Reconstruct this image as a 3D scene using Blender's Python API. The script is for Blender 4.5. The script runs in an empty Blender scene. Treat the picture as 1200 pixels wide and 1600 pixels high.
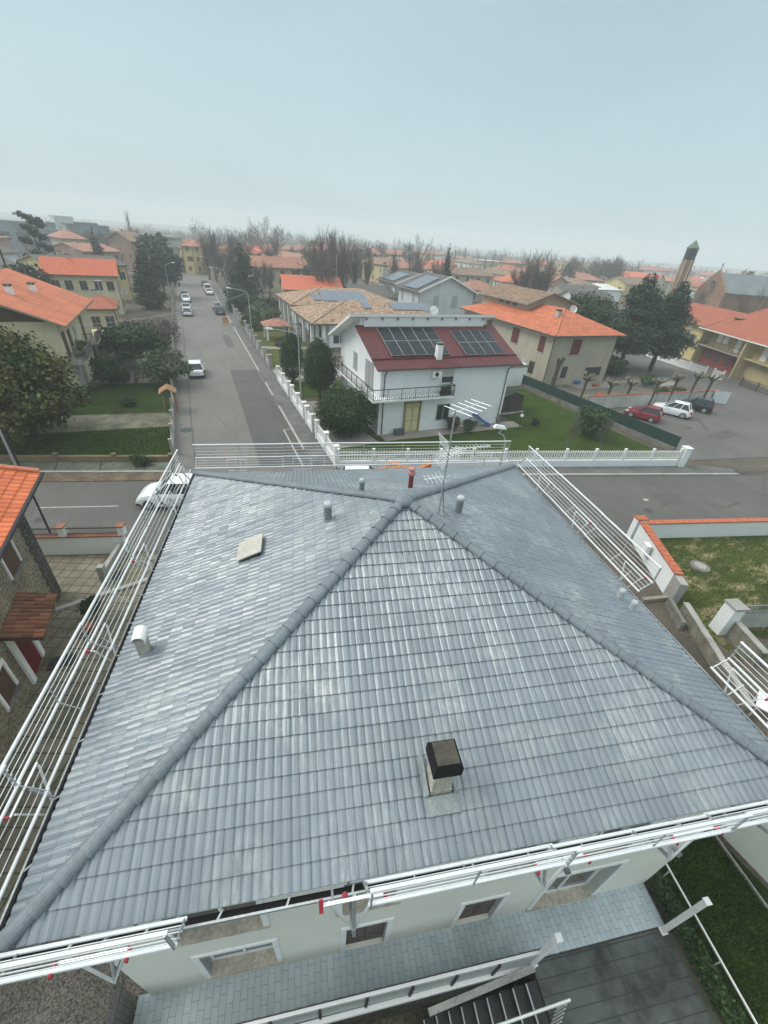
import bpy, math, random
import numpy as np
from mathutils import Vector, Matrix
rad = math.radians
SC = bpy.context.scene
COL = SC.collection

# ------------------------------------------------------------------ camera
CAM_F, CAM_PITCH, CAM_ROLL, CAM_YAW, CAM_H = 651.5, rad(33.2), rad(4.45), rad(25.0), 15.0
def _rot():
    B = np.array([[1, 0, 0], [0, 0, -1], [0, 1, 0]], float)
    c, s = math.cos(CAM_PITCH), math.sin(CAM_PITCH); P = np.array([[1, 0, 0], [0, c, s], [0, -s, c]])
    c, s = math.cos(CAM_ROLL), math.sin(CAM_ROLL); Q = np.array([[c, -s, 0], [s, c, 0], [0, 0, 1]])
    c, s = math.cos(CAM_YAW), math.sin(CAM_YAW); Y = np.array([[c, s, 0], [-s, c, 0], [0, 0, 1]])
    return Y @ P @ B @ Q
ROT = _rot()
cam = bpy.data.cameras.new('camera'); camo = bpy.data.objects.new('camera', cam); COL.objects.link(camo)
cam.sensor_fit = 'VERTICAL'; cam.sensor_height = 36.0; cam.lens = CAM_F / 1600 * 36.0
cam.clip_start = 0.1; cam.clip_end = 6000
mw = Matrix.Identity(4)
for i in range(3):
    for j in range(3): mw[i][j] = float(ROT[i, j])
mw[2][3] = CAM_H
camo.matrix_world = mw
SC.camera = camo

# ------------------------------------------------------------------ world, sun, exposure
SUN_EL, SUN_AZ = rad(48), rad(-60)
w = bpy.data.worlds.new('World'); SC.world = w; w.use_nodes = True
nt = w.node_tree; nt.nodes.clear()
sky = nt.nodes.new('ShaderNodeTexSky'); sky.sky_type = 'NISHITA'; sky.sun_disc = False
sky.sun_elevation = SUN_EL; sky.sun_rotation = SUN_AZ; sky.air_density = 1.6; sky.dust_density = 6.0; sky.ozone_density = 2.0
mixn = nt.nodes.new('ShaderNodeMix'); mixn.data_type = 'RGBA'; mixn.inputs[0].default_value = 0.86
geo = nt.nodes.new('ShaderNodeTexCoord'); sep = nt.nodes.new('ShaderNodeSeparateXYZ')
rmp = nt.nodes.new('ShaderNodeValToRGB')
nt.links.new(geo.outputs['Generated'], sep.inputs[0]); nt.links.new(sep.outputs['Z'], rmp.inputs[0])
cr = rmp.color_ramp
cr.elements[0].position = 0.0; cr.elements[0].color = (3.95, 5.2, 5.55, 1)
cr.elements[1].position = 1.0; cr.elements[1].color = (11.4, 11.7, 11.4, 1)
for ps, cl in ((.12, (3.8, 5.1, 5.6, 1)), (.30, (3.25, 4.4, 4.9, 1)), (.42, (4.3, 5.6, 6.2, 1)), (.7, (9.3, 9.9, 9.9, 1))):
    e = cr.elements.new(ps); e.color = cl
bg = nt.nodes.new('ShaderNodeBackground'); bg.inputs[1].default_value = 0.1
out = nt.nodes.new('ShaderNodeOutputWorld')
cn_ = nt.nodes.new('ShaderNodeTexNoise'); cn_.inputs['Scale'].default_value = 2.2; cn_.inputs['Detail'].default_value = 5
cmp_ = nt.nodes.new('ShaderNodeMapping'); cmp_.inputs['Scale'].default_value = (1, 1, 3.2); nt.links.new(geo.outputs['Generated'], cmp_.inputs[0]); nt.links.new(cmp_.outputs[0], cn_.inputs['Vector'])
cr2 = nt.nodes.new('ShaderNodeValToRGB'); cr2.color_ramp.elements[0].position = .3; cr2.color_ramp.elements[0].color = (.95, .95, .955, 1); cr2.color_ramp.elements[1].position = .7; cr2.color_ramp.elements[1].color = (1.045, 1.045, 1.04, 1)
mul = nt.nodes.new('ShaderNodeMix'); mul.data_type = 'RGBA'; mul.blend_type = 'MULTIPLY'; mul.inputs[0].default_value = 1.0
nt.links.new(cn_.outputs['Fac'], cr2.inputs[0]); nt.links.new(rmp.outputs[0], mul.inputs[6]); nt.links.new(cr2.outputs[0], mul.inputs[7])
nt.links.new(sky.outputs[0], mixn.inputs[6]); nt.links.new(mul.outputs[2], mixn.inputs[7])
nt.links.new(mixn.outputs[2], bg.inputs[0]); nt.links.new(bg.outputs[0], out.inputs[0])
sl = bpy.data.lights.new('sun', 'SUN'); sl.energy = 1.4; sl.angle = rad(26); sl.color = (1.0, 0.97, 0.92)
so = bpy.data.objects.new('sun', sl); COL.objects.link(so)
sd = Vector((math.sin(SUN_AZ) * math.cos(SUN_EL), math.cos(SUN_AZ) * math.cos(SUN_EL), math.sin(SUN_EL)))
so.rotation_euler = sd.to_track_quat('Z', 'Y').to_euler(); so.location = (0, 0, 60)
SC.view_settings.view_transform = 'Standard'; SC.view_settings.look = 'None'
SC.view_settings.exposure = 0.56; SC.view_settings.gamma = 1.0
SC.cycles.volume_bounces = 2

# ------------------------------------------------------------------ measuring helpers (photo pixel + height -> point of the place)
def _ray(x, y): return ROT @ np.array([(x - 600) / CAM_F, -(y - 800) / CAM_F, -1.0])
def at(x, y, z=0.0):
    d = _ray(x, y); t = (z - CAM_H) / d[2]
    return Vector((float(d[0] * t), float(d[1] * t), z))
def zat(P, x, y):
    d = _ray(x, y); t = (P[0] * d[0] + P[1] * d[1]) / (d[0] ** 2 + d[1] ** 2)
    return float(CAM_H + d[2] * t)
def far(x, y, dist):
    "ground point seen in the direction of the pixel, at a given horizontal distance"
    d = _ray(x, y); k = dist / math.hypot(d[0], d[1])
    return Vector((float(d[0] * k), float(d[1] * k), 0.0))
EFA = rad(12.7)
EV = Vector((math.sin(EFA), math.cos(EFA), 0)); FV = Vector((EV.y, -EV.x, 0))
def ef(f, e_, z=0.0): return FV * f + EV * e_ + Vector((0, 0, z))

# ------------------------------------------------------------------ object helpers
def setp(o, label=None, cat=None, group=None, kind=None):
    if label: o['label'] = label
    if cat: o['category'] = cat
    if group: o['group'] = group
    if kind: o['kind'] = kind
    return o
def thing(name, label, cat, loc=(0, 0, 0), rz=0.0, group=None):
    o = bpy.data.objects.new(name, None); COL.objects.link(o)
    o.empty_display_size = 0.3
    o.location = loc; o.rotation_euler = (0, 0, rz)
    return setp(o, label, cat, group)
def kids(o): return [c for c in bpy.data.objects if c.parent == o]
def dup(o, loc=None, rz=None, label=None, scale=None, parent=None, group=None):
    ch = KID.get(o.name)
    if ch is None: ch = KID[o.name] = kids(o)
    c = o.copy(); COL.objects.link(c)
    if parent is not None: c.parent = parent
    if loc is not None: c.location = loc
    if rz is not None: c.rotation_euler = (0, 0, rz)
    if scale is not None: c.scale = (scale,) * 3 if not hasattr(scale, '__len__') else scale
    if label: c['label'] = label
    if group: c['group'] = group
    for k in ch: dup(k, parent=c)
    return c
KID = {}

class MB:
    def __init__(s): s.v = []; s.f = []; s.m = []; s.uv = {}; s.M = Matrix.Identity(4)
    def pt(s, p): s.v.append(tuple(p)); return len(s.v) - 1
    def face(s, pts, m=0, uv=None):
        i = len(s.v); s.v += [tuple(p) for p in pts]; s.f.append(tuple(range(i, i + len(pts)))); s.m.append(m)
        if uv: s.uv[len(s.f) - 1] = uv
    def box(s, x0, x1, y0, y1, z0, z1, m=0):
        s.hexa([(x0, y0, z0), (x1, y0, z0), (x1, y1, z0), (x0, y1, z0), (x0, y0, z1), (x1, y0, z1), (x1, y1, z1), (x0, y1, z1)], m)
    def hexa(s, p, m=0):
        i = len(s.v); s.v += [tuple(q) for q in p]
        for f in ((3, 2, 1, 0), (4, 5, 6, 7), (0, 1, 5, 4), (1, 2, 6, 5), (2, 3, 7, 6), (3, 0, 4, 7)):
            s.f.append(tuple(i + k for k in f)); s.m.append(m)
    def beam(s, a, b, wd, h, m=0, up=(0, 0, 1)):
        a = Vector(a); b = Vector(b); d = (b - a).normalized(); up = Vector(up)
        x = d.cross(up)
        if x.length < 1e-4: x = d.cross(Vector((0, 1, 0)))
        x.normalize(); y = x.cross(d).normalized(); x = x * (wd / 2); y = y * (h / 2)
        s.hexa([a - x - y, a + x - y, b + x - y, b - x - y, a - x + y, a + x + y, b + x + y, b - x + y], m)
    def tube(s, pts, r, n=6, m=0, cap=True):
        pts = [Vector(p) for p in pts]
        if not hasattr(r, '__len__'): r = [r] * len(pts)
        rings = []
        d0 = (pts[1] - pts[0]).normalized()
        x = d0.cross(Vector((0, 0, 1)))
        if x.length < 1e-3: x = d0.cross(Vector((0, 1, 0)))
        x.normalize()
        for k, p in enumerate(pts):
            d = (pts[min(k + 1, len(pts) - 1)] - pts[max(k - 1, 0)]).normalized()
            y = d.cross(x)
            if y.length < 1e-4: y = d.cross(Vector((1, 0, 0)))
            y.normalize(); x = y.cross(d).normalized()
            i = len(s.v); rings.append(i)
            for q in range(n):
                a = 2 * math.pi * q / n
                s.v.append(tuple(p + x * (math.cos(a) * r[k]) + y * (math.sin(a) * r[k])))
        for k in range(len(pts) - 1):
            for q in range(n):
                s.f.append((rings[k] + q, rings[k] + (q + 1) % n, rings[k + 1] + (q + 1) % n, rings[k + 1] + q)); s.m.append(m)
        if cap and n > 2:
            s.f.append(tuple(rings[0] + q for q in range(n))); s.m.append(m)
            s.f.append(tuple(rings[-1] + q for q in reversed(range(n)))); s.m.append(m)
    def prism(s, poly, z0, z1, m=0, mtop=None):
        n = len(poly); i = len(s.v)
        s.v += [(p[0], p[1], z0) for p in poly] + [(p[0], p[1], z1) for p in poly]
        s.f.append(tuple(i + k for k in reversed(range(n)))); s.m.append(m)
        s.f.append(tuple(i + n + k for k in range(n))); s.m.append(m if mtop is None else mtop)
        for k in range(n):
            s.f.append((i + k, i + (k + 1) % n, i + n + (k + 1) % n, i + n + k)); s.m.append(m)
    def lathe(s, c, prof, n=12, m=0):
        rings = []
        for (r, z) in prof:
            i = len(s.v); rings.append(i)
            for q in range(n):
                a = 2 * math.pi * q / n; s.v.append((c[0] + r * math.cos(a), c[1] + r * math.sin(a), c[2] + z))
        for k in range(len(prof) - 1):
            for q in range(n):
                s.f.append((rings[k] + q, rings[k] + (q + 1) % n, rings[k + 1] + (q + 1) % n, rings[k + 1] + q)); s.m.append(m)
        s.f.append(tuple(rings[0] + q for q in reversed(range(n)))); s.m.append(m)
        s.f.append(tuple(rings[-1] + q for q in range(n))); s.m.append(m)
    def build(s, name, mats, parent=None, smooth=False, label=None, cat=None, group=None, kind=None, loc=None, rz=None):
        me = bpy.data.meshes.new(name)
        me.from_pydata(s.v, [], s.f)
        if not isinstance(mats, (list, tuple)): mats = [mats]
        for mt in mats: me.materials.append(mt)
        if len(mats) > 1: me.polygons.foreach_set('material_index', s.m)
        if s.uv:
            ul = me.uv_layers.new(name='UVMap').data
            for fi, uv in s.uv.items():
                for k, li in enumerate(me.polygons[fi].loop_indices): ul[li].uv = uv[k]
        if smooth: me.polygons.foreach_set('use_smooth', [True] * len(me.polygons))
        me.update()
        o = bpy.data.objects.new(name, me); COL.objects.link(o)
        if parent is not None: o.parent = parent
        if loc is not None: o.location = loc
        if rz is not None: o.rotation_euler = (0, 0, rz)
        setp(o, label, cat, group, kind)
        return o

def sheet(name, poly, z, m, kind='structure', thick=0.0):
    b = MB()
    if thick: b.prism(poly, z - thick, z)
    else: b.face([(p[0], p[1], z) for p in poly])
    return b.build(name, m, kind=kind)

# ------------------------------------------------------------------ materials
MATS = {}
def newmat(name):
    m = bpy.data.materials.new(name); m.use_nodes = True
    n = m.node_tree; b = n.nodes['Principled BSDF']
    return m, n, b
def N(n, t, **k):
    x = n.nodes.new('ShaderNode' + t)
    for a, v in k.items(): setattr(x, a, v)
    return x
def noise(n, vec, scale, detail=4, rough=.6):
    x = N(n, 'TexNoise'); x.inputs['Scale'].default_value = scale; x.inputs['Detail'].default_value = detail; x.inputs['Roughness'].default_value = rough
    n.links.new(vec, x.inputs['Vector']); return x.outputs['Fac']
def ramp(n, fac, a, b, ca=(0, 0, 0, 1), cb=(1, 1, 1, 1)):
    r = N(n, 'ValToRGB'); r.color_ramp.elements[0].position = a; r.color_ramp.elements[1].position = b
    r.color_ramp.elements[0].color = ca; r.color_ramp.elements[1].color = cb
    n.links.new(fac, r.inputs[0]); return r.outputs[0]
def mixc(n, fac, a, b, blend='MIX'):
    x = N(n, 'Mix', data_type='RGBA', blend_type=blend)
    for sock, val in ((0, fac), (6, a), (7, b)):
        if isinstance(val, (int, float)): x.inputs[sock].default_value = val
        elif isinstance(val, tuple): x.inputs[sock].default_value = val if len(val) == 4 else val + (1,)
        else: n.links.new(val, x.inputs[sock])
    return x.outputs[2]
def mth(n, op, a, b=None, c=None):
    x = N(n, 'Math', operation=op)
    for i, v in enumerate((a, b, c)):
        if v is None: continue
        if isinstance(v, (int, float)): x.inputs[i].default_value = v
        else: n.links.new(v, x.inputs[i])
    return x.outputs[0]
def sc(c, k): return tuple(min(1, v * k) for v in c[:3]) + (1,)
def mapped(n, src, s):
    mp = N(n, 'Mapping'); mp.inputs['Scale'].default_value = s; n.links.new(src, mp.inputs['Vector']); return mp.outputs[0]
def bumpit(n, b, h, strength=.3, dist=.02):
    x = N(n, 'Bump'); x.inputs['Strength'].default_value = strength; x.inputs['Distance'].default_value = dist
    n.links.new(h, x.inputs['Height']); n.links.new(x.outputs[0], b.inputs['Normal'])
def mat(name, col, rough=.75, var=.25, scale=1.2, fine=18, fvar=.12, bump=0.0, metal=0.0, spec=.35, stain=0.0, stcol=(.1, .1, .08), rnd=0.0):
    if name in MATS: return MATS[name]
    m, n, b = newmat(name); tc = N(n, 'TexCoord').outputs['Object']
    c = mixc(n, ramp(n, noise(n, tc, scale), .3, .7), sc(col, 1 - var), sc(col, 1 + var))
    f = noise(n, tc, fine, 3)
    c = mixc(n, ramp(n, f, .35, .65), c, mixc(n, 1.0, c, sc((1 - fvar * 2,) * 3, 1), 'MULTIPLY'))
    if stain:
        st = ramp(n, noise(n, mapped(n, tc, (1.1, 1.1, .55)), .6, 6, .75), .52, .74)
        c = mixc(n, mth(n, 'MULTIPLY', st, stain), c, tuple(stcol))
    if rnd:
        oi = N(n, 'ObjectInfo').outputs['Random']
        c = mixc(n, oi, c, mixc(n, 1.0, c, sc((1 - rnd,) * 3, 1), 'MULTIPLY'))
    n.links.new(c, b.inputs['Base Color'])
    b.inputs['Roughness'].default_value = rough; b.inputs['Metallic'].default_value = metal; b.inputs['Specular IOR Level'].default_value = spec
    if bump: bumpit(n, b, f, bump)
    MATS[name] = m; return m
def glassm(name='window_glass', col=(.03, .04, .045)):
    if name in MATS: return MATS[name]
    m, n, b = newmat(name); b.inputs['Base Color'].default_value = col + (1,); b.inputs['Roughness'].default_value = .08; b.inputs['Specular IOR Level'].default_value = .6
    MATS[name] = m; return m
def tilemat(name, col, tw=.3, tl=.34, var=.3, line=.55, rowline=.5, wave=True, old=0.0, oldcol=(.16, .14, .11), streak=0.0, rough=.75, bump=.6):
    "roof covering laid out on UV metres (u along the eave, v up the slope)"
    if name in MATS: return MATS[name]
    m, n, b = newmat(name); uv = N(n, 'TexCoord').outputs['UV']
    s = N(n, 'SeparateXYZ'); n.links.new(uv, s.inputs[0])
    U = mth(n, 'DIVIDE', s.outputs[0], tw); V = mth(n, 'DIVIDE', s.outputs[1], tl)
    cb = N(n, 'CombineXYZ'); n.links.new(mth(n, 'FLOOR', U), cb.inputs[0]); n.links.new(mth(n, 'FLOOR', V), cb.inputs[1])
    wn = N(n, 'TexWhiteNoise', noise_dimensions='2D'); n.links.new(cb.outputs[0], wn.inputs['Vector'])
    c = mixc(n, wn.outputs['Value'], sc(col, 1 - var), sc(col, 1 + var))
    if old:
        c = mixc(n, mth(n, 'MULTIPLY', ramp(n, noise(n, uv, .7, 8, .75), .4, .65), old), c, oldcol)
    if streak:
        f = noise(n, mapped(n, uv, (5, .7, 1)), 1.0, 5, .7); g = noise(n, uv, .35, 3)
        k = mth(n, 'MULTIPLY', ramp(n, f, .5, .72), ramp(n, g, .42, .62))
        c = mixc(n, mth(n, 'MULTIPLY', k, streak), c, (.62, .64, .6))
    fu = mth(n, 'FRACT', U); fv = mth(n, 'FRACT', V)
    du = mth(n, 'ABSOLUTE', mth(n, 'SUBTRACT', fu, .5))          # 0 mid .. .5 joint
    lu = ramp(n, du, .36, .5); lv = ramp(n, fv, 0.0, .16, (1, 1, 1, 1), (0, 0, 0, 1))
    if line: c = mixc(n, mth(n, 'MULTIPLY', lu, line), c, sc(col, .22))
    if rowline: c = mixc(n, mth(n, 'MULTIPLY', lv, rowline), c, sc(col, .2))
    n.links.new(c, b.inputs['Base Color']); b.inputs['Roughness'].default_value = rough; b.inputs['Specular IOR Level'].default_value = .3
    h = mth(n, 'SUBTRACT', mth(n, 'COSINE', mth(n, 'MULTIPLY', fu, 6.2832)), mth(n, 'MULTIPLY', fv, -.8))
    if bump: bumpit(n, b, mth(n, 'MULTIPLY', h, -1.0), bump, .03)
    MATS[name] = m; return m
# ------------------------------------------------------------------ shared materials
def asphalt(name, col, patchy=.35):
    m, n, b = newmat(name); tc = N(n, 'TexCoord').outputs['Object']
    c = mixc(n, ramp(n, noise(n, tc, .12, 6, .65), .35, .65), sc(col, 1 - patchy * .6), sc(col, 1 + patchy * .6))
    c = mixc(n, ramp(n, noise(n, mapped(n, tc, (.9, .12, 1)), 1, 5, .6), .5, .75), c, sc(col, .68))
    c = mixc(n, ramp(n, noise(n, tc, 60, 2), .45, .7), c, sc(col, 1.5))
    vo = N(n, 'TexVoronoi', feature='DISTANCE_TO_EDGE'); vo.inputs['Scale'].default_value = .16
    wv = mixc(n, .93, noise(n, tc, .8, 5), tc, 'MIX'); n.links.new(wv, vo.inputs['Vector'])
    c = mixc(n, mth(n,'MULTIPLY',ramp(n, vo.outputs['Distance'], 0.0, .008, (1, 1, 1, 1), (0, 0, 0, 1)),ramp(n, noise(n, tc, .2, 3), .5, .62)), c, sc(col, .45))
    n.links.new(c, b.inputs['Base Color']); b.inputs['Roughness'].default_value = .72
    bumpit(n, b, noise(n, tc, 90, 2), .25, .01)
    return m
def grass(name, a, bcol, c3, scale=.35, patch=None):
    m, n, b = newmat(name); tc = N(n, 'TexCoord').outputs['Object']
    c = mixc(n, ramp(n, noise(n, tc, scale, 6, .65), .38, .62), a + (1,), bcol + (1,))
    c = mixc(n, ramp(n, noise(n, tc, scale * 4.5, 4, .6), .5, .75), c, c3 + (1,))
    f = noise(n, mapped(n, tc, (30, 30, 30)), 1, 4, .8)
    c = mixc(n, ramp(n, f, .3, .7), mixc(n, 1.0, c, (.45, .45, .45, 1), 'MULTIPLY'), c)
    if patch: c = mixc(n, ramp(n, noise(n, mapped(n, tc, (.5, 1, 1)), .8, 7, .75), .50, .62), c, patch + (1,))
    n.links.new(c, b.inputs['Base Color']); b.inputs['Roughness'].default_value = .95; b.inputs['Specular IOR Level'].default_value = .1
    bumpit(n, b, f, .9, .05); return m
m_asph = asphalt('asphalt', (.118, .112, .101))
m_asph2 = asphalt('asphalt_cross', (.078, .075, .069), .45)
m_asph3 = asphalt('asphalt_patch', (.066, .064, .061), .5)
m_park = asphalt('asphalt_park', (.090, .086, .079), .5)
m_grass = grass('lawn_green', (.042, .076, .010), (.066, .112, .014), (.06, .075, .018))
m_grass_dk = grass('lawn_dark', (.026, .052, .010), (.046, .084, .010), (.050, .066, .016), .5)
m_grass_y = grass('lawn_mixed', (.09, .11, .028), (.13, .145, .04), (.12, .11, .05))
m_grass_p = grass('lawn_patchy', (.06, .09, .02), (.10, .13, .028), (.085, .095, .035), .5, (.30, .25, .14))
m_earth = mat('earth', (.12, .105, .08), .95, .35, .25, 9, .25, .5)
m_fields = mat('far_ground', (.11, .115, .085), .95, .4, .02, .5, .2)
m_gravel = mat('gravel', (.21, .195, .165), .95, .25, .8, 26, .4, .8)
m_path = mat('garden_path', (.33, .31, .27), .9, .2, .7, 14, .2, .3)
m_conc = mat('concrete', (.36, .355, .33), .85, .22, .9, 20, .15, .2, stain=.55)
m_conc_dk = mat('old_concrete', (.22, .215, .19), .9, .35, .9, 16, .25, .4, stain=.7, stcol=(.07, .075, .05))
m_kerb = mat('kerb_stone', (.42, .41, .38), .85, .2, 1.5, 20, .15, .2)
m_side = mat('pavement_asphalt', (.15, .15, .145), .85, .3, .6, 22, .25, .3, stain=.4)
m_white = mat('white_paint', (.78, .78, .76), .6, .05, .8, 12, .04, stain=.12, stcol=(.5, .5, .46))
m_wwall = mat('white_render', (.74, .77, .77), .8, .06, .35, 25, .05, .08, stain=.22, stcol=(.5, .52, .5))
m_line = mat('road_paint', (.46, .46, .43), .7, .25, 3, 30, .3)
m_worn = mat('worn_paint', (.27, .265, .25), .8, .3, 6, 30, .3)
m_alu = mat('aluminium', (.74, .77, .78), .35, .08, 2, 20, .05, metal=.25, spec=.5)
m_galv = mat('galvanised', (.42, .45, .46), .45, .15, 3, 20, .1, metal=.5)
m_red = mat('red_plastic', (.42, .035, .05), .45, .1)
m_dark = mat('dark_metal', (.035, .035, .038), .5, .2)
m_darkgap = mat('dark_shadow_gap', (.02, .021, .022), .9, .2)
m_glass = glassm()

# ------------------------------------------------------------------ ground sheets (with a hole where the basement stair goes down)
PIT = (2.2, 5.08, -.6, 1.62)
b = MB(); R_ = 2600
f0, f1, e0, e1 = PIT
pts = lambda a: [tuple(ef(*q, -.03)) for q in a]
for q in ([(-R_, -R_), (R_, -R_), (R_, e0), (-R_, e0)], [(-R_, e1), (R_, e1), (R_, R_), (-R_, R_)],
          [(-R_, e0), (f0 - 3.4, e0), (f0 - 3.4, e1), (-R_, e1)], [(f1, e0), (R_, e0), (R_, e1), (f1, e1)]):
    b.face(pts(q))
b.build('ground', m_fields, kind='structure')
def L2(p, q, t): return (p[0] + (q[0] - p[0]) * t, p[1] + (q[1] - p[1]) * t)
def ext(p, q, x):  # point on line pq with given X
    t = (x - p[0]) / (q[0] - p[0]); return (x, p[1] + (q[1] - p[1]) * t)
NL = ((-13.28, 31.4), (-2.93, 28.75)); NR = ((25.0, 21.5), (41.3, 17.1)); SL = ((-9.28, 22.3), (23.8, 13.45))
sheet('town_ground', [(-130, -40), (160, -40), (160, 60), (120, 230), (-110, 230), (-130, 60)], -.018, m_earth) if False else None
tg = MB()
for q in ([(-60, e1), (120, e1), (120, 220), (-100, 220)],):
    tg.face([tuple(ef(*k, -.02)) for k in q])
tg.build('town_ground', m_earth, kind='structure')
NROW = [ext(*NL, -60), NL[0], NL[1], (-2.93, 29), (8.6, 26.2), NR[0], NR[1], ext(*NR, 60), (75, 9)]
SROW = [(75, -8), ext(*SL, 60), SL[1], SL[0], ext(*SL, -60)]
sheet('cross_road', NROW + SROW, .0, m_asph2)
sheet('street', [(-2.8, 28.9), (8.45, 26.3), (8.45, 181.5), (-2.8, 177)], .004, m_asph)
sheet('far_cross_road', [(-60, 168), (-2.8, 176.2), (8.45, 180.5), (60, 186), (60, 192), (-60, 182)], .002, m_asph)
sheet('road_patch', [(6.8, 28.4), (6.75, 56.0), (3.5, 56.2), (3.3, 40), (3.1, 29.3)], .008, m_asph3)
sheet('road_seam', [(-1.35, 29), (-1.35, 110), (-1.47, 110), (-1.47, 29)], .009, m_asph3)
sheet('car_park', [(39.9, 20.5), (75, 14), (120, 14), (120, 62), (88, 66), (72, 66), (61.6, 32.5), (40.2, 34.0)], .004, m_park)
sheet('road_line', [(-45, 36.15), (-6.0, 26.18), (-6.0, 26.3), (-45, 36.27)], .010, m_line)
# footway along the street with segments of kerb, and the footway in front of the white garden fence
b = MB(); b.prism([(6.95, 28.6), (8.42, 28.2), (8.42, 150), (6.95, 150)], -.01, .11)
b.build('pavement', m_side, kind='structure')
b = MB()
for y0, y1 in ((31.3, 41.9), (45.2, 50.2), (55, 84), (88, 150)):
    b.box(6.8, 6.96, y0, y1, -.01, .125)
b.face([(6.1, 28.5, .012), (6.22, 28.5, .012), (6.22, 36, .012), (6.1, 36, .012)])
b.face([(6.1, 35.9, .012), (8.3, 35.9, .012), (8.3, 36.02, .012), (6.1, 36.02, .012)])
b.build('kerb', m_kerb, kind='structure')
b = MB(); b.prism([(8.6, 26.3), (25.0, 21.75), (41.1, 17.4), (41.8, 18.0), (39.5, 19.4), (8.6, 27.6)], -.01, .10)
b.build('fence_footway', m_side, kind='structure')
b = MB(); b.prism([(8.6, 26.15), (25.0, 21.6), (41.3, 17.15), (41.2, 17.35), (25.0, 21.8), (8.6, 26.35)], -.012, .12)
b.build('footway_kerb', m_kerb, kind='structure')
# left: verge, kerb, footway of slabs
b = MB(); b.prism([(-60, 43.8), NL[0], NL[1], (-3.0, 29.9), (-13.6, 32.8), (-60, 45.3)], -.01, .05)
b.build('verge', mat('verge_soil', (.17, .13, .085), .95, .4, 1.2, 14, .3, .5), kind='structure')
b = MB(); b.prism([(-60, 45.4), (-13.6, 32.95), (-3.0, 30.05), (-3.0, 31.5), (-14.1, 34.55), (-60, 47)], -.01, .10)
b.build('slab_footway', mat('mossy_slabs', (.13, .15, .115), .9, .35, 1.1, 10, .25, .4, stain=.5, stcol=(.06, .08, .04)), kind='structure')
b = MB()
for x in (-13.2, -10.4, -7.6, -4.8, -22, -18, -26):
    y = 32.95 + (x + 13.6) * -.2735
    b.face([(x, y + .02, .106), (x + .07, y, .106), (x + .02, y + 1.52, .106), (x - .05, y + 1.54, .106)])
b.build('slab_joint', m_darkgap, kind='structure')
b = MB(); b.prism([(-60, 45.25), (-13.6, 32.8), (-3.0, 29.9), (-3.0, 30.06), (-13.6, 32.96), (-60, 45.42)], -.012, .13)
b.build('slab_kerb', m_kerb, kind='structure')
for k, (x, y, lx, ly, r_) in enumerate([(-12, 27.5, 3.2, 1.1, -15), (4.9, 73, 1.1, 9, 0), (22, 18.5, 5, 1.2, -15), (31, 16.2, 2.4, 1.6, -12), (50, 24, 4, 1.4, 8), (62, 20, 1.6, 5, 20), (45, 17, 6, .35, -14), (15, 19.6, .3, 3.5, -10)]):
    b = MB(); c_, s_ = math.cos(rad(r_)), math.sin(rad(r_)); b.face([(x + c_ * u - s_ * v, y + s_ * u + c_ * v, .0105) for u, v in ((-lx / 2, -ly / 2), (lx / 2, -ly / 2), (lx / 2 * .94, ly / 2), (-lx / 2 * .97, ly / 2))]); b.build('road_repair', m_asph3, kind='structure')
# manholes and small road plates
def disc(cx, cy, r, z, n=20): return [(cx + r * math.cos(2 * math.pi * k / n), cy + r * math.sin(2 * math.pi * k / n)) for k in range(n)]
p = at(292, 672); sheet('manhole_cover', disc(p.x, p.y, .55, 0), .013, mat('iron_cover', (.055, .065, .07), .6, .3, 4, 20))
p = at(1009, 781); sheet('drain_plate', [(p.x - .3, p.y), (p.x, p.y - .2), (p.x + .3, p.y), (p.x, p.y + .2)], .012, m_line)
for k, (x, y, r_) in enumerate([(4.6, 51, .32), (1.5, 70, .32), (28, 15.4, .33), (48, 26.5, .33), (-10, 25.9, .3), (2.6, 90, .3)]): sheet('manhole_cover', disc(x, y, r_, 0), .0145, MATS['iron_cover'])
# STOP lettering upside down across the mouth of the street
def text_sheet(txt, name, loc, rz, size, m, scy=1.0, parent=None, tilt=0.0):
    cu = bpy.data.curves.new(name, 'FONT'); cu.body = txt; cu.size = size; cu.align_x = 'CENTER'; cu.extrude = .001
    o = bpy.data.objects.new(name, cu); COL.objects.link(o)
    dg = bpy.context.evaluated_depsgraph_get(); me = bpy.data.meshes.new_from_object(o.evaluated_get(dg)); bpy.data.objects.remove(o)
    me.materials.clear(); me.materials.append(m)
    o = bpy.data.objects.new(name, me); COL.objects.link(o); o.location = loc; o.rotation_euler = (tilt, 0, rz); o.scale = (1, scy, 1)
    if parent: o.parent = parent
    return o
o = text_sheet('STOP', 'road_lettering', (1.2, 33.2, .012), math.pi, 1.1, m_worn, 1.5); o['kind'] = 'structure'

# gardens
sheet('west_lawn', [(-60, 48.3), (-14.4, 35.9), (-2.95, 32.9), (-2.95, 39.0), (-30, 40.5), (-60, 62)], .003, m_grass)
sheet('west_path', [(-2.95, 39.0), (-2.95, 42.4), (-12.2, 43.6), (-30, 45), (-30, 40.5)], .005, mat('mossy_path', (.17, .165, .12), .95, .5, .9, 9, .3, .4, stain=.8, stcol=(.06, .08, .03)))
sheet('west_back_lawn', [(-2.95, 42.4), (-2.95, 52.5), (-10.0, 52.5), (-12.2, 43.6)], .003, m_grass_dk)
sheet('west_north_lawn', [(-2.95, 64.0), (-2.95, 74), (-8.5, 75), (-8.5, 64)], .003, m_grass)
sheet('white_house_lawn', [(8.6, 28.1), (38.5, 20.3), (38.1, 42), (29, 43), (29, 32.3), (8.6, 32.3)], .003, m_grass)
sheet('white_house_garden', [(8.6, 32.3), (14.4, 32.3), (14.4, 57), (8.6, 57)], .004, m_earth)
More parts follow.
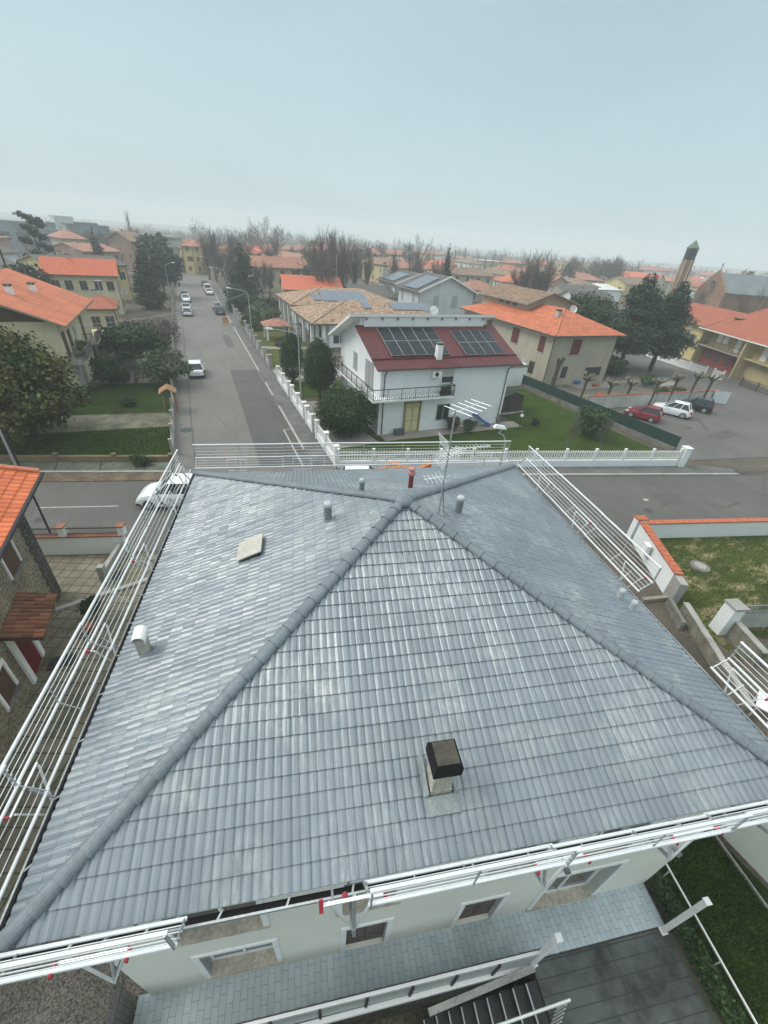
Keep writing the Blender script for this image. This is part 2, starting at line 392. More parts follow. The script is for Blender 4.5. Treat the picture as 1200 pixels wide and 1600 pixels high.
sheet('front_paving', [(14.2, 31.3), (29.2, 31.3), (29.2, 32.8), (14.2, 32.8)], .008, m_path)
sheet('garden_path', [(8.6, 37.8), (14, 37.6), (14, 42.4), (8.6, 43.2)], .009, m_path)
sheet('side_path', [(8.9, 30.8), (13.6, 31.2), (12.8, 34.8), (8.9, 35.0)], .009, m_path)
sheet('side_lawn', [(8.8, 44.0), (18, 44.0), (18, 50.0), (8.8, 50.0)], .010, m_grass)
sheet('bungalow_drive', [(8.6, 50.8), (21, 51.5), (30, 56), (30, 61), (8.6, 56.6)], .008, m_path)
sheet('bungalow_lawn', [(8.6, 56.8), (16.6, 58.5), (16.8, 92), (8.6, 100)], .006, m_grass_y)
sheet('bungalow_path', [(8.6, 67.2), (16.8, 66.5), (16.8, 67.9), (8.6, 68.9)], .010, m_path)
sheet('bungalow_paving', [(16.8, 61.6), (30, 61.6), (30, 95), (16.8, 95)], .009, m_gravel)
sheet('beige_yard', [(40.0, 34.4), (61.2, 32.7), (72, 66), (40.3, 66)], .006, m_gravel)
sheet('beige_path', [tuple(at(*p)[:2]) for p in ((855, 592), (905, 607), (1020, 606), (1060, 600), (1040, 590), (955, 596))], .012, m_path)
sheet('row_yard', [tuple(at(*p)[:2]) for p in ((1040, 578), (1100, 592), (1200, 640), (1200, 560), (1020, 548))], .012, m_park)
# near right: neighbour lawn, gully, own lawn
sheet('neighbour_lawn', [tuple(at(*p)[:2]) for p in ((1030, 838), (1400, 838), (1400, 960), (1205, 1000), (1110, 975), (1175, 1045), (1060, 955))], .012, m_grass_p)
sheet('side_gully', [ef(9.2, 20)[:2], ef(18.5, 14)[:2], ef(18, 5)[:2], ef(13, -2)[:2], ef(9.2, -2)[:2]], .004, m_earth)
sheet('garden_strip', [ef(9.3, 14.5)[:2], ef(13.2, 12.5)[:2], ef(14.3, 3.6)[:2], ef(9.4, 3.0)[:2]], .009, m_grass_dk)
sheet('back_lawn', [ef(9.65, 3.6)[:2], ef(12.1, 3.5)[:2], ef(16, -8)[:2], ef(9.3, -8)[:2]], .013, m_grass_dk)
def slab(name, q, z, m, t=.0): return sheet(name, [ef(*k)[:2] for k in q], z, m, thick=t)
m_pave, n, bb = newmat('dark_paving'); tc = N(n, 'TexCoord').outputs['Object']
mp = N(n, 'Mapping'); mp.inputs['Rotation'].default_value = (0, 0, EFA); n.links.new(tc, mp.inputs['Vector'])
br = N(n, 'TexBrick', offset=.0); br.inputs['Scale'].default_value = 1.0; br.inputs['Brick Width'].default_value = 2.4; br.inputs['Row Height'].default_value = .28
br.inputs['Mortar Size'].default_value = .012; br.inputs['Color1'].default_value = (.085, .10, .097, 1); br.inputs['Color2'].default_value = (.070, .083, .080, 1); br.inputs['Mortar'].default_value = (.022, .026, .025, 1)
n.links.new(mp.outputs[0], br.inputs['Vector'])
c = mixc(n, ramp(n, noise(n, tc, .8, 5, .65), .42, .62), br.outputs['Color'], (.012, .016, .015, 1))
n.links.new(c, bb.inputs['Base Color']); bb.inputs['Roughness'].default_value = .6
slab('dark_paving', [(5.08, 1.72), (8.98, 1.74), (8.7, -9), (5.08, -9)], .010, m_pave)
slab('dark_paving_south', [(-9, -.62), (5.08, -.62), (5.08, -9), (-9, -9)], .010, m_pave)
m_ttile, n, bb = newmat('terrace_tiles'); tc = N(n, 'TexCoord').outputs['Object']
mp = N(n, 'Mapping'); mp.inputs['Rotation'].default_value = (0, 0, EFA + math.pi / 2); n.links.new(tc, mp.inputs['Vector'])
br = N(n, 'TexBrick', offset=.5); br.inputs['Scale'].default_value = 1.0; br.inputs['Brick Width'].default_value = .32; br.inputs['Row Height'].default_value = .155
br.inputs['Mortar Size'].default_value = .004; br.inputs['Color1'].default_value = (.46, .54, .56, 1); br.inputs['Color2'].default_value = (.40, .48, .51, 1); br.inputs['Mortar'].default_value = (.14, .16, .16, 1)
n.links.new(mp.outputs[0], br.inputs['Vector'])
c = mixc(n, ramp(n, noise(n, tc, 1.5, 4), .3, .7), br.outputs['Color'], mixc(n, 1, br.outputs['Color'], (.82, .84, .84, 1), 'MULTIPLY'))
n.links.new(c, bb.inputs['Base Color']); bb.inputs['Roughness'].default_value = .5
slab('terrace', [(-4.3, 1.70), (9.0, 1.78), (9.02, 2.7), (-4.3, 2.7)], .05, m_ttile, .2)
slab('gravel_strip', [(-9.5, -9), (-4.5, -9), (-4.5, 2.2), (-4.08, 2.7), (-4.08, 19), (-5.6, 19), (-5.7, 4), (-9.5, 4)], .016, m_gravel)
# courtyard paving of the stone house
m_court, n, bb = newmat('courtyard_slabs'); tc = N(n, 'TexCoord').outputs['Object']
mp = N(n, 'Mapping'); mp.inputs['Rotation'].default_value = (0, 0, rad(22)); n.links.new(tc, mp.inputs['Vector'])
br = N(n, 'TexBrick', offset=.0); br.inputs['Scale'].default_value = 1.0; br.inputs['Brick Width'].default_value = .52; br.inputs['Row Height'].default_value = .52
br.inputs['Mortar Size'].default_value = .022; br.inputs['Color1'].default_value = (.25, .22, .155, 1); br.inputs['Color2'].default_value = (.20, .185, .14, 1); br.inputs['Mortar'].default_value = (.035, .032, .022, 1)
n.links.new(mp.outputs[0], br.inputs['Vector'])
c = mixc(n, ramp(n, noise(n, tc, .7, 6, .7), .4, .68), br.outputs['Color'], (.085, .085, .05, 1))
n.links.new(c, bb.inputs['Base Color']); bb.inputs['Roughness'].default_value = .9; bumpit(n, bb, br.outputs['Fac'], -.5)
sheet('courtyard', [(-12, 22.9), (-2.2, 20.2), ef(-5.55, 4)[:2], ef(-12, 4)[:2], (-14, 10)], .006, m_court)

# ------------------------------------------------------------------ haze (even, pale, closed box; sky lies outside)
hz = MB(); hz.box(-900, 1100, -60, 1500, -4.0, 46.0)
hm = bpy.data.materials.new('haze_air'); hm.use_nodes = True; n = hm.node_tree; n.nodes.clear()
pv = n.nodes.new('ShaderNodeVolumePrincipled'); pv.inputs['Density'].default_value = .00105; pv.inputs['Color'].default_value = (.93, .98, 1.0, 1); pv.inputs['Anisotropy'].default_value = 0.0
oo = n.nodes.new('ShaderNodeOutputMaterial'); n.links.new(pv.outputs[0], oo.inputs['Volume'])
hz.build('haze', hm, kind='stuff')
# ------------------------------------------------------------------ the big grey roof in front
F0, F1, E0, E1, ZE = -4.38, 9.40, 2.31, 15.97, 6.53
APX = ef((F0 + F1) / 2, (E0 + E1) / 2, 9.2)
def slate_mat():
    m, n, b = newmat('grey_roof_tiles'); uv = N(n, 'TexCoord').outputs['UV']
    s = N(n, 'SeparateXYZ'); n.links.new(uv, s.inputs[0])
    U = mth(n, 'DIVIDE', s.outputs[0], .3); V = mth(n, 'DIVIDE', s.outputs[1], .306)
    cb = N(n, 'CombineXYZ'); n.links.new(mth(n, 'FLOOR', U), cb.inputs[0]); n.links.new(mth(n, 'FLOOR', V), cb.inputs[1])
    wn = N(n, 'TexWhiteNoise', noise_dimensions='2D'); n.links.new(cb.outputs[0], wn.inputs['Vector'])
    c = mixc(n, wn.outputs['Value'], (.172, .210, .240, 1), (.194, .236, .267, 1))
    c = mixc(n, ramp(n, noise(n, uv, .55, 4), .35, .65), c, mixc(n, 1, c, (.80, .81, .83, 1), 'MULTIPLY'))
    f = noise(n, mapped(n, uv, (15, 2.2, 1)), 1.0, 6, .75)
    g = mth(n, 'MULTIPLY', ramp(n, noise(n, uv, .30, 5, .6), .50, .66), 1.0)
    k = mth(n, 'MULTIPLY', ramp(n, f, .46, .66), g)
    k2 = mth(n, 'MULTIPLY', ramp(n, noise(n, mapped(n, uv, (22, 5, 1)), 1.0, 4, .7), .66, .74), .6)
    k = mth(n, 'MAXIMUM', k, k2)
    c = mixc(n, mth(n, 'MULTIPLY', k, .72), c, (.50, .55, .55, 1))
    hsum = mth(n, 'MULTIPLY', ramp(n, noise(n, uv, .5, 3), .5, .68), ramp(n, noise(n, mapped(n, uv, (9, 3, 1)), 1, 5, .8), .42, .62))
    c = mixc(n, mth(n, 'MULTIPLY', hsum, .5), c, (.54, .57, .50, 1))
    fu = mth(n, 'ABSOLUTE', mth(n, 'SUBTRACT', mth(n, 'FRACT', U), .5))
    c = mixc(n, mth(n,'MULTIPLY',ramp(n, fu, .475, .49),.35), c, (.06, .07, .08, 1))
    seam = mth(n, 'ABSOLUTE', mth(n, 'SUBTRACT', mth(n, 'FRACT', mth(n, 'ADD', U, .42)), .5)); c = mixc(n, mth(n, 'MULTIPLY', ramp(n, seam, .478, .49), .4), c, (.07, .08, .09, 1))
    fb = mth(n, 'FRACT', mth(n, 'DIVIDE', s.outputs[0], .15)); fb = mth(n, 'ABSOLUTE', mth(n, 'SUBTRACT', fb, .5))
    c = mixc(n, mth(n, 'MULTIPLY', ramp(n, fb, .42, .49), .18), c, (.07, .085, .10, 1))  # shade in the rib troughs painted into the tile colour
    vs = N(n, 'TexVoronoi'); vs.inputs['Scale'].default_value = 9; n.links.new(uv, vs.inputs['Vector']); sp = mth(n, 'MULTIPLY', ramp(n, vs.outputs['Distance'], .05, .12, (1, 1, 1, 1), (0, 0, 0, 1)), ramp(n, noise(n, uv, 1.1, 4), .52, .62))
    c = mixc(n, mth(n, 'MULTIPLY', sp, .6), c, (.10, .12, .09, 1))
    fv = mth(n, 'FRACT', V); c = mixc(n, mth(n, 'MULTIPLY', ramp(n, fv, .025, .05, (1, 1, 1, 1), (0, 0, 0, 1)), .95), c, (.045, .055, .065, 1))  # shadow under each tile course painted on as a dark line
    n.links.new(c, b.inputs['Base Color'])
    r = ramp(n, noise(n, uv, 3, 3), .3, .7, (.26, .26, .26, 1), (.42, .42, .42, 1)); n.links.new(r, b.inputs['Roughness'])
    b.inputs['Specular IOR Level'].default_value = .75
    bumpit(n, b, noise(n, mapped(n, uv, (60, 40, 1)), 1, 3), .15, .01)
    return m
m_slate = slate_mat()
m_ridge = mat('grey_ridge_cap', (.165, .197, .222), .5, .16, 1.5, 14, .1, .1, stain=.2, stcol=(.3, .33, .33))
def tile_face(P0, P1, A, name, m, parent, tw=.3, cl=.306, per=.15, amp=.023, seg=6, lip=.028, zoff=0.0, clip=None, topclip=None, noclip=False):
    "real corrugated courses on the triangle P0 P1 A (eave from P0 to P1, apex A) or on a parallelogram if A is a list of two top points"
    P0 = Vector(P0); P1 = Vector(P1); u = (P1 - P0); L = u.length; u.normalize()
    tops = [Vector(A)] if not isinstance(A, list) else [Vector(a) for a in A]
    q = tops[0] - P0; v = (q - u * q.dot(u)); H = v.length; v.normalize(); nrm = u.cross(v)
    if nrm.z < 0: nrm = -nrm
    poly = [(0, 0), (L, 0)] + [((t - P0).dot(u), (t - P0).dot(v)) for t in reversed(tops)]
    def xr(s):
        xs = []
        k = len(poly)
        for i in range(k):
            a, b_ = poly[i], poly[(i + 1) % k]
            if (a[1] - s) * (b_[1] - s) <= 0 and abs(a[1] - b_[1]) > 1e-6:
                xs.append(a[0] + (b_[0] - a[0]) * (s - a[1]) / (b_[1] - a[1]))
        return (min(xs), max(xs)) if len(xs) >= 2 else None
    def wave(x):
        k = abs(math.sin(math.pi * x / per)); return amp * k ** .75 + (.005 if (x % tw) < per else 0)
    b = MB(); nc = int(math.ceil(H / cl)); st = per / seg
    rng = random.Random(7)
    for i in range(nc):
        s0 = i * cl - (.03 if i else .05); s1 = min((i + 1) * cl, H - .01)
        a0 = xr(max(s0, 0.0)); a1 = xr(s1)
        if not a0 or not a1: continue
        lo0, hi0 = a0; lo1, hi1 = a1
        k0 = int(math.floor(min(lo0, lo1) / st)); k1 = int(math.ceil(max(hi0, hi1) / st))
        row = []
        for k in range(k0, k1 + 1):
            x = k * st; xa = min(max(x, lo0), hi0); xb = min(max(x, lo1), hi1)
            jit = rng.uniform(-.003, .003)
            za = wave(xa) + lip + jit; zb = wave(xb) + .004 + jit
            pa = P0 + u * xa + v * s0 + nrm * (za + zoff); pb = P0 + u * xb + v * s1 + nrm * (zb + zoff)
            pl = P0 + u * xa + v * (s0 + .006) + nrm * (max(wave(xa), .0) - .004 + zoff)
            row.append((pa, pb, pl, xa, xb))
        for r0, r1 in zip(row, row[1:]):
            if r1[3] - r0[3] < 1e-5 and r1[4] - r0[4] < 1e-5: continue
            sb = i * cl + .006
            b.face([r0[0], r1[0], r1[1], r0[1]], 0, [(r0[3], sb), (r1[3], sb), (r1[4], (i + 1) * cl - .004), (r0[4], (i + 1) * cl - .004)])
            b.face([r0[2], r1[2], r1[0], r0[0]], 0, [(r0[3], sb), (r1[3], sb), (r1[3], sb + .01), (r0[3], sb + .01)])
    return b.build(name, m, parent)
house = thing('house', 'white rendered house under a large grey tiled hipped roof ringed by white safety rails', 'house', ef(F0, E0), -EFA)
def HL(o):  # parent keeping world coordinates
    o.parent = house; o.matrix_parent_inverse = house_inv; return o
bpy.context.view_layer.update(); house_inv = house.matrix_world.inverted()
class _H: pass
def hbuild(b, name, m, smooth=False, parent=None, label=None):
    o = b.build(name, m, smooth=smooth)
    if parent is None: HL(o)
    else: o.parent = parent; o.matrix_parent_inverse = Matrix.Identity(4)
    if label: o['label'] = label
    return o
c00, c10, c11, c01 = ef(F0, E0, ZE), ef(F1, E0, ZE), ef(F1, E1, ZE), ef(F0, E1, ZE)
rb = MB()
rb.hexa([c00 - Vector((0, 0, .16)), c10 - Vector((0, 0, .16)), c11 - Vector((0, 0, .16)), c01 - Vector((0, 0, .16)), c00 + Vector((0, 0, -.02)), c10 + Vector((0, 0, -.02)), c11 + Vector((0, 0, -.02)), c01 + Vector((0, 0, -.02))])
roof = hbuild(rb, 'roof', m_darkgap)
slopes = [(c00, c10), (c10, c11), (c11, c01), (c01, c00)]
for p, q in slopes:
    o = tile_face(p, q, APX, 'roof_slope', m_slate, None); o.parent = roof
# ridge caps along the hips
for cnr in (c00, c10, c11, c01):
    b = MB(); d = cnr - APX; L = d.length; d.normalize(); x = d.cross(Vector((0, 0, 1))).normalized(); y = x.cross(d).normalized()
    if y.z < 0: y = -y
    nt_ = int(L / .40); 
    for k in range(nt_ + 1):
        a = k * .40; e_ = min(a + .44, L + .06)
        if e_ - a < .1: continue
        rr = []
        for (s_, r_) in ((a, .118), (e_ - .035, .142), (e_, .150)):
            ring = []
            for q in range(9):
                t = math.pi * q / 8; ring.append(APX + d * s_ + x * (math.cos(t) * r_ * 1.05) + y * (math.sin(t) * r_ * .8 + .035))
            rr.append(ring)
        for r0, r1 in zip(rr, rr[1:]):
            for q in range(8): b.face([r0[q], r0[q + 1], r1[q + 1], r1[q]])
        b.face(rr[-1])
    o = b.build('ridge_cap', m_ridge, smooth=False); o.parent = roof
b = MB(); b.lathe(APX + Vector((0, 0, .02)), [(.30, -.06), (.26, .08), (.12, .15), (.02, .165)], 12)
o = b.build('apex_cap', m_ridge, smooth=True); o.parent = roof
# gutter just outside the eaves with its brackets
b = MB(); g = .13; gz = ZE - .06
cs = [ef(F0 - .06, E0 - .06, gz), ef(F1 + .06, E0 - .06, gz), ef(F1 + .06, E1 + .06, gz), ef(F0 - .06, E1 + .06, gz)]
co = [ef(F0 - .06 - g, E0 - .06 - g, gz), ef(F1 + .06 + g, E0 - .06 - g, gz), ef(F1 + .06 + g, E1 + .06 + g, gz), ef(F0 - .06 - g, E1 + .06 + g, gz)]
for i in range(4):
    j = (i + 1) % 4; dz = Vector((0, 0, -.11))
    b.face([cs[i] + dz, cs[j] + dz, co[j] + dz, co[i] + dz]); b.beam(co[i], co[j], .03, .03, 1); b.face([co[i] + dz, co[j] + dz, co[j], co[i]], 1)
    L = (co[j] - co[i]).length
    for k in range(1, int(L)):
        t = k / L; b.beam(cs[i].lerp(cs[j], t), co[i].lerp(co[j], t), .03, .012, 1, (0, 0, 1))
o = b.build('gutter', [m_darkgap, m_galv]); o.parent = roof
# walls with real openings on the garden side
oh = .35; wf0, wf1, we0, we1 = F0 + oh, F1 - oh, E0 + oh, E1 - oh
m_hwall = mat('house_render', (.76, .755, .68), .85, .05, .4, 30, .06, .15, stain=.15, stcol=(.4, .42, .38))
ops = [(-2.62, -1.14, .65, 2.3, 'deep'), (.46, 1.42, .06, 1.97, 'dark'), (3.30, 4.30, .06, 1.90, 'dark'), (5.48, 7.30, .10, 2.5, 'wide'),
       (-2.75, -1.2, 3.55, 5.1, 'deep'), (.35, 1.45, 3.3, 5.0, 'deep'), (3.4, 4.75, 3.5, 5.1, 'deep'), (5.6, 6.9, 3.5, 5.1, 'deep')]
def wall_with_holes(b, f0, f1, z0, z1, holes, y0, y1):
    xs = sorted({f0, f1} | {h[0] for h in holes} | {h[1] for h in holes}); zs = sorted({z0, z1} | {h[2] for h in holes} | {h[3] for h in holes})
    for xa, xb in zip(xs, xs[1:]):
        run = None
        for za, zb in zip(zs, zs[1:]):
            cx, cz = (xa + xb) / 2, (za + zb) / 2
            if any(h[0] < cx < h[1] and h[2] < cz < h[3] for h in holes): continue
            b.hexa([ef(xa, y0, za), ef(xb, y0, za), ef(xb, y1, za), ef(xa, y1, za), ef(xa, y0, zb), ef(xb, y0, zb), ef(xb, y1, zb), ef(xa, y1, zb)])
b = MB(); T = .32
wall_with_holes(b, wf0, wf1, 0.0, ZE - .17, ops, we0, we0 + T)
for (fa, fb, ea, eb) in ((wf0, wf0 + T, we0 + T, we1), (wf1 - T, wf1, we0 + T, we1), (wf0 + T, wf1 - T, we1 - T, we1)):
    b.hexa([ef(fa, ea, 0), ef(fb, ea, 0), ef(fb, eb, 0), ef(fa, eb, 0), ef(fa, ea, ZE - .17), ef(fb, ea, ZE - .17), ef(fb, eb, ZE - .17), ef(fa, eb, ZE - .17)])
hbuild(b, 'wall', m_hwall)
m_trim = mat('window_surround', (.78, .80, .79), .7, .05, 1, 20, .04)
m_brownshut = mat('brown_shutter', (.13, .105, .098), .6, .2, 3, 25, .15)
m_sill = mat('travertine_sill', (.50, .46, .37), .7, .2, 2, 12, .15)
def efbox(b, fa, fb, ea, eb, za, zb, m=0):
    b.hexa([ef(fa, ea, za), ef(fb, ea, za), ef(fb, eb, za), ef(fa, eb, za), ef(fa, ea, zb), ef(fb, ea, zb), ef(fb, eb, zb), ef(fa, eb, zb)], m)
for (fa, fb, za, zb, kd) in ops:
    b = MB(); y0 = we0 - .03; t = .12
    efbox(b, fa - t, fa, y0, we0 + .26, za, zb + t); efbox(b, fb, fb + t, y0, we0 + .26, za, zb + t); efbox(b, fa, fb, y0, we0 + .26, zb, zb + t)
    if kd != 'dark': efbox(b, fa - .13, fb + .13, we0 - .06, we0 + .30, za - .05, za + .015, 1)
    fr = hbuild(b, 'window', [m_trim, m_sill])
    b = MB()
    if kd == 'dark':
        mid = (fa + fb) / 2
        for xa, xb in ((fa, mid - .01), (mid + .01, fb)):
            efbox(b, xa, xb, we0 + .10, we0 + .14, za, zb)
            for zz in np.arange(za + .12, zb - .1, .16): efbox(b, xa + .07, xb - .07, we0 + .085, we0 + .10, float(zz), float(zz) + .09)
        o = b.build('shutter', m_brownshut); o.parent = fr
    else:
        efbox(b, fa, fb, we0 + .22, we0 + .26, za, za + .06); efbox(b, fa, fb, we0 + .22, we0 + .26, zb - .06, zb)
        for x in np.linspace(fa, fb - .06, 3): efbox(b, float(x), float(x) + .06, we0 + .22, we0 + .26, za + .06, zb - .06)
        o = b.build('frame', m_trim); o.parent = fr
        b = MB(); efbox(b, fa, fb, we0 + .262, we0 + .275, za, zb); o = b.build('pane', m_glass); o.parent = fr
# wall lamp hoods
for f_, z_ in ((5.15, 3.9), (8.2, 3.4)):
    b = MB(); p = ef(f_, we0 - .02, z_); b.tube([p, p - EV * .28 + Vector((0, 0, .02))], .07, 10); o = hbuild(b, 'wall_lamp', m_galv, True)

# ------------------------------------------------------------------ things on the grey roof
SL = math.tan(rad(21.2))
def roofz(f, e_): return ZE + SL * min(f - F0, F1 - f, e_ - E0, E1 - e_)
def ef_thing(name, label, cat, f, e_, z=None, group=None, rz=0): return thing(name, label, cat, ef(f, e_, roofz(f, e_) if z is None else z), -EFA + rz, group)
# chimney
t = ef_thing('chimney', 'chimney with square sooty black cowl and cream shaft near the front eave', 'chimney', 2.09, 3.3); t.scale = (.92, .92, 1)
m_cream = mat('chimney_cream', (.52, .50, .43), .85, .2, 2, 16, .2, stain=.5, stcol=(.12, .11, .09))
m_soot = mat('soot', (.008, .008, .008), .95, .3, 3, 20, .2)
b = MB()
def frus(b, x0, y0, z0, x1, y1, z1, m=0, cx=0, cy=0): b.hexa([(cx - x0, cy - y0, z0), (cx + x0, cy - y0, z0), (cx + x0, cy + y0, z0), (cx - x0, cy + y0, z0), (cx - x1, cy - y1, z1), (cx + x1, cy - y1, z1), (cx + x1, cy + y1, z1), (cx - x1, cy + y1, z1)], m)
frus(b, .21, .21, -.25, .21, .21, .12); frus(b, .20, .20, .12, .17, .17, .62); b.build('shaft', m_cream, t)
b = MB(); frus(b, .20, .20, .60, .27, .27, .70); frus(b, .27, .27, .70, .27, .27, .92); frus(b, .27, .27, .92, .23, .23, .99); b.build('cowl', m_soot, t)
b = MB(); b.box(-.21, .21, -.21, .21, .992, 1.01); b.build('cap_slab', mat('cap_concrete', (.075, .07, .055), .9, .4, 3, 9, .15, stain=.9, stcol=(.02, .02, .018)), t)
b = MB(); b.hexa([(-.34, -.52, -.14), (.34, -.52, -.14), (.34, -.24, -.03), (-.34, -.24, -.03), (-.34, -.52, -.11), (.34, -.52, -.11), (.34, -.24, .0), (-.34, -.24, .0)])
b.hexa([(-.34, -.24, -.03), (-.25, -.24, -.03), (-.25, .4, .22), (-.34, .4, .22), (-.34, -.24, .02), (-.25, -.24, .1), (-.25, .4, .27), (-.34, .4, .27)])
b.hexa([(.25, -.24, -.03), (.34, -.24, -.03), (.34, .4, .22), (.25, .4, .22), (.25, -.24, .1), (.34, -.24, .02), (.34, .4, .27), (.25, .4, .27)])
b.build('flashing', mat('zinc_flashing', (.25, .29, .29), .5, .15, 3), t)
# horizontal drum-headed vent near the left eave
t = ef_thing('roof_vent', 'white roof vent with a horizontal drum hood beside the left eave', 'roof vent', -3.78, 6.95, rz=rad(5)); t.scale = (.86, .86, .9)
b = MB(); b.hexa([(-.13, -.11, -.25), (.13, -.11, -.25), (.13, .11, -.25), (-.13, .11, -.25), (-.14, -.12, .55), (.14, -.12, .55), (.14, .12, .55), (-.14, .12, .55)]); b.build('shaft', m_cream, t)
b = MB(); n_ = 16
for k in range(11):
    a0, a1 = math.pi * (1.15 - 1.3 * k / 11), math.pi * (1.15 - 1.3 * (k + 1) / 11)
    p = lambda a, y: (math.cos(a) * .17, y, .60 + math.sin(a) * .17)
    b.face([p(a0, -.22), p(a1, -.22), p(a1, .22), p(a0, .22)])
    p2 = lambda a, y: (math.cos(a) * .155, y, .60 + math.sin(a) * .155)
    b.face([p2(a0, .22), p2(a1, .22), p2(a1, -.22), p2(a0, -.22)]); b.face([p(a0, -.22), p2(a0, -.22), p2(a1, -.22), p(a1, -.22)])
b.build('drum_hood', m_white, t)
b = MB(); b.box(.13, .24, -.24, .2, -.04, .0); b.box(-.13, .18, -.28, -.13, -.07, -.04); b.build('flashing', mat('zinc_flashing', (.25, .29, .29)), t)
# roof hatch
t = ef_thing('roof_hatch', 'pale square roof hatch with a raised lid on the left slope', 'roof hatch', -1.55, 9.35); t.scale = (.86, .86, 1)
sa = math.atan(SL)
b = MB(); M_ = Matrix.Rotation(-sa, 4, 'Y')
def xb(b, x0, x1, y0, y1, z0, z1, M_, m=0): b.hexa([M_ @ Vector(q) for q in [(x0, y0, z0), (x1, y0, z0), (x1, y1, z0), (x0, y1, z0), (x0, y0, z1), (x1, y0, z1), (x1, y1, z1), (x0, y1, z1)]], m)
xb(b, -.36, .36, -.42, .42, -.02, .13, M_); b.build('frame', m_dark, t)
b = MB(); xb(b, -.41, .41, -.46, .46, .135, .17, M_); b.build('lid', mat('hatch_lid', (.47, .45, .40), .5, .12, 2, 10, .1), t)
# pipes
def vent_pipe(label, f, e_, r, h, m, cap=None, capm=None, group=None):
    t = ef_thing('vent_pipe', label, 'vent pipe', f, e_, group=group)
    b = MB(); b.lathe((0, 0, 0), [(r, -.1), (r, h)], 14); b.build('pipe', m, t, True if False else False)
    if cap:
        b = MB(); b.lathe((0, 0, 0), [(r * k, h + z) for k, z in cap], 14); b.build('cap', capm or m, t)
    b = MB(); b.lathe((0, 0, 0), [(r * 1.25, -.04), (r * 1.2, .07)], 14); b.build('collar', m_galv, t)
m_gpipe = mat('grey_pipe', (.20, .235, .25), .4, .15, 4); m_lpipe = mat('pale_pipe', (.45, .50, .52), .4, .1, 4)
m_redpipe = mat('oxide_pipe', (.20, .035, .035), .5, .2, 5)
mcap = [(1.12, -.02), (1.12, .05), (.8, .09), (.1, .11)]
vent_pipe('thick grey vent pipe with pale round cap on the left slope, right of the hatch', .52, 9.5, .105, .50, m_gpipe, mcap, m_lpipe)
vent_pipe('short grey vent pipe just behind the rear left hip ridge', 1.6, 10.72, .08, .38, m_gpipe, mcap, m_lpipe)
vent_pipe('dark red vent pipe with a pink cap behind the roof apex', 3.17, 10.97, .075, .55, m_redpipe, [(1.5, -.02), (1.6, .06), (1.0, .07), (1.0, .14), (1.5, .15), (1.4, .2), (.3, .24)], mat('pink_cap', (.50, .24, .21), .5, .1, 5))
vent_pipe('thick grey vent pipe with pale cap on the right slope beside the aerial mast', 4.22, 9.4, .105, .50, m_gpipe, mcap, m_lpipe)
vent_pipe('silver vent pipe at the right eave, the farther of the pair', 8.64, 7.25, .085, .27, m_lpipe, mcap, m_lpipe)
vent_pipe('silver vent pipe at the right eave, the nearer of the pair', 8.73, 6.82, .085, .27, m_lpipe, mcap, m_lpipe)
# aerial mast
P = ef(3.45, 8.92); zb = roofz(3.45, 8.92); zt = zat(P, 704, 640)
t = thing('aerial_mast', 'tall metal aerial mast with comb and grid television antennas on the right slope', 'aerial', (P.x, P.y, zb))
zt = min(max(zt - zb, 2.0), 4.5)
b = MB(); b.tube([(0, 0, -.05), (0, 0, zt)], .022, 8); b.tube([(0, 0, .9), (.18, -.05, -.05)], .008, 5); b.build('mast', m_galv, t)
b = MB(); b.tube([(0, 0, 1.0), (.05, -.03, .5), (.12, -.02, .1), (.3, -.1, -.02)], .008, 5); b.build('cable', m_dark, t)
def yagi(z, az, L, n, el, tilt=0.0, grid=False):
    b = MB(); d = Vector((math.cos(az), math.sin(az), tilt)).normalized(); x = Vector((-math.sin(az), math.cos(az), 0)); o_ = Vector((0, 0, z))
    b.tube([o_ - d * .15, o_ + d * L], .012, 5)
    for k in range(n):
        q = o_ + d * (L * (k + .5) / n); l = el * (1 - .35 * k / n); b.tube([q - x * l, q + x * l], .006, 4)
    if grid:
        up = Vector((0, 0, 1))
        for s in (-1, 1):
            for k in range(6):
                q = o_ - d * .12 + up * (s * (.06 + .06 * k)) - d * (.02 * k); b.tube([q - x * .28, q + x * .28], .006, 4)
            b.tube([o_ - d * .1, o_ - d * .26 + up * s * .38], .01, 4)
    b.build('antenna', m_alu, t)
yagi(zt - .05, rad(20), 1.1, 5, .42, .05)
yagi(zt - 1.0, rad(-5), 1.15, 12, .16, .02, True)
yagi(zt - 1.25, rad(35), .9, 8, .22)
yagi(zt - 1.75, rad(170), .55, 5, .30, -.1)

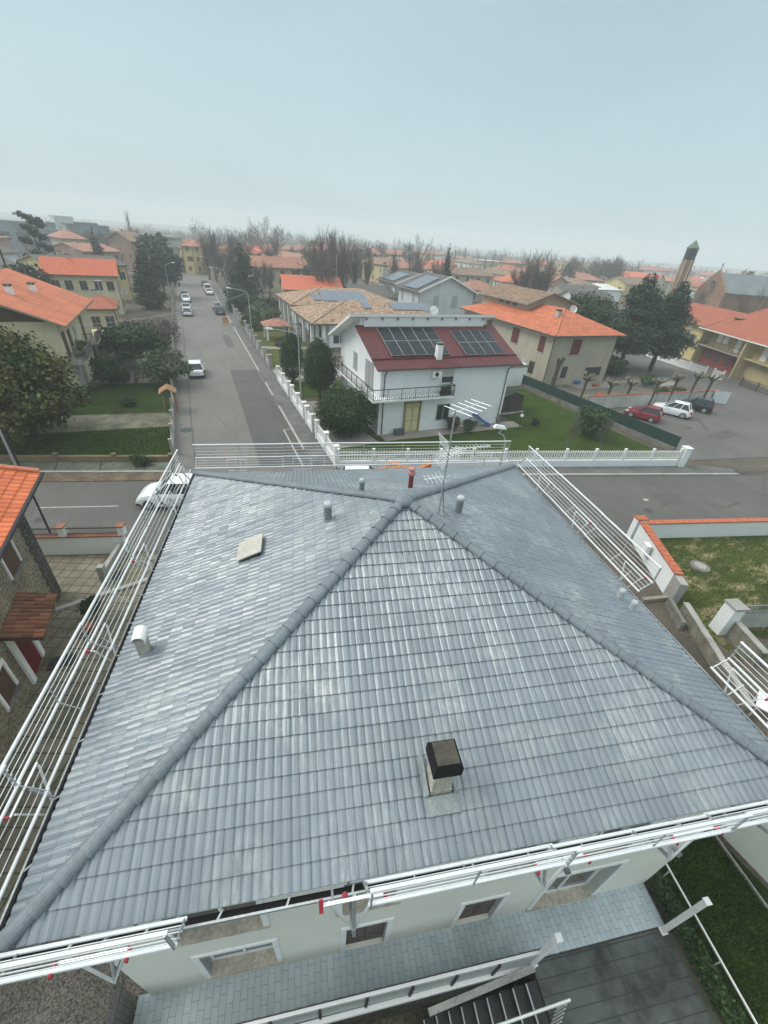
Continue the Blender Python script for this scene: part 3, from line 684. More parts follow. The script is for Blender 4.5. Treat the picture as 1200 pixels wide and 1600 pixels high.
# ------------------------------------------------------------------ safety rails round the roof
def guard(label, A, Bp, outv, mods=None, brk=(), near=False, rect=False):
    "A, Bp: points on the eave line at eave height; outv: outward unit vector"
    A = Vector(A); Bp = Vector(Bp); d = (Bp - A); L = d.length; d.normalize(); up = Vector((0, 0, 1))
    t = thing('guard_rail', label, 'safety rail', A, 0)
    o0 = Vector((0, 0, 0))
    def P(s, off, z): return d * s + outv * off + up * (z - ZE)
    nr = .11 if near else 0.0
    n = max(1, round(L / 3.1)); ml = L / n
    for k in range(n):
        a, c = k * ml + (.02 if k else 0), (k + 1) * ml + (0.10 if k < n - 1 else 0); st = .02 * (k % 2) - nr
        b = MB()
        b.tube([P(a, .25 + st, 6.66), P(c, .25 + st, 6.66)], .029, 8); b.tube([P(a, .58 + st, 6.97), P(c, .58 + st, 6.97)], .029, 8); b.tube([P(a, .58 + st, 7.55), P(c, .58 + st, 7.55)], .030, 8)
        for q in (.25, .5, .75):
            b.tube([P(a, .25 + .33 * q + st, 6.66 + .31 * q), P(c, .25 + .33 * q + st, 6.66 + .31 * q)], .0075, 5)
            b.tube([P(a, .58 + st, 6.97 + .58 * q), P(c, .58 + st, 6.97 + .58 * q)], .0075, 5)
        b.build('rail_panel', m_alu, t)
        for s in (a + .03, (a + c) / 2, c - .03) if k == n - 1 else (a + .03, (a + c) / 2):
            b = MB(); wd = .05 if s < a + .1 or s > c - .1 else .022
            b.beam(P(s, .23 - nr, 6.64), P(s, .60 - nr, 6.97), wd, .02, 0, d); b.beam(P(s, .60 - nr, 6.95), P(s, .60 - nr, 7.57), wd, .02, 0, d)
            b.build('upright', m_galv, t)
    for s in brk:
        bb = MB()
        if rect:
            for w_ in (-.38, 0, .38): bb.beam(P(s + w_, .52, 6.93), P(s + w_, .40, 6.30), .035, .025, 0, d)
            bb.beam(P(s - .40, .42, 6.42), P(s + .40, .42, 6.42), .03, .03)
        else:
            for w_ in (-.38, .38): bb.beam(P(s + w_, .33 if near else .46, 6.88), P(s, .47 if near else .34, 5.85), .034, .025, 0, d)
        bb.beam(P(s - .42, .50 - nr, 6.90), P(s + .42, .50 - nr, 6.90), .035, .025, 0)
        br = bb.build('bracket', m_alu, t)
        bb = MB(); bb.beam(P(s, .44 - nr, 6.85), P(s, .20 - nr, 6.50), .04, .03, 0, d); bb.beam(P(s, .45 if near else .34, 5.9), P(s, -.33, 5.45), .055, .045, 0, d); bb.beam(P(s, .45 if near else .34, 5.88), P(s, .22, 6.45), .045, .035, 0, d)
        bb.build('arm', m_galv, t)
        for w_ in ((-.44, .44) if near else (-.44,)):
            bb = MB(); bb.beam(P(s + w_, .50 - nr, 6.93), P(s + w_, .64 - nr, 6.96), .035, .06, 0, up); bb.build('red_clip', m_red, t)
    return t
nE, nF = -EV, -FV
guard('long white safety rail along the left eave of the grey roof', ef(F0, 1.2, ZE), ef(F0, 16.1, ZE), nF, brk=(3.0, 6.2, 9.3, 12.4, 14.4))
guard('white safety rail along the far eave of the grey roof', ef(F0 - .1, E1, ZE), ef(9.35, E1, ZE), EV, brk=(1.6, 4.3, 8.0, 10.5, 12.6), rect=True)
guard('white safety rail along the far half of the right eave', ef(F1, 7.6, ZE), ef(F1, 16.0, ZE), FV, brk=(.7, 3.6, 6.4))
guard('short white safety rail at the near end of the right eave', ef(F1, .9, ZE), ef(F1, 4.95, ZE), FV, brk=(1.2, 3.4))
guard('white safety rail at the left end of the near eave', ef(-6.2, E0, ZE), ef(-1.95, E0, ZE), nE, brk=(.9, 3.2), near=True)
guard('long white safety rail along the right half of the near eave', ef(.62, E0, ZE), ef(9.9, E0, ZE), nE, brk=(3.1, 5.6, 7.9), near=True)
# lone bracket in the gap of the near rail
t = thing('rail_bracket', 'lone triangular rail bracket with red clips in the gap of the near safety rail', 'bracket', ef(.42, E0, ZE), -EFA)
b = MB()
for w_ in (-.36, .36): b.beam((w_, -.34, .36), (.02, -.47, -.66), .038, .03, 0)
b.beam((-.44, -.36, .38), (.44, -.36, .38), .045, .03); b.build('frame', m_alu, t)
b = MB(); b.beam((.02, -.30, .30), (.02, -.50, -.85), .05, .05, 0, (1, 0, 0)); b.beam((-.3, -.30, .34), (-.3, -.10, .02), .035, .04); b.beam((.20, -.30, .5), (.20, -.10, .02), .035, .05); b.beam((0, -.46, -.75), (0, .34, -.9), .05, .05); b.build('arm', m_galv, t)
for w_ in (-.47, .47):
    b = MB(); b.beam((w_, -.42, .30), (w_, -.32, .46), .035, .06, 0, (1, 0, 0)); b.build('red_clip', m_red, t)
b = MB(); b.lathe((-.12, -.30, .36), [(.02, -.02), (.045, .02), (.02, .07)], 10); b.build('clamp', m_red, t)
# ------------------------------------------------------------------ kit: houses
m_soffit = mat('soffit', (.30, .27, .22), .85, .15)
m_gut = mat('brown_gutter', (.09, .065, .055), .5, .15)
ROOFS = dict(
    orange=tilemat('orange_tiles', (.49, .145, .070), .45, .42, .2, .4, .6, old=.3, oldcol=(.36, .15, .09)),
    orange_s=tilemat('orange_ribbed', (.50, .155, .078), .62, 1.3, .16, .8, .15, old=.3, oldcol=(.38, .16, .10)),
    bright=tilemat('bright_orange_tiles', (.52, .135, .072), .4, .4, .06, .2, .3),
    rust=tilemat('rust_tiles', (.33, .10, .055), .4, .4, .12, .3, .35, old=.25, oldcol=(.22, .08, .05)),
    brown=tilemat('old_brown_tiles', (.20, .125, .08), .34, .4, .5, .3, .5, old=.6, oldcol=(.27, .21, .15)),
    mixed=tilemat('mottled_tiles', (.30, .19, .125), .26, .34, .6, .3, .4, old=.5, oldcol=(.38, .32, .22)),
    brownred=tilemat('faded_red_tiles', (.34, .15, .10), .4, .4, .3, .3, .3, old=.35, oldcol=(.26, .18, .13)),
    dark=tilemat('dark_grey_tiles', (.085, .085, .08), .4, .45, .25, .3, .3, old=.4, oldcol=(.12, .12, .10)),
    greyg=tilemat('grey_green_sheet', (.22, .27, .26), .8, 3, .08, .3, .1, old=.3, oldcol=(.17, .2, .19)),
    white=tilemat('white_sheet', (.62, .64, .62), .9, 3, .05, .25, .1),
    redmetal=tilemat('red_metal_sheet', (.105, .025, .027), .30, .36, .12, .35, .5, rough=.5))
def rgb(h): return tuple(((int(h[i:i + 2], 16) / 255) ** 2.2) for i in (0, 2, 4))
WALLS = {}
def wallm(name, col, stain=.3): 
    if name not in WALLS: WALLS[name] = mat('wall_' + name, col, .88, .1, .4, 24, .08, .1, stain=stain, stcol=tuple(c * .55 for c in col))
    return WALLS[name]
WL = dict(cream=wallm('cream', (.52, .48, .34)), yellow=wallm('yellow', (.56, .46, .22)), white=m_wwall, beige=wallm('beige', (.40, .37, .29), .5), grey=wallm('grey', (.56, .60, .60), .15),
          pink=wallm('pink', (.42, .28, .22)), palegreen=wallm('pale_green', (.60, .54, .36), .3), brick=wallm('brick', (.30, .20, .15), .4), stone=wallm('stone', (.36, .33, .25), .7), ochre=wallm('ochre', (.44, .36, .19)))
m_shutR = mat('oxide_shutter', (.13, .03, .03), .6, .15); m_shutG = mat('green_shutter', (.04, .06, .05), .6, .15); m_shutB = mat('brown_shut', (.10, .06, .04), .6, .15)
m_blind = mat('roller_blind', (.55, .52, .50), .6, .08); m_shutGy = mat('grey_shutter', (.36, .38, .38), .6, .1); m_shutD = mat('slate_shutter', (.045, .05, .058), .6, .15)
SH = dict(r=m_shutR, g=m_shutG, b=m_shutB, w=m_blind, gy=m_shutGy, d=m_shutD)
def flip(b):
    b.f = [tuple(reversed(f)) for f in b.f]
def roof_mesh(kind, L, W, zE, rise, oh, ridge='x', th=.16, ridge_off=.5):
    "returns roof MB (mat 0 covering on top, mat 1 soffit/edge) and list of gable polygons for the wall"
    b = MB(); x0, x1, y0, y1 = -oh, L + oh, -oh, W + oh
    gab = []
    def plane(pts, u0, udir):
        # pts counter-clockwise seen from above; uv from eave
        ps = [Vector(p) for p in pts]; u = Vector(udir); nrm = (ps[1] - ps[0]).cross(ps[2] - ps[0]).normalized()
        if nrm.z < 0: ps.reverse(); nrm = -nrm
        v = nrm.cross(u)
        if v.z < 0: v = -v
        o = Vector(u0)
        b.face([p + Vector((0, 0, th)) for p in ps], 0, [((p - o).dot(u), (p - o).dot(v)) for p in ps])
        b.face(list(reversed(ps)), 1)
        for p, q in zip(ps, ps[1:] + ps[:1]): b.face([p, q, q + Vector((0, 0, th)), p + Vector((0, 0, th))], 1)
    zr = zE + rise; dz = rise / (W / 2 if ridge == 'x' else L / 2) * oh if kind != 'flat' else 0
    ze = zE - dz
    if kind == 'flat':
        b.box(x0, x1, y0, y1, zE, zE + .35, 1); b.face([(x0 + .1, y0 + .1, zE + .354), (x1 - .1, y0 + .1, zE + .354), (x1 - .1, y1 - .1, zE + .354), (x0 + .1, y1 - .1, zE + .354)], 0, [(0, 0), (L, 0), (L, W), (0, W)])
    elif kind == 'hip':
        if ridge == 'x':
            h = (y1 - y0) / 2; a, c = (x0 + h, W / 2, zr), (x1 - h, W / 2, zr)
            if a[0] > c[0]: a = c = ((x0 + x1) / 2, W / 2, zr)
            plane([(x0, y0, ze), (x1, y0, ze), c, a] if a != c else [(x0, y0, ze), (x1, y0, ze), a], (x0, y0, ze), (1, 0, 0))
            plane([(x1, y1, ze), (x0, y1, ze), a, c] if a != c else [(x1, y1, ze), (x0, y1, ze), a], (x1, y1, ze), (-1, 0, 0))
            plane([(x0, y1, ze), (x0, y0, ze), a], (x0, y1, ze), (0, -1, 0)); plane([(x1, y0, ze), (x1, y1, ze), c], (x1, y0, ze), (0, 1, 0))
        else:
            h = (x1 - x0) / 2; a, c = (L / 2, y0 + h, zr), (L / 2, y1 - h, zr)
            if a[1] > c[1]: a = c = (L / 2, (y0 + y1) / 2, zr)
            plane([(x0, y0, ze), (x1, y0, ze), a], (x0, y0, ze), (1, 0, 0)); plane([(x1, y1, ze), (x0, y1, ze), c], (x1, y1, ze), (-1, 0, 0))
            plane([(x0, y1, ze), (x0, y0, ze), a, c] if a != c else [(x0, y1, ze), (x0, y0, ze), a], (x0, y1, ze), (0, -1, 0))
            plane([(x1, y0, ze), (x1, y1, ze), c, a] if a != c else [(x1, y0, ze), (x1, y1, ze), a], (x1, y0, ze), (0, 1, 0))
    elif kind == 'gable':
        if ridge == 'x':
            yr = W * ridge_off
            plane([(x0, y0, ze), (x1, y0, ze), (x1, yr, zr), (x0, yr, zr)], (x0, y0, ze), (1, 0, 0)); plane([(x1, y1, ze), (x0, y1, ze), (x0, yr, zr), (x1, yr, zr)], (x1, y1, ze), (-1, 0, 0))
            for x in (0, L): gab.append([(x, 0, zE), (x, W, zE), (x, yr, zr)])
        else:
            xr_ = L * ridge_off
            plane([(x0, y1, ze), (x0, y0, ze), (xr_, y0, zr), (xr_, y1, zr)], (x0, y1, ze), (0, -1, 0)); plane([(x1, y0, ze), (x1, y1, ze), (xr_, y1, zr), (xr_, y0, zr)], (x1, y0, ze), (0, 1, 0))
            for y in (0, W): gab.append([(0, y, zE), (L, y, zE), (xr_, y, zr)])
    return b, gab
def chim_box(b, x, y, z, s, h):
    b.box(x - s / 2, x + s / 2, y - s / 2, y + s / 2, z - .8, z + h, 0); b.box(x - s * .62, x + s * .62, y - s * .62, y + s * .62, z + h + .12, z + h + .2, 1)
    for k in (-1, 1):
        b.box(x + k * s * .38 - .05, x + k * s * .38 + .05, y - s * .4, y + s * .4, z + h, z + h + .12, 1)
def window(parent, face, s, z, w_, h, kind, L, W):
    "one window or door as its own part: frame, glass or shutters"
    def P(a, d, zz):  # a along face, d outward
        return {'f': (a, -d, zz), 'b': (a, W + d, zz), 'l': (-d, a, zz), 'r': (L + d, a, zz)}[face]
    def bx(b, a0, a1, d0, d1, z0, z1, m=0):
        q = [P(a0, d0, z0), P(a1, d0, z0), P(a1, d1, z0), P(a0, d1, z0), P(a0, d0, z1), P(a1, d0, z1), P(a1, d1, z1), P(a0, d1, z1)]
        b.hexa(q, m)
    b = MB(); a0, a1 = s - w_ / 2, s + w_ / 2
    fm = WINFRAME.get(kind, m_trim)
    if kind in SH:  # closed shutters
        mid = (a0 + a1) / 2
        bx(b, a0, mid - .02, 0, .06, z, z + h); bx(b, mid + .02, a1, 0, .06, z, z + h); bx(b, a0 - .05, a1 + .05, 0, .10, z - .1, z, 1)
        b.build('window', [SH[kind], m_kerb], parent)
    elif kind == 'blind':
        bx(b, a0 - .06, a0, 0, .05, z, z + h, 1); bx(b, a1, a1 + .06, 0, .05, z, z + h, 1); bx(b, a0, a1, 0, .02, z + h * .35, z + h, 0); bx(b, a0, a1, 0, .012, z, z + h * .35, 2); bx(b, a0 - .08, a1 + .08, 0, .12, z - .07, z, 1)
        b.build('window', [m_blind, m_trim, m_glass], parent)
    elif kind == 'door':
        bx(b, a0, a1, 0, .05, z, z + h); bx(b, a0 - .1, a0, 0, .07, z, z + h + .1, 1); bx(b, a1, a1 + .1, 0, .07, z, z + h + .1, 1); bx(b, a0, a1, 0, .07, z + h, z + h + .1, 1)
        b.build('door', [m_shutB, m_trim], parent)
    elif kind == 'garage':
        bx(b, a0, a1, 0, .04, z, z + h); b.build('garage_door', [m_shutGy], parent)
    else:  # glass with frame
        t = .07
        bx(b, a0 - t, a1 + t, 0, .05, z - t, z); bx(b, a0 - t, a1 + t, 0, .05, z + h, z + h + t); bx(b, a0 - t, a0, 0, .05, z, z + h); bx(b, a1, a1 + t, 0, .05, z, z + h); bx(b, (a0 + a1) / 2 - .03, (a0 + a1) / 2 + .03, 0, .04, z, z + h)
        bx(b, a0, a1, 0, .015, z, z + h, 1)
        if kind in ('gd', 'gr'):
            sm = {'gd': 2, 'gr': 2}[kind]
            for k in (-1, 1): c_ = (a0 - t - w_ * .27) if k < 0 else (a1 + t + w_ * .27); bx(b, c_ - w_ * .25, c_ + w_ * .25, 0, .05, z, z + h, 2)
        b.build('window', [m_shutGy if kind == 'glass' else (m_shutB if kind == 'dk' else m_trim), m_glass, m_shutD if kind == 'gd' else m_shutR], parent)
WINFRAME = {}
def make_house(name, label, cat, P0, rz, L, W, zE, rise, kind='hip', ridge='x', wall='cream', roof='orange', oh=.5, wins=(), chims=(), group=None, ridge_off=.5, gutter=True, extra=None, th=.16):
    t = thing(name, label, cat, (P0[0], P0[1], 0), rz, group)
    b, gab = roof_mesh(kind, L, W, zE, rise, oh, ridge, th, ridge_off)
    r = b.build('roof', [ROOFS[roof] if roof in ROOFS else roof, m_soffit], t)
    b = MB(); b.box(0, L, 0, W, -.03, zE - (0 if kind != 'flat' else 0))
    for g in gab:
        q = [Vector(p) for p in g]; nx = 1 if abs(q[0].x - q[1].x) < .01 else 0
        off = Vector((.28 if q[0].x < L / 2 else -.28, 0, 0)) if nx else Vector((0, .28 if q[0].y < W / 2 else -.28, 0))
        p0, p1 = q, [p + off for p in q]
        b.face(p0); b.face(list(reversed(p1)))
        for i in range(3): j = (i + 1) % 3; b.face([p0[i], p1[i], p1[j], p0[j]])
    b.build('wall', WL[wall] if isinstance(wall, str) else wall, t)
    if gutter and kind != 'flat':
        dz = rise / (W / 2 if ridge == 'x' else L / 2) * oh
        g = MB(); z = zE - dz + th * .3
        if kind == 'hip' or ridge == 'x':
            g.beam((-oh, -oh - .07, z), (L + oh, -oh - .07, z), .13, .12); g.beam((-oh, W + oh + .07, z), (L + oh, W + oh + .07, z), .13, .12)
        if kind == 'hip' or ridge == 'y':
            g.beam((-oh - .07, -oh, z), (-oh - .07, W + oh, z), .13, .12); g.beam((L + oh + .07, -oh, z), (L + oh + .07, W + oh, z), .13, .12)
        g.beam((-.06, -.06, 0), (-.06, -.06, zE - .1), .09, .09); g.beam((-.06, -.06, zE - .1), (-oh, -oh, z), .08, .08); g.beam((L + .06, -.06, 0), (L + .06, -.06, zE - .1), .09, .09); g.beam((L + .06, -.06, zE - .1), (L + oh, -oh, z), .08, .08)
        g.build('gutter', m_gut, r)
    for (x, y, z, s, h) in chims:
        b = MB(); chim_box(b, x, y, z, s, h); b.build('chimney', [m_cream, m_gut], r)
    for wv in wins: window(t, *wv, L, W)
    if extra: extra(t, r, L, W)
    return t
def house_px(label, pL, pR, zE, W, rise, kind='hip', ridge='x', wall='cream', roof='orange', oh=.5, nw=(4, 2), wk='b', cat='house', name='house', chims=None, side=None, group=None, flat_cap=None):
    "house from the pixels of the two front eave corners and an eave height"
    A = at(pL[0], pL[1], zE - .25); B = at(pR[0], pR[1], zE - .25); d = B - A; L = d.length - 2 * oh; rz = math.atan2(d.y, d.x)
    u = d.normalized(); v = Vector((-u.y, u.x, 0)); P0 = A + (u + v) * oh
    wins = []
    n, fl = nw
    rng = random.Random(int(pL[0] * 7 + pL[1]))
    for f in range(fl):
        for k in range(n):
            s = L * (k + .5) / n + rng.uniform(-.2, .2)
            if s > .8 and s < L - .8: wins.append(('f', s, .95 + f * 3.0, 1.1, 1.4, wk if rng.random() < .6 else 'glass'))
        ns = max(1, int(W / 4))
        for sd in (side or 'lr'):
            for k in range(ns): wins.append((sd, W * (k + .5) / ns, .95 + f * 3.0, 1.0, 1.35, wk if rng.random() < .6 else 'glass'))
    zr = zE + rise
    ch = chims if chims is not None else [(L * .35, W * .55, zr - rise * .2, .6, .9)]
    hs = make_house(name, label, cat, P0, rz, L, W, zE, rise, kind, ridge, wall, roof, oh, wins, ch if kind != 'flat' else (), group)
    if rng.random() < .6:
        b = MB(); x, y, z = L * rng.uniform(.4, .65), W * .5, zr - .1; h = rng.uniform(1.6, 2.6); b.tube([(x, y, z - .5), (x, y, z + h)], .04, 4)
        for k in range(4): b.tube([(x - .5, y - .3 + k * .2, z + h - .15), (x + .5, y - .3 + k * .2, z + h - .15)], .02, 3)
        b.build('aerial', m_galv, hs)
    return hs

# ------------------------------------------------------------------ kit: trees
def barkm(name, col): return mat(name, col, .95, .3, 2, 12, .3, .4)
m_bark = barkm('bark', (.10, .085, .065)); m_twig = barkm('twigs_brown', (.15, .125, .105)); m_twig2 = barkm('twigs_grey', (.17, .155, .14)); m_twigp = barkm('twigs_purple', (.11, .085, .085)); m_pale = barkm('pale_bark', (.30, .27, .20))
def leafm(name, col, v=.3):
    if name in MATS: return MATS[name]
    m, n, b = newmat(name); g = N(n, 'NewGeometry'); tc = N(n, 'TexCoord').outputs['Object']
    c = mixc(n, g.outputs['Random Per Island'], sc(col, 1 - v), sc(col, 1 + v * 1.3))
    c = mixc(n, ramp(n, noise(n, tc, .9, 3), .4, .6), c, mixc(n, 1, c, (.72, .78, .7, 1), 'MULTIPLY'))
    n.links.new(c, b.inputs['Base Color']); b.inputs['Roughness'].default_value = .6; b.inputs['Specular IOR Level'].default_value = .25
    MATS[name] = m; return m
m_leaf_mag = leafm('magnolia_leaf', (.082, .086, .020), .65); m_leaf_dk = leafm('dark_leaf', (.026, .056, .016), .55); m_leaf_box = leafm('laurel_leaf', (.030, .062, .014), .5)
m_leaf_con = leafm('conifer_needles', (.022, .050, .018), .4); m_leaf_ced = leafm('cedar_needles', (.030, .058, .040), .4); m_leaf_ol = leafm('olive_leaf', (.10, .12, .07), .35); m_leaf_mid = leafm('green_leaf', (.07, .11, .035), .45); m_leaf_far = leafm('far_leaf', (.036, .058, .040), .3)
m_leaf_br = leafm('brown_leaf', (.11, .06, .035), .4)
def leaf_cloud(blobs, n, size, seed, mats, name='crown', parent=None, flat=0.0, aspect=.55, inner=.35, droop=0.0, upright=False):
    "n small leaf blades spread through the volume of ellipsoids (cx,cy,cz,rx,ry,rz)"
    rg = np.random.RandomState(seed); bl = np.array(blobs, float); vol = bl[:, 3] * bl[:, 4] * bl[:, 5]; vol = vol ** .7; pick = rg.choice(len(bl), n, p=vol / vol.sum())
    d = rg.normal(size=(n, 3)); d /= np.linalg.norm(d, axis=1)[:, None]
    r = (inner + (1 - inner) * rg.rand(n) ** .55)[:, None] * (1 + .12 * rg.normal(size=(n, 1)))
    c = bl[pick, :3] + d * r * bl[pick, 3:6]
    c[:, 2] -= droop * r[:, 0] ** 2
    nn = d * .7 + rg.normal(size=(n, 3)) * .6; nn[:, 2] += .35 + flat; nn /= np.linalg.norm(nn, axis=1)[:, None]
    a = np.cross(nn, rg.normal(size=(n, 3))); a /= np.linalg.norm(a, axis=1)[:, None]; bb_ = np.cross(nn, a)
    if upright:
        a = rg.normal(size=(n, 3)) * .22; a[:, 2] = 1; a /= np.linalg.norm(a, axis=1)[:, None]; bb_ = np.cross(a, rg.normal(size=(n, 3))); bb_ /= np.linalg.norm(bb_, axis=1)[:, None]
    s = size * (.45 + 1.15 * rg.rand(n) ** 1.5)[:, None]
    v = np.empty((n, 4, 3)); v[:, 0] = c - a * s; v[:, 1] = c + bb_ * s * aspect; v[:, 2] = c + a * s; v[:, 3] = c - bb_ * s * aspect
    me = bpy.data.meshes.new(name); me.vertices.add(n * 4); me.vertices.foreach_set('co', v.reshape(-1))
    me.loops.add(n * 4); me.loops.foreach_set('vertex_index', np.arange(n * 4, dtype=np.int32)); me.polygons.add(n)
    me.polygons.foreach_set('loop_start', np.arange(0, n * 4, 4, dtype=np.int32)); me.polygons.foreach_set('loop_total', np.full(n, 4, dtype=np.int32))
    if not isinstance(mats, (list, tuple)): mats = [mats]
    for m in mats: me.materials.append(m)
    if len(mats) > 1:
        # light and dark clumps: material picked by position
        h = np.sin(c[:, 0] * 2.1 + seed) + np.sin(c[:, 1] * 2.6) + np.sin(c[:, 2] * 2.9 + 1) + rg.normal(size=n) * .8
        me.polygons.foreach_set('material_index', np.clip(((h + 2) / 4 * len(mats)).astype(int), 0, len(mats) - 1).astype(np.int32))
    me.update(); me.validate()
    o = bpy.data.objects.new(name, me); COL.objects.link(o)
    if parent: o.parent = parent
    return o
def leafy(name, label, cat, loc, blobs, n, size, mats, seed=1, trunk=(.18, 1.5), group=None, **k):
    t = thing(name, label, cat, loc, 0, group)
    leaf_cloud(blobs, n, size, seed, mats, 'crown', t, **k)
    b = MB(); r, h = trunk; rg = random.Random(seed)
    top = max(q[2] for q in blobs); h = min(h, top * .55); r = min(r, top * .06 + .02)
    b.tube([(0, 0, -.1), (.03, .02, h * .5), (.0, .05, h)], [r * 1.25, r, r * .8], 8)
    for q in blobs[:7]:
        b.tube([(0, .05, h * .9), (q[0] * .4, q[1] * .4, h + (q[2] - h) * .5), (q[0] * .8, q[1] * .8, max(q[2], h))], [r * .6, r * .35, r * .12], 5)
    b.build('trunk', m_bark, t); return t
def blobs_round(rx, ry, z0, z1, n, seed, k=.42):
    rg = random.Random(seed); o = [(0, 0, (z0 + z1) / 2, rx * .8, ry * .8, (z1 - z0) / 2 * .85)]
    for i in range(n):
        a = rg.uniform(0, 6.283); e_ = rg.uniform(-.75, 1.0); c_ = math.sqrt(max(0, 1 - e_ * e_)); f = rg.uniform(.55, .8)
        s = rg.uniform(k * .7, k * 1.15)
        o.append((math.cos(a) * c_ * rx * f, math.sin(a) * c_ * ry * f, (z0 + z1) / 2 + e_ * (z1 - z0) / 2 * f, rx * s, ry * s, (z1 - z0) / 2 * s))
    return o
def blobs_cone(r, z0, z1, n, seed, tip=.12):
    rg = random.Random(seed); o = []
    for i in range(n):
        t = i / (n - 1); z = z0 + (z1 - z0) * t; rr = r * ((1 - t) ** .8 * (1 - tip) + tip) * min(1, .62 + t * 2)
        m = 1 if t > .85 else 3
        for k in range(m):
            a = rg.uniform(0, 6.283); q = rr * .35 if m > 1 else 0
            o.append((math.cos(a) * q, math.sin(a) * q, z + rg.uniform(-.1, .1), rr * .72, rr * .72, (z1 - z0) / n * 1.1))
    return o
def bare_mesh(seed, h, spread, up=.35, depth=6, kids_n=3, trunk_h=.25, r0=.2, twist=.5, lean=0.0, minr=.012, fork=2):
    rg = random.Random(seed); b = MB()
    def branch(p, d, l, r, lv):
        segs = 3 if lv < 3 else 2; pts = [p]; rs = [r]; q = p; dd = d
        for i in range(segs):
            dd = (dd + Vector((rg.gauss(0, .12), rg.gauss(0, .12), up * .12))).normalized(); q = q + dd * (l / segs); pts.append(q); rs.append(max(r * (1 - .4 * (i + 1) / segs), minr * .8))
        b.tube(pts, rs, 6 if lv == 0 else (4 if lv < 3 else 3), cap=False)
        if lv >= depth: return
        n = kids_n + (1 if lv < 2 else 0)
        for i in range(n):
            f = rg.uniform(.35, 1.0) if i >= fork else 1.0
            pos = pts[-1] if f == 1.0 else pts[max(1, int(f * segs))]
            ax = Vector((rg.gauss(0, 1), rg.gauss(0, 1), rg.gauss(0, .5))); ax = (ax - dd * ax.dot(dd)).normalized()
            an = spread * rg.uniform(.5, 1.2) * (1.0 if i else .45)
            nd = (dd * math.cos(an) + ax * math.sin(an) + Vector((0, 0, up * .25))).normalized()
            branch(pos, nd, l * rg.uniform(.62, .84), max(rs[-1] * (.8 if i < fork else .55), minr), lv + 1)
    l0 = h * trunk_h
    branch(Vector((0, 0, -.1)), Vector((lean, 0, 1)).normalized(), l0, r0, 0)
    mz = max(v[2] for v in b.v); s = h / mz
    b.v = [(x * s, y * s, z * s) for x, y, z in b.v]
    return b
def poplar_mesh(seed, h, r=.09, n=46, w=.5):
    rg = random.Random(seed); b = MB(); b.tube([(0, 0, -.1), (0, 0, h * .5), (0, 0, h)], [r * 2.2, r, .02], 6, cap=False)
    for i in range(n):
        z = h * (.12 + .8 * (i / n)); a = rg.uniform(0, 6.283); l = h * .30 * (1 - .7 * i / n) * rg.uniform(.7, 1.2); k = w * rg.uniform(.35, .8)
        p = Vector((0, 0, z)); d = Vector((math.cos(a) * k, math.sin(a) * k, 1)).normalized(); q = p + d * l * .5 + Vector((math.cos(a), math.sin(a), 0)) * .1
        e_ = q + (d + Vector((0, 0, .6))).normalized() * l * .6
        b.tube([p, q, e_], [r * .5, r * .3, .012], 3, cap=False)
        for j in range(5):
            f = rg.uniform(.2, 1); s_ = p.lerp(e_, f); a2 = rg.uniform(0, 6.283); dd = Vector((math.cos(a2) * .35, math.sin(a2) * .35, 1)).normalized(); b.tube([s_, s_ + dd * l * .35], [.02, .01], 3, cap=False)
    return b
def bare_thing(name, label, cat, loc, b, m, group=None, rz=0):
    t = thing(name, label, cat, loc, rz, group)
    # trunk (first tube) separate from the crown of branches
    b.build('branches', m, t); return t

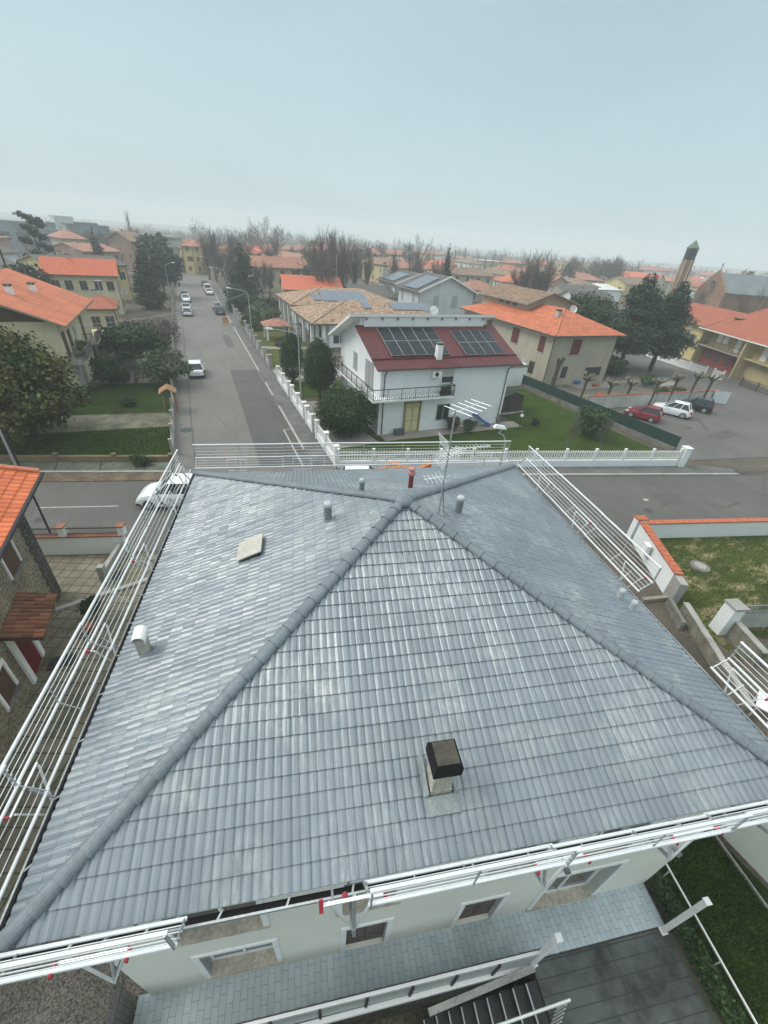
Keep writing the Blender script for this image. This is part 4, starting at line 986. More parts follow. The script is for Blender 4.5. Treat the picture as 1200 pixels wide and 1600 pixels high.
# ------------------------------------------------------------------ kit: cars
def carpaint(name, col): 
    if name in MATS: return MATS[name]
    m, n, b = newmat(name); b.inputs['Base Color'].default_value = col + (1,); b.inputs['Roughness'].default_value = .3; b.inputs['Coat Weight'].default_value = .6; b.inputs['Coat Roughness'].default_value = .05
    MATS[name] = m; return m
m_tyre = mat('tyre', (.018, .018, .018), .85, .2); m_rim = mat('rim', (.45, .46, .47), .4, .1, metal=.5); m_tail = mat('tail_lamp', (.35, .015, .015), .25, .1); m_head = mat('head_lamp', (.65, .68, .70), .15, .05); m_plate = mat('number_plate', (.70, .72, .72), .5, .05)
def make_car(name, label, loc, rz, paint, L=4.2, W=1.78, Hh=1.55, style='suv', group=None):
    "front points along +x"
    t = thing(name, label, 'car', loc, rz, group); h = L / 2
    belt = Hh * .60; gc = .20
    prof = dict(suv=[(-h, .32, .62), (-h + .06, .25, .82), (-h + .35, gc, .96), (-h + .9, gc, .99), (h - 1.55, gc, .97), (h - 1.1, gc, .93), (h - .45, gc, .80), (h - .10, .24, .62), (h, .30, .45)])['suv']
    b = MB(); rings = []
    for (x, zb, zt) in prof:
        zt = zt * Hh / 1.62; e_ = min(1, max(.80, 1 - ((abs(x) / h) ** 5) * .20)); wb, wm, wt = W / 2 * .93 * e_, W / 2 * e_, W / 2 * .93 * e_
        rings.append([(x, -wb, zb), (x, -wm, zb + (zt - zb) * .35), (x, -wm, zb + (zt - zb) * .75), (x, -wt, zt), (x, -wt * .5, zt + .03), (x, wt * .5, zt + .03), (x, wt, zt), (x, wm, zb + (zt - zb) * .75), (x, wm, zb + (zt - zb) * .35), (x, wb, zb)])
    for r0, r1 in zip(rings, rings[1:]):
        for i in range(10): b.face([r0[i], r1[i], r1[(i + 1) % 10], r0[(i + 1) % 10]])
    b.face(rings[0]); b.face(list(reversed(rings[-1])))
    # roof shell and pillars
    zs = .93 * Hh / 1.62; rx0, rx1 = (-h + .28, h - 1.15) ; tx0, tx1 = (-h + .62, h - 2.0)
    if style == 'hatch': rx0, tx0 = -h + .12, -h + .42
    if style == 'sedan': rx0, tx0 = -h + .75, -h + 1.25
    if style == 'van': rx0, tx0, rx1, tx1 = -h + .08, -h + .2, h - .95, h - 1.6
    wl, wt = W / 2 * .90, W / 2 * .70
    lo = [(rx0, -wl, zs), (rx1, -wl, zs), (rx1, wl, zs), (rx0, wl, zs)]; hi = [(tx0, -wt, Hh - .05), (tx1, -wt, Hh - .05), (tx1, wt, Hh - .05), (tx0, wt, Hh - .05)]
    top = [(tx0 + .1, -wt * .8, Hh), (tx1 - .15, -wt * .8, Hh), (tx1 - .15, wt * .8, Hh), (tx0 + .1, wt * .8, Hh)]
    b.face(top)
    for i in range(4): b.face([hi[i], hi[(i + 1) % 4], top[(i + 1) % 4], top[i]])
    for i in range(4): b.beam(lo[i], hi[i], .09, .07)
    for s in (-1, 1):
        for f in (.36, .66):
            x = rx0 + (rx1 - rx0) * f; xt = tx0 + (tx1 - tx0) * (f - .04); b.beam((x, s * wl, zs), (xt, s * wt, Hh - .05), .07, .03)
    body = b.build('body', paint, t)
    g = MB(); k = .985
    lo2 = [(x * 1.0, y * k, z) for x, y, z in lo]; hi2 = [(x, y * k, z) for x, y, z in hi]
    for i in range(4): g.face([lo2[i], lo2[(i + 1) % 4], hi2[(i + 1) % 4], hi2[i]])
    g.build('glass', m_glass, t)
    for sx in (-1, 1):
        for sy in (-1, 1):
            wx = sx * (h - .78); wh = MB(); y0, y1 = sy * (W / 2 - .20), sy * (W / 2 + .01); r = .33
            ring = lambda y, rr: [(wx + rr * math.cos(2 * math.pi * q / 14), y, .33 + rr * math.sin(2 * math.pi * q / 14)) for q in range(14)]
            a, c = ring(y0, r), ring(y1, r)
            for q in range(14): wh.face([a[q], a[(q + 1) % 14], c[(q + 1) % 14], c[q]])
            wh.face(a); wh.face(c); w_o = wh.build('wheel', m_tyre, t)
            rm = MB(); rm.face(ring(y1 + sy * .012, .21)); rm.build('rim', m_rim, w_o)
    for s in (-1, 1):
        q = MB(); q.hexa([(h - .30, s * .42, .60), (h - .04, s * .42, .56), (h - .10, s * .74, .56), (h - .42, s * .80, .60), (h - .30, s * .42, .72), (h - .08, s * .42, .68), (h - .14, s * .74, .70), (h - .42, s * .80, .74)]); q.build('headlight', m_head, t)
        q = MB(); q.box(-h - .005, -h + .16, s * W * .44 - .10, s * W * .44 + .07, .66, .90); q.build('tail_light', m_tail, t)
        q = MB(); q.box(h - 1.62, h - 1.50, s * (W / 2 + .10) - .08, s * (W / 2 + .10) + .08, .92, 1.04); q.build('mirror', paint, t)
    q = MB(); q.box(-h - .02, -h, -.27, .27, .55, .67); q.build('number_plate', m_plate, t)
    q = MB(); q.box(-h - .01, -h + .3, -W * .42, W * .42, .2, .36); q.box(h - .3, h + .01, -W * .42, W * .42, .2, .34); q.build('bumper_trim', m_dark, t)
    return t

# ------------------------------------------------------------------ kit: lamps, fences
m_pole = mat('lamp_pole', (.42, .45, .45), .5, .1, metal=.3); m_lamph = mat('lamp_head', (.80, .83, .84), .35, .05)
def street_lamp(label, base, h=7.0, arm=2.2, az=180, group='street lamps with curved arms'):
    t = thing('street_lamp', label, 'street lamp', base, rad(az)); 
    b = MB(); b.tube([(0, 0, 0), (0, 0, h * .55), (0, 0, h - .5), (.18, 0, h - .12), (.5, 0, h + .04), (arm, 0, h + .35)], [.08, .065, .05, .045, .04, .03], 8); b.build('pole', m_pole, t)
    b = MB(); b.hexa([(arm - .1, -.12, h + .28), (arm + .6, -.14, h + .34), (arm + .6, .14, h + .34), (arm - .1, .12, h + .28), (arm, -.07, h + .42), (arm + .5, -.09, h + .50), (arm + .5, .09, h + .50), (arm, .07, h + .42)]); b.build('lamp_head', m_lamph, t)
    return t
def fence_line(name, label, cat, pts, post_every, post, infill, wallh=0.0, wallm_=None, postm=None, cap=None):
    "post=(w,h); infill(b, p, q) builds one bay; low wall optional"
    t = thing(name, label, cat, pts[0]); o = Vector(pts[0])
    for p, q in zip(pts, pts[1:]):
        p = Vector(p) - o; q = Vector(q) - o; d = q - p; L = d.length; u = d.normalized(); n = max(1, round(L / post_every))
        if wallh:
            b = MB(); b.beam(p + Vector((0, 0, wallh / 2)), q + Vector((0, 0, wallh / 2)), .22, wallh); b.build('base_wall', wallm_, t)
            if cap: b = MB(); b.beam(p + Vector((0, 0, wallh + .03)), q + Vector((0, 0, wallh + .03)), .30, .06); b.build('coping', cap, t)
        for k in range(n + 1):
            c_ = p + u * (L * k / n); b = MB(); w_ = post[0]; b.beam(c_, c_ + Vector((0, 0, post[1])), w_, w_, 0, u); 
            if w_ > .15: b.beam(c_ + Vector((0, 0, post[1])), c_ + Vector((0, 0, post[1] + .07)), w_ * 1.25, w_ * 1.25, 0, u)
            b.build('post', postm or wallm_, t)
        for k in range(n):
            b = MB(); infill(b, p + u * (L * k / n + post[0] / 2), p + u * (L * (k + 1) / n - post[0] / 2), u)
            if b.v: b.build('panel', INF[0], t)
    return t
INF = [m_white]
def pickets(step, w_, h0, h1, th=.03, rails=True):
    def f(b, p, q, u):
        L = (q - p).length; n = max(1, int(L / step)); Z = Vector((0, 0, 1))
        for k in range(n): c_ = p + u * ((k + .5) * L / n); b.beam(c_ + Z * h0, c_ + Z * h1, w_, th, 0, u.cross(Z))
        if rails:
            for z in (h0 + .12, h1 - .12): b.beam(p + Z * z, q + Z * z, th * 1.3, .05)
    return f
def solidpanel(h0, h1, th=.03):
    def f(b, p, q, u):
        Z = Vector((0, 0, 1)); b.beam(p + Z * (h0 + h1) / 2, q + Z * (h0 + h1) / 2, th, h1 - h0)
    return f
# ------------------------------------------------------------------ white house with the dark red sheet roof
def solar(parent, P, U, V, nu, nv, label=None, frame=m_galv, col='pv_dark', w_=1.65, h_=1.0, name='solar_panel'):
    "a field of panels on a slope: P corner, U / V in-plane vectors of the whole field"
    m = PV[col]; P = Vector(P); U = Vector(U); V = Vector(V); nrm = U.cross(V).normalized()
    if nrm.z < 0: nrm = -nrm
    for i in range(nu):
        for j in range(nv):
            b = MB(); a = P + U * (i / nu) + V * (j / nv); u = U / nu * .985; v = V / nv * .98; h = nrm * .05
            b.hexa([a, a + u, a + u + v, a + v, a + h, a + u + h, a + u + v + h, a + v + h], 1)
            fu, fv = u.normalized() * .022, v.normalized() * .022; q = nrm * .054
            mid = v * .5
            for s0, s1 in ((fv, mid - fv * .2), (mid + fv * .2, v - fv)):
                b.face([a + fu + s0 + q, a + u - fu + s0 + q, a + u - fu + s1 + q, a + fu + s1 + q], 0)
            b.build(name, [m, frame], parent)
def pvmat(name, col, r=.15):
    m, n, b = newmat(name); b.inputs['Base Color'].default_value = col + (1,); b.inputs['Roughness'].default_value = r; b.inputs['Specular IOR Level'].default_value = .18; return m
PV = dict(pv_dark=pvmat('solar_cells', (.012, .018, .025), .3), pv_blue=pvmat('solar_cells_blue', (.13, .16, .20), .3))
t = thing('house', 'white two storey house with dark red sheet roof, two solar fields and a wrap-around balcony', 'house', (14.0, 32.75, 0))
L_, D_ = 13.4, 11.0; yR = 5.45; zf, zr_ = 6.12, 8.35
b = MB()
b.box(0, L_, 0, D_, -.03, 6.0)
b.prism([(0, 0), (L_, 0), (L_, .01), (0, .01)], 6.0, 6.01)
for x in (0, L_ - .3):  # side walls up to the unequal slopes
    pr_ = [(x, 0, 6.0), (x, D_, 6.0), (x, D_, 6.55), (x, yR, 9.05), (x, yR - .02, 8.2), (x, 0, 6.1)]
    q2 = [(p[0] + .3, p[1], p[2]) for p in pr_]
    b.face(pr_); b.face(list(reversed(q2)))
    for i in range(6): j = (i + 1) % 6; b.face([pr_[i], q2[i], q2[j], pr_[j]])
b.box(.3, L_ - .3, yR - .25, yR, 6.0, 9.05); b.box(.3, L_ - .3, D_ - .3, D_, 6.0, 6.6)
b.build('wall', m_wwall, t)
b = MB(); x0, x1 = -.5, L_ + .95; y0 = -.42; z0 = 5.96
def pl(x, y): return Vector((x, y, z0 + (y - y0) * (zr_ - z0) / (yR - y0)))
U0 = pl(x0, y0); Lr = (pl(x0, yR) - U0).length
b.face([pl(x0, y0), pl(x1, y0), pl(x1, yR), pl(x0, yR)], 0, [(0, 0), (x1 - x0, 0), (x1 - x0, Lr), (0, Lr)])
dn = Vector((0, 0, -.14)); b.face([pl(x0, yR) + dn, pl(x1, yR) + dn, pl(x1, y0) + dn, pl(x0, y0) + dn], 1)
cs_ = [pl(x0, y0), pl(x1, y0), pl(x1, yR), pl(x0, yR)]
for i in range(4): b.face([cs_[i] + dn, cs_[(i + 1) % 4] + dn, cs_[(i + 1) % 4], cs_[i]], 0)
ys_ = .75  # snow step across the roof
b.beam(pl(x0, ys_) + Vector((0, 0, .05)), pl(x1, ys_) + Vector((0, 0, .05)), .05, .10, 0)
r1 = b.build('roof', [ROOFS['redmetal'], m_white], t, label='dark red ribbed metal sheet roof')
b = MB(); b.beam((x0, y0 - .07, z0 - .08), (x1, y0 - .07, z0 - .08), .13, .11); b.tube([(.5, y0 + .1, z0 - .1), (.35, -.08, 5.3), (.35, -.08, .1)], .045, 6); b.tube([(L_ - .05, y0, z0 - .1), (L_ - .35, -.1, 5.4), (L_ - .35, -.08, .1)], .045, 6); 
b.build('gutter', m_gut, r1)
b = MB(); zb_, yb_, ze_ = 9.32, yR - .35, 6.45   # back roof, its edge standing above the red slope
xa, xb_ = -1.1, L_ + .8
P_ = [(xa, yb_, zb_), (xb_, yb_, zb_), (xb_, D_ + .9, ze_), (xa, D_ + .9, ze_)]
b.hexa([(p[0], p[1], p[2] - .24) for p in P_] + P_, 0)
b.build('back_roof', m_white, t)
b = MB()
for k in range(9): x = .4 + k * 1.55; b.box(x, x + .14, yR - .40, yR + .2, 8.82, 9.02)
b.build('beam_ends', mat('grey_beam', (.22, .21, .19), .8, .2), t)
solar(t, pl(1.35, 1.05) + Vector((0, 0, .09)), pl(7.1, 1.05) - pl(1.35, 1.05), pl(1.35, 4.95) - pl(1.35, 1.05), 5, 2)
solar(t, pl(8.75, .85) + Vector((0, 0, .09)), pl(13.1, .85) - pl(8.75, .85), pl(8.75, 4.4) - pl(8.75, .85), 4, 2)
b = MB(); chim_box(b, 5.75, .75, 6.5, .5, 1.05); b.build('chimney', [m_trim, m_conc_dk], r1)
b = MB()   # balcony slab and railing
b.box(-1.0, 6.9, -1.0, 0, 3.35, 3.5); b.box(-1.0, 0, 0, 10.4, 3.35, 3.5)
bal = b.build('balcony', m_trim, t)
b = MB()
RK = [1.0]
def rail(b, p, q, h=.95, n=40):
    p, q = Vector(p), Vector(q); Z = Vector((0, 0, 1)); b.tube([p + Z * h, q + Z * h], .022 * RK[0], 5); b.tube([p + Z * .08, q + Z * .08], .014 * RK[0], 4)
    for k in range(n + 1):
        c_ = p.lerp(q, k / n); b.tube([c_ + Z * (0 if k % 7 == 0 else .08), c_ + Z * h], .018 * RK[0] if k % 7 == 0 else .007 * RK[0], 4)
    for k in range(0, n, 2): b.tube([p.lerp(q, k / n) + Z * .1, p.lerp(q, (k + 2) / n) + Z * h * .6, p.lerp(q, (k + 2) / n) + Z * .1], .009 * RK[0], 3, cap=False)
RK[0] = 1.9; rail(b, (-.97, -.97, 3.5), (6.87, -.97, 3.5), n=42); rail(b, (-.97, 10.3, 3.5), (-.97, -.97, 3.5), n=56); rail(b, (6.87, -.97, 3.5), (6.87, 0, 3.5), n=6); rail(b, (-.97, 10.3, 3.5), (0, 10.3, 3.5), n=6)
b.build('railing', m_dark, bal)
b = MB()
for k in range(14): b.box(-1.0, -.1, 10.4 + k * .27, 10.7 + k * .27, 3.25 - k * .24, 3.35 - k * .24)
b.beam((-1.0, 10.4, 3.3), (-1.0, 14.2, 0), .06, .3); b.tube([(-1, 10.4, 4.4), (-1, 14.2, 1.0)], .03, 5); b.tube([(-.1, 10.4, 4.4), (-.1, 14.2, 1.0)], .03, 5)
b.build('stairs', m_trim, t)
for wv in (('f', 6.55, 4.45, 1.2, 1.5, 'blind'), ('f', 6.55, .95, 1.25, 1.45, 'glass'), ('l', 2.1, 3.5, .95, 2.4, 'gy'), ('l', 3.15, 3.5, .9, 2.4, 'gy'), ('l', 6.4, 4.3, 1.0, 1.5, 'gy'), ('r', 4.0, 4.4, 1.1, 1.4, 'glass'), ('l', 4.4, 1.0, 1.2, 1.3, 'glass')): window(t, *wv, L_, D_)
b = MB()   # pale yellow double door with surround
b.box(2.45, 2.60, -.12, 0, 0, 2.9, 1); b.box(4.0, 4.15, -.12, 0, 0, 2.9, 1); b.box(2.45, 4.15, -.12, 0, 2.75, 2.9, 1)
for x in (2.62, 3.32):
    b.box(x, x + .66, -.05, 0, .02, 2.40, 0)
    for z, h in ((.15, .85), (1.15, 1.15)): b.box(x + .10, x + .56, -.075, -.05, z, z + h, 2)
b.box(2.6, 4.0, -.06, 0, 2.42, 2.75, 0)
b.build('door', [mat('door_cream', (.55, .47, .22), .5, .1, 2), mat('door_surround', (.30, .25, .11), .7, .15, 2), mat('door_panel', (.62, .58, .36), .5, .1, 3)], t)
b = MB(); b.box(4.8, 5.65, -.38, 0, 5.05, 5.6); b.lathe((0, 0, 0), [(0.0, 0), (0.0, 0.001)], 3) if False else None; u_ = b.build('air_conditioner', m_trim, t)
b = MB(); b.face([(5.2 + .2 * math.cos(a * .52), -.386, 5.32 + .2 * math.sin(a * .52)) for a in range(12)]); b.build('fan_grille', m_dark, u_)
b = MB(); b.tube([(7.6, yR, 9.0), (7.6, yR, 11.6)], .03, 6); b.tube([(7.1, yR, 11.0), (8.2, yR + .2, 11.1)], .015, 4)
for k in range(6): b.tube([(7.15 + k * .2, yR - .35, 11.02 + k * .018), (7.15 + k * .2, yR + .35, 11.02 + k * .018)], .008, 3)
b.build('aerial', m_galv, r1)
def dish(parent, loc, r, az, m=m_trim, name='satellite_dish'):
    b = MB(); loc = Vector(loc); d = Vector((math.sin(az), math.cos(az), .45)).normalized(); x = d.cross(Vector((0, 0, 1))).normalized(); y = x.cross(d)
    rings = [[loc + d * (k * k * .16 * r) + (x * math.cos(a * .5236) + y * math.sin(a * .5236)) * (r * k / 3 + .001) for a in range(12)] for k in range(4)]
    for r0, r1_ in zip(rings, rings[1:]):
        for q in range(12): b.face([r0[q], r0[(q + 1) % 12], r1_[(q + 1) % 12], r1_[q]])
    b.tube([loc - d * .02, loc - Vector((0, 0, .8))], .03, 5); b.tube([loc - y * r * .9 + d * .1, loc + d * r * 1.0], .012, 4)
    return b.build(name, m, parent)
dish(t, (8.6, 8.0, 9.1), .42, rad(190))
# things on and by the house
b = MB(); b.box(-.45, .45, -.22, .22, 0, .5); b.box(-.47, .47, -.24, .24, .5, .55); b.build('planter_box', mat('grey_plastic', (.10, .11, .12), .6, .1), label='dark grey storage box beside the yellow door of the white house', cat='storage box', loc=(15.95, 32.3, .01))
b = MB(); b.box(-.5, .5, -.2, .2, 0, .35, 1); tt = b.build('planter', [m_dark, m_dark], label='dark planter of green plants in the corner of the balcony', cat='planter', loc=(20.2, 32.2, 3.5))
leaf_cloud([(-.25, 0, .6, .25, .2, .25), (.25, 0, .65, .25, .2, .3)], 500, .07, 3, m_leaf_mid, 'foliage', tt)
make_house('garage', 'low white flat roofed annex at the right of the red roofed house', 'garage', (29.2, 43.6), 0, 10.0, 6, 2.3, .2, 'flat', 'x', 'white', 'white', .05, [('f', 2.2, .1, 2.4, 2.0, 'garage')])
# garden shed
t = thing('garden_shed', 'small dark brown wooden shed with a green felt roof on the lawn', 'shed', (29.0, 34.9, 0), rad(3))
m_wd = mat('shed_wood', (.085, .070, .058), .8, .2, 1, 14, .25); b = MB()
W_, Dd = 3.0, 2.4; b.box(0, W_, 0, Dd, .08, 1.75)
for z in np.arange(.15, 1.7, .16): b.box(-.012, W_ + .012, -.012, Dd + .012, float(z), float(z) + .13)
for y in (0, Dd - .05): b.face([(0, y, 1.75), (W_, y, 1.75), (W_, y + .05, 1.75), (0, y + .05, 1.75)]); b.hexa([(0, y, 1.75), (W_, y, 1.75), (W_, y + .05, 1.75), (0, y + .05, 1.75), (W_ * .49, y, 2.25), (W_ * .51, y, 2.25), (W_ * .51, y + .05, 2.25), (W_ * .49, y + .05, 2.25)])
b.build('wall', m_wd, t)
b = MB()
for s in (0, 1):
    xe = -.18 if s == 0 else W_ + .18; q = [(xe, -.2, 1.70), (W_ / 2, -.2, 2.28), (W_ / 2, Dd + .2, 2.28), (xe, Dd + .2, 1.70)]; b.hexa(q + [(p[0], p[1], p[2] + .06) for p in q])
b.build('roof', mat('green_felt', (.055, .085, .065), .9, .15, 2, 30, .2), t)
b = MB(); b.box(-.2, W_ + .2, -.3, Dd + .2, 0, .08); b.build('base', m_conc, t)
b = MB(); b.box(.9, 1.8, -.03, -.014, .12, 1.68); b.build('door', mat('shed_door', (.06, .05, .042), .8, .2), t)
# slide
t = thing('slide', 'small bright blue plastic slide by the wall of the white house', 'slide', tuple(at(735, 665)), rad(-18))
m_blue = mat('blue_plastic', (.03, .16, .42), .4, .1, 3); b = MB()
pts_ = [(0, 0, 1.15), (.35, 0, 1.1), (.9, 0, .65), (1.5, 0, .25), (1.95, 0, .12)]
for p, q in zip(pts_, pts_[1:]):
    b.beam(p, q, .42, .03)
    for s in (-1, 1): b.beam((p[0], s * .22, p[2] + .07), (q[0], s * .22, q[2] + .07), .04, .16)
b.build('chute', m_blue, t)
b = MB()
for s in (-.22, .22): b.beam((-.5, s, 0), (-.02, s, 1.2), .06, .06); b.tube([(-.05, s, 1.15), (.05, s, 1.5), (.3, s, 1.35), (.4, s, 1.1)], .035, 6)
for k in range(4): b.beam((-.4 + k * .11, -.22, .25 + k * .27), (-.4 + k * .11, .22, .25 + k * .27), .06, .04)
b.build('ladder', m_blue, t)

# ------------------------------------------------------------------ beige house with attic storey
t = make_house('house', 'beige house with a bright orange hipped roof, oxide shutters and a brown attic storey', 'house', (41.6, 42.8), rad(-.5), 10.7, 21.5, 6.5, 2.0, 'hip', 'y', 'beige', 'orange', .75,
    [('f', 3.9, 3.9, 1.5, 1.9, 'r'), ('f', 3.1, 1.0, .75, 1.35, 'dk'), ('f', 8.2, 1.1, 2.7, 1.0, 'dk'), ('l', 2.0, 3.9, 1.1, 1.9, 'r'), ('l', 7.6, 3.9, 1.5, 1.9, 'r'), ('l', 2.9, 1.0, .9, 1.4, 'dk'), ('l', 4.6, 1.1, .9, 1.4, 'w'), ('l', 9.0, 1.0, 1.4, 1.4, 'dk'), ('l', 14.2, 3.6, 1.2, 2.2, 'b'), ('l', 17.5, 3.9, 1.2, 1.5, 'glass')],
    [(3.3, 4.0, 7.6, .6, .9), (3.6, 20.5, 6.8, .55, 1.6)])
b, gab = roof_mesh('gable', 8.2, 11.5, 8.75, 1.25, .8, 'y', .14, .42)
b2 = MB(); M_ = Vector((2.9, 9.8, 0)); b.v = [(x + M_.x, y + M_.y, z) for x, y, z in b.v]; ar = b.build('attic_roof', [ROOFS['brown'], m_soffit], t)
b2.box(2.9, 11.1, 9.8, 21.3, 6.6, 8.75)
for g in gab: b2.face([(p[0] + M_.x, p[1] + M_.y, p[2]) for p in g]); b2.face([(p[0] + M_.x, p[1] + M_.y + .02, p[2]) for p in reversed(g)])
aw = b2.build('attic_wall', WL['beige'], t)
for k in range(3):
    b = MB(); y = 12.3 + k * 1.7; b.box(2.87, 2.9, y, y + 1.1, 7.95, 8.5); b.build('window', m_glass, aw)
dish(t, (10.2, 9.0, 7.9), .55, rad(200))
b = MB(); b.tube([(-.7, -.7, 6.45), (5.35, 5.35, 8.68)], .12, 6); b.build('ridge', mat('verge_orange', (.62, .22, .12), .7, .15, 3), t)
b = MB(); b.box(-1.3, 0, 9.5, 14.5, 3.3, 3.45); bl_ = b.build('balcony', m_conc, t); b = MB(); rail(b, (-1.25, 9.5, 3.45), (-1.25, 14.5, 3.45), n=30); b.build('railing', m_dark, bl_)

# ------------------------------------------------------------------ bungalow with portico
t = thing('bungalow', 'white bungalow with stepped mottled tile hipped roofs and a white columned porch', 'bungalow', (16.3, 64.2, 0))
for nm, (x, y, L, W) in dict(a=(0, 0, 24, 15), b=(.9, 18.2, 23, 15)).items():
    b, _ = roof_mesh('hip', L, W, 3.95, 2.1, .25, 'x', .16); b.v = [(p[0] + x, p[1] + y, p[2]) for p in b.v]; rr = b.build('roof', [ROOFS['mixed'], m_soffit], t)
    b = MB(); b.beam((x - .3, y - .32, 3.9), (x + L, y - .32, 3.9), .12, .12); b.beam((x - .32, y - .3, 3.9), (x - .32, y + W, 3.9), .12, .12)
    h = W / 2; b.tube([(x - .2, y - .2, 4.05), (x + h, y + h, 6.15)], .10, 5); b.tube([(x - .2, y + W + .2, 4.05), (x + h, y + h, 6.15)], .10, 5); b.build('ridge', m_gut, rr)
    s1 = 4.12; sl_ = 2.1 / h
    if nm == 'a':
        solar(t, (14.5, 4.2, s1 + .1 + 4.2 * sl_), (7, 0, 0), (0, 2.6, 2.6 * sl_), 6, 1, col='pv_blue'); solar(t, (9.6, 4.6, s1 + .1 + 4.6 * sl_), (1.3, 0, 0), (0, 2.4, 2.4 * sl_), 1, 1, col='pv_blue')
    else:
        solar(t, (x + 6.2, y + 1.4, s1 + .1 + 1.4 * sl_), (9, 0, 0), (0, 4.4, 4.4 * sl_), 7, 2, col='pv_blue'); solar(t, (x + 4.4, y + 1.6, s1 + .1 + 1.6 * sl_), (1.5, 0, 0), (0, 3, 3 * sl_), 1, 1, col='pv_blue')
b = MB(); b.box(2.6, 23.5, .5, 14.5, .0, 3.95); b.box(3.6, 23.0, 14.5, 32.5, 0, 3.95); b.build('wall', m_wwall, t)
b = MB(); b.box(2.55, 24, .45, 14.5, -.02, .55); b.build('plinth', m_conc_dk, t)
for p in ((.35, 2.2), (.35, 7.5), (.4, 12.6), (1.2, 18.8), (1.2, 23.0), (1.2, 27.0), (1.2, 31.0), (1.7, .5)):
    b = MB(); b.box(p[0] - .22, p[0] + .22, p[1] - .22, p[1] + .22, 0, 3.9); b.box(p[0] - .27, p[0] + .27, p[1] - .27, p[1] + .27, 3.65, 3.9); b.build('column', m_trim, t)
for wv in (('f', 2.9 + 1.0, 1.2, 1.6, 1.5, 'gd'),): window(t, 'f', 6.0 - 1.0 + 0, 1.2, 1.7, 1.5, 'gd', 0, 0) if False else None
b = MB(); b.box(4.1, 6.2, .44, .5, 1.15, 2.75, 0); b.box(4.18, 5.1, .42, .44, 1.23, 2.67, 1); b.box(5.2, 6.12, .42, .44, 1.23, 2.67, 1); b.box(3.2, 4.05, .42, .5, 1.15, 2.75, 2); b.build('window', [m_trim, m_glass, m_shutD], t)
for y in (3.0, 5.2, 9.0, 12.0):
    b = MB(); b.box(2.55, 2.6, y, y + 1.2, 1.0 if y < 6 else .5, 2.7, 0); b.box(2.53, 2.55, y + .08, y + 1.12, 1.05, 2.62, 1); b.build('window', [m_shutD, m_glass], t)

# ------------------------------------------------------------------ grey two storey house with solar roofs
A = at(654, 457, 5.8); t = make_house('house', 'pale grey two storey house with dark roofs, large white verge boards and solar panels', 'house', (A.x + .5, A.y + .5), rad(2), 14.2, 10, 6.0, 2.9, 'gable', 'y', 'grey', 'dark', .6,
    [('f', 4.4, 3.4, 1.2, 1.7, 'gy'), ('f', 9.2, 3.0, 1.5, 2.2, 'gy'), ('l', 2.5, 3.5, 1.1, 2.0, 'gy'), ('l', 8, 3.5, 1.1, 2.0, 'gy')])
b = MB(); b.beam((-.6, -.75, 5.85), (7.1, -.75, 8.98), .12, .32); b.beam((7.1, -.75, 8.98), (14.8, -.75, 5.85), .12, .32); b.build('verge_board', m_white, t)
solar(t, (-.1, 1.2, 6.32), (5.5, 0, 2.24), (0, 6.2, 0), 3, 4, col='pv_blue')
solar(t, (8.6, 2.8, 8.7), (3, 0, -1.22), (0, 3.5, 0), 2, 2, col='pv_blue')
t2 = make_house('house', 'rear wing of pale grey terrace with solar panels and a small brick chimney block', 'house', (A.x + .4, A.y + 13), rad(2), 13, 10, 6.2, 2.2, 'gable', 'y', 'grey', 'dark', .5, [('l', 2.5, 3.5, 1.1, 2.0, 'gy'), ('l', 6, 3.5, 1.1, 2.0, 'gy'), ('f', 2.0, 3.5, 1.1, 2.0, 'gy')], [(1.0, 9.0, 7.6, 1.5, 1.6)])
b = MB(); b.beam((-.5, -.65, 6.1), (6.5, -.65, 8.5), .12, .3); b.build('verge_board', m_white, t2)
solar(t2, (.2, 2.0, 6.6), (4.4, 0, 1.5), (0, 6, 0), 3, 4, col='pv_blue')
make_house('house', 'low house with dark sheet roof and solar panels behind the bungalow', 'house', (35.5, 103), rad(-8), 14, 10, 3.4, 1.8, 'gable', 'x', 'cream', 'dark', .5)

# ------------------------------------------------------------------ yellow house at the left
t = thing('house', 'pale yellow two storey house with a ribbed orange roof behind the big magnolia', 'house', (-11.1, 48.0, 0))
W_, Dd = 12.5, 14.6; b = MB(); b.box(-W_, 0, 0, Dd, -.02, 6.9)
for y in (0, Dd - .3):
    g = [(-W_, y, 6.9), (0, y, 6.9), (-W_ * .5, y, 9.4)]; g2 = [(p[0], p[1] + .3, p[2]) for p in g]; b.face(g); b.face(list(reversed(g2)))
    for i in range(3): j = (i + 1) % 3; b.face([g[i], g2[i], g2[j], g[j]])
b.build('wall', WL['palegreen'], t)
b, _ = roof_mesh('gable', W_, Dd, 6.95, 2.6, .9, 'y', .16); b.v = [(p[0] - W_, p[1], p[2]) for p in b.v]
yr = b.build('roof', [ROOFS['orange_s'], m_soffit], t)
for (x, y) in ((-3.6, 4.2), (-2.9, 8.6)):
    b = MB(); z = 6.95 + 2.6 * (-x) / (W_ / 2); chim_box(b, x, y, z, .5, .75); b.build('chimney', [m_trim, m_gut], yr)
b = MB(); b.box(-W_ + .3, -.3, -.03, 0, 6.95, 7.05, 0); b.hexa([(-W_ + .6, -.04, 7.0), (-.6, -.04, 7.0), (-.6, 0, 7.0), (-W_ + .6, 0, 7.0), (-W_ * .5 - .1, -.04, 9.1), (-W_ * .5 + .1, -.04, 9.1), (-W_ * .5 + .1, 0, 9.1), (-W_ * .5 - .1, 0, 9.1)]); b.build('gable_board', m_shutB, t)
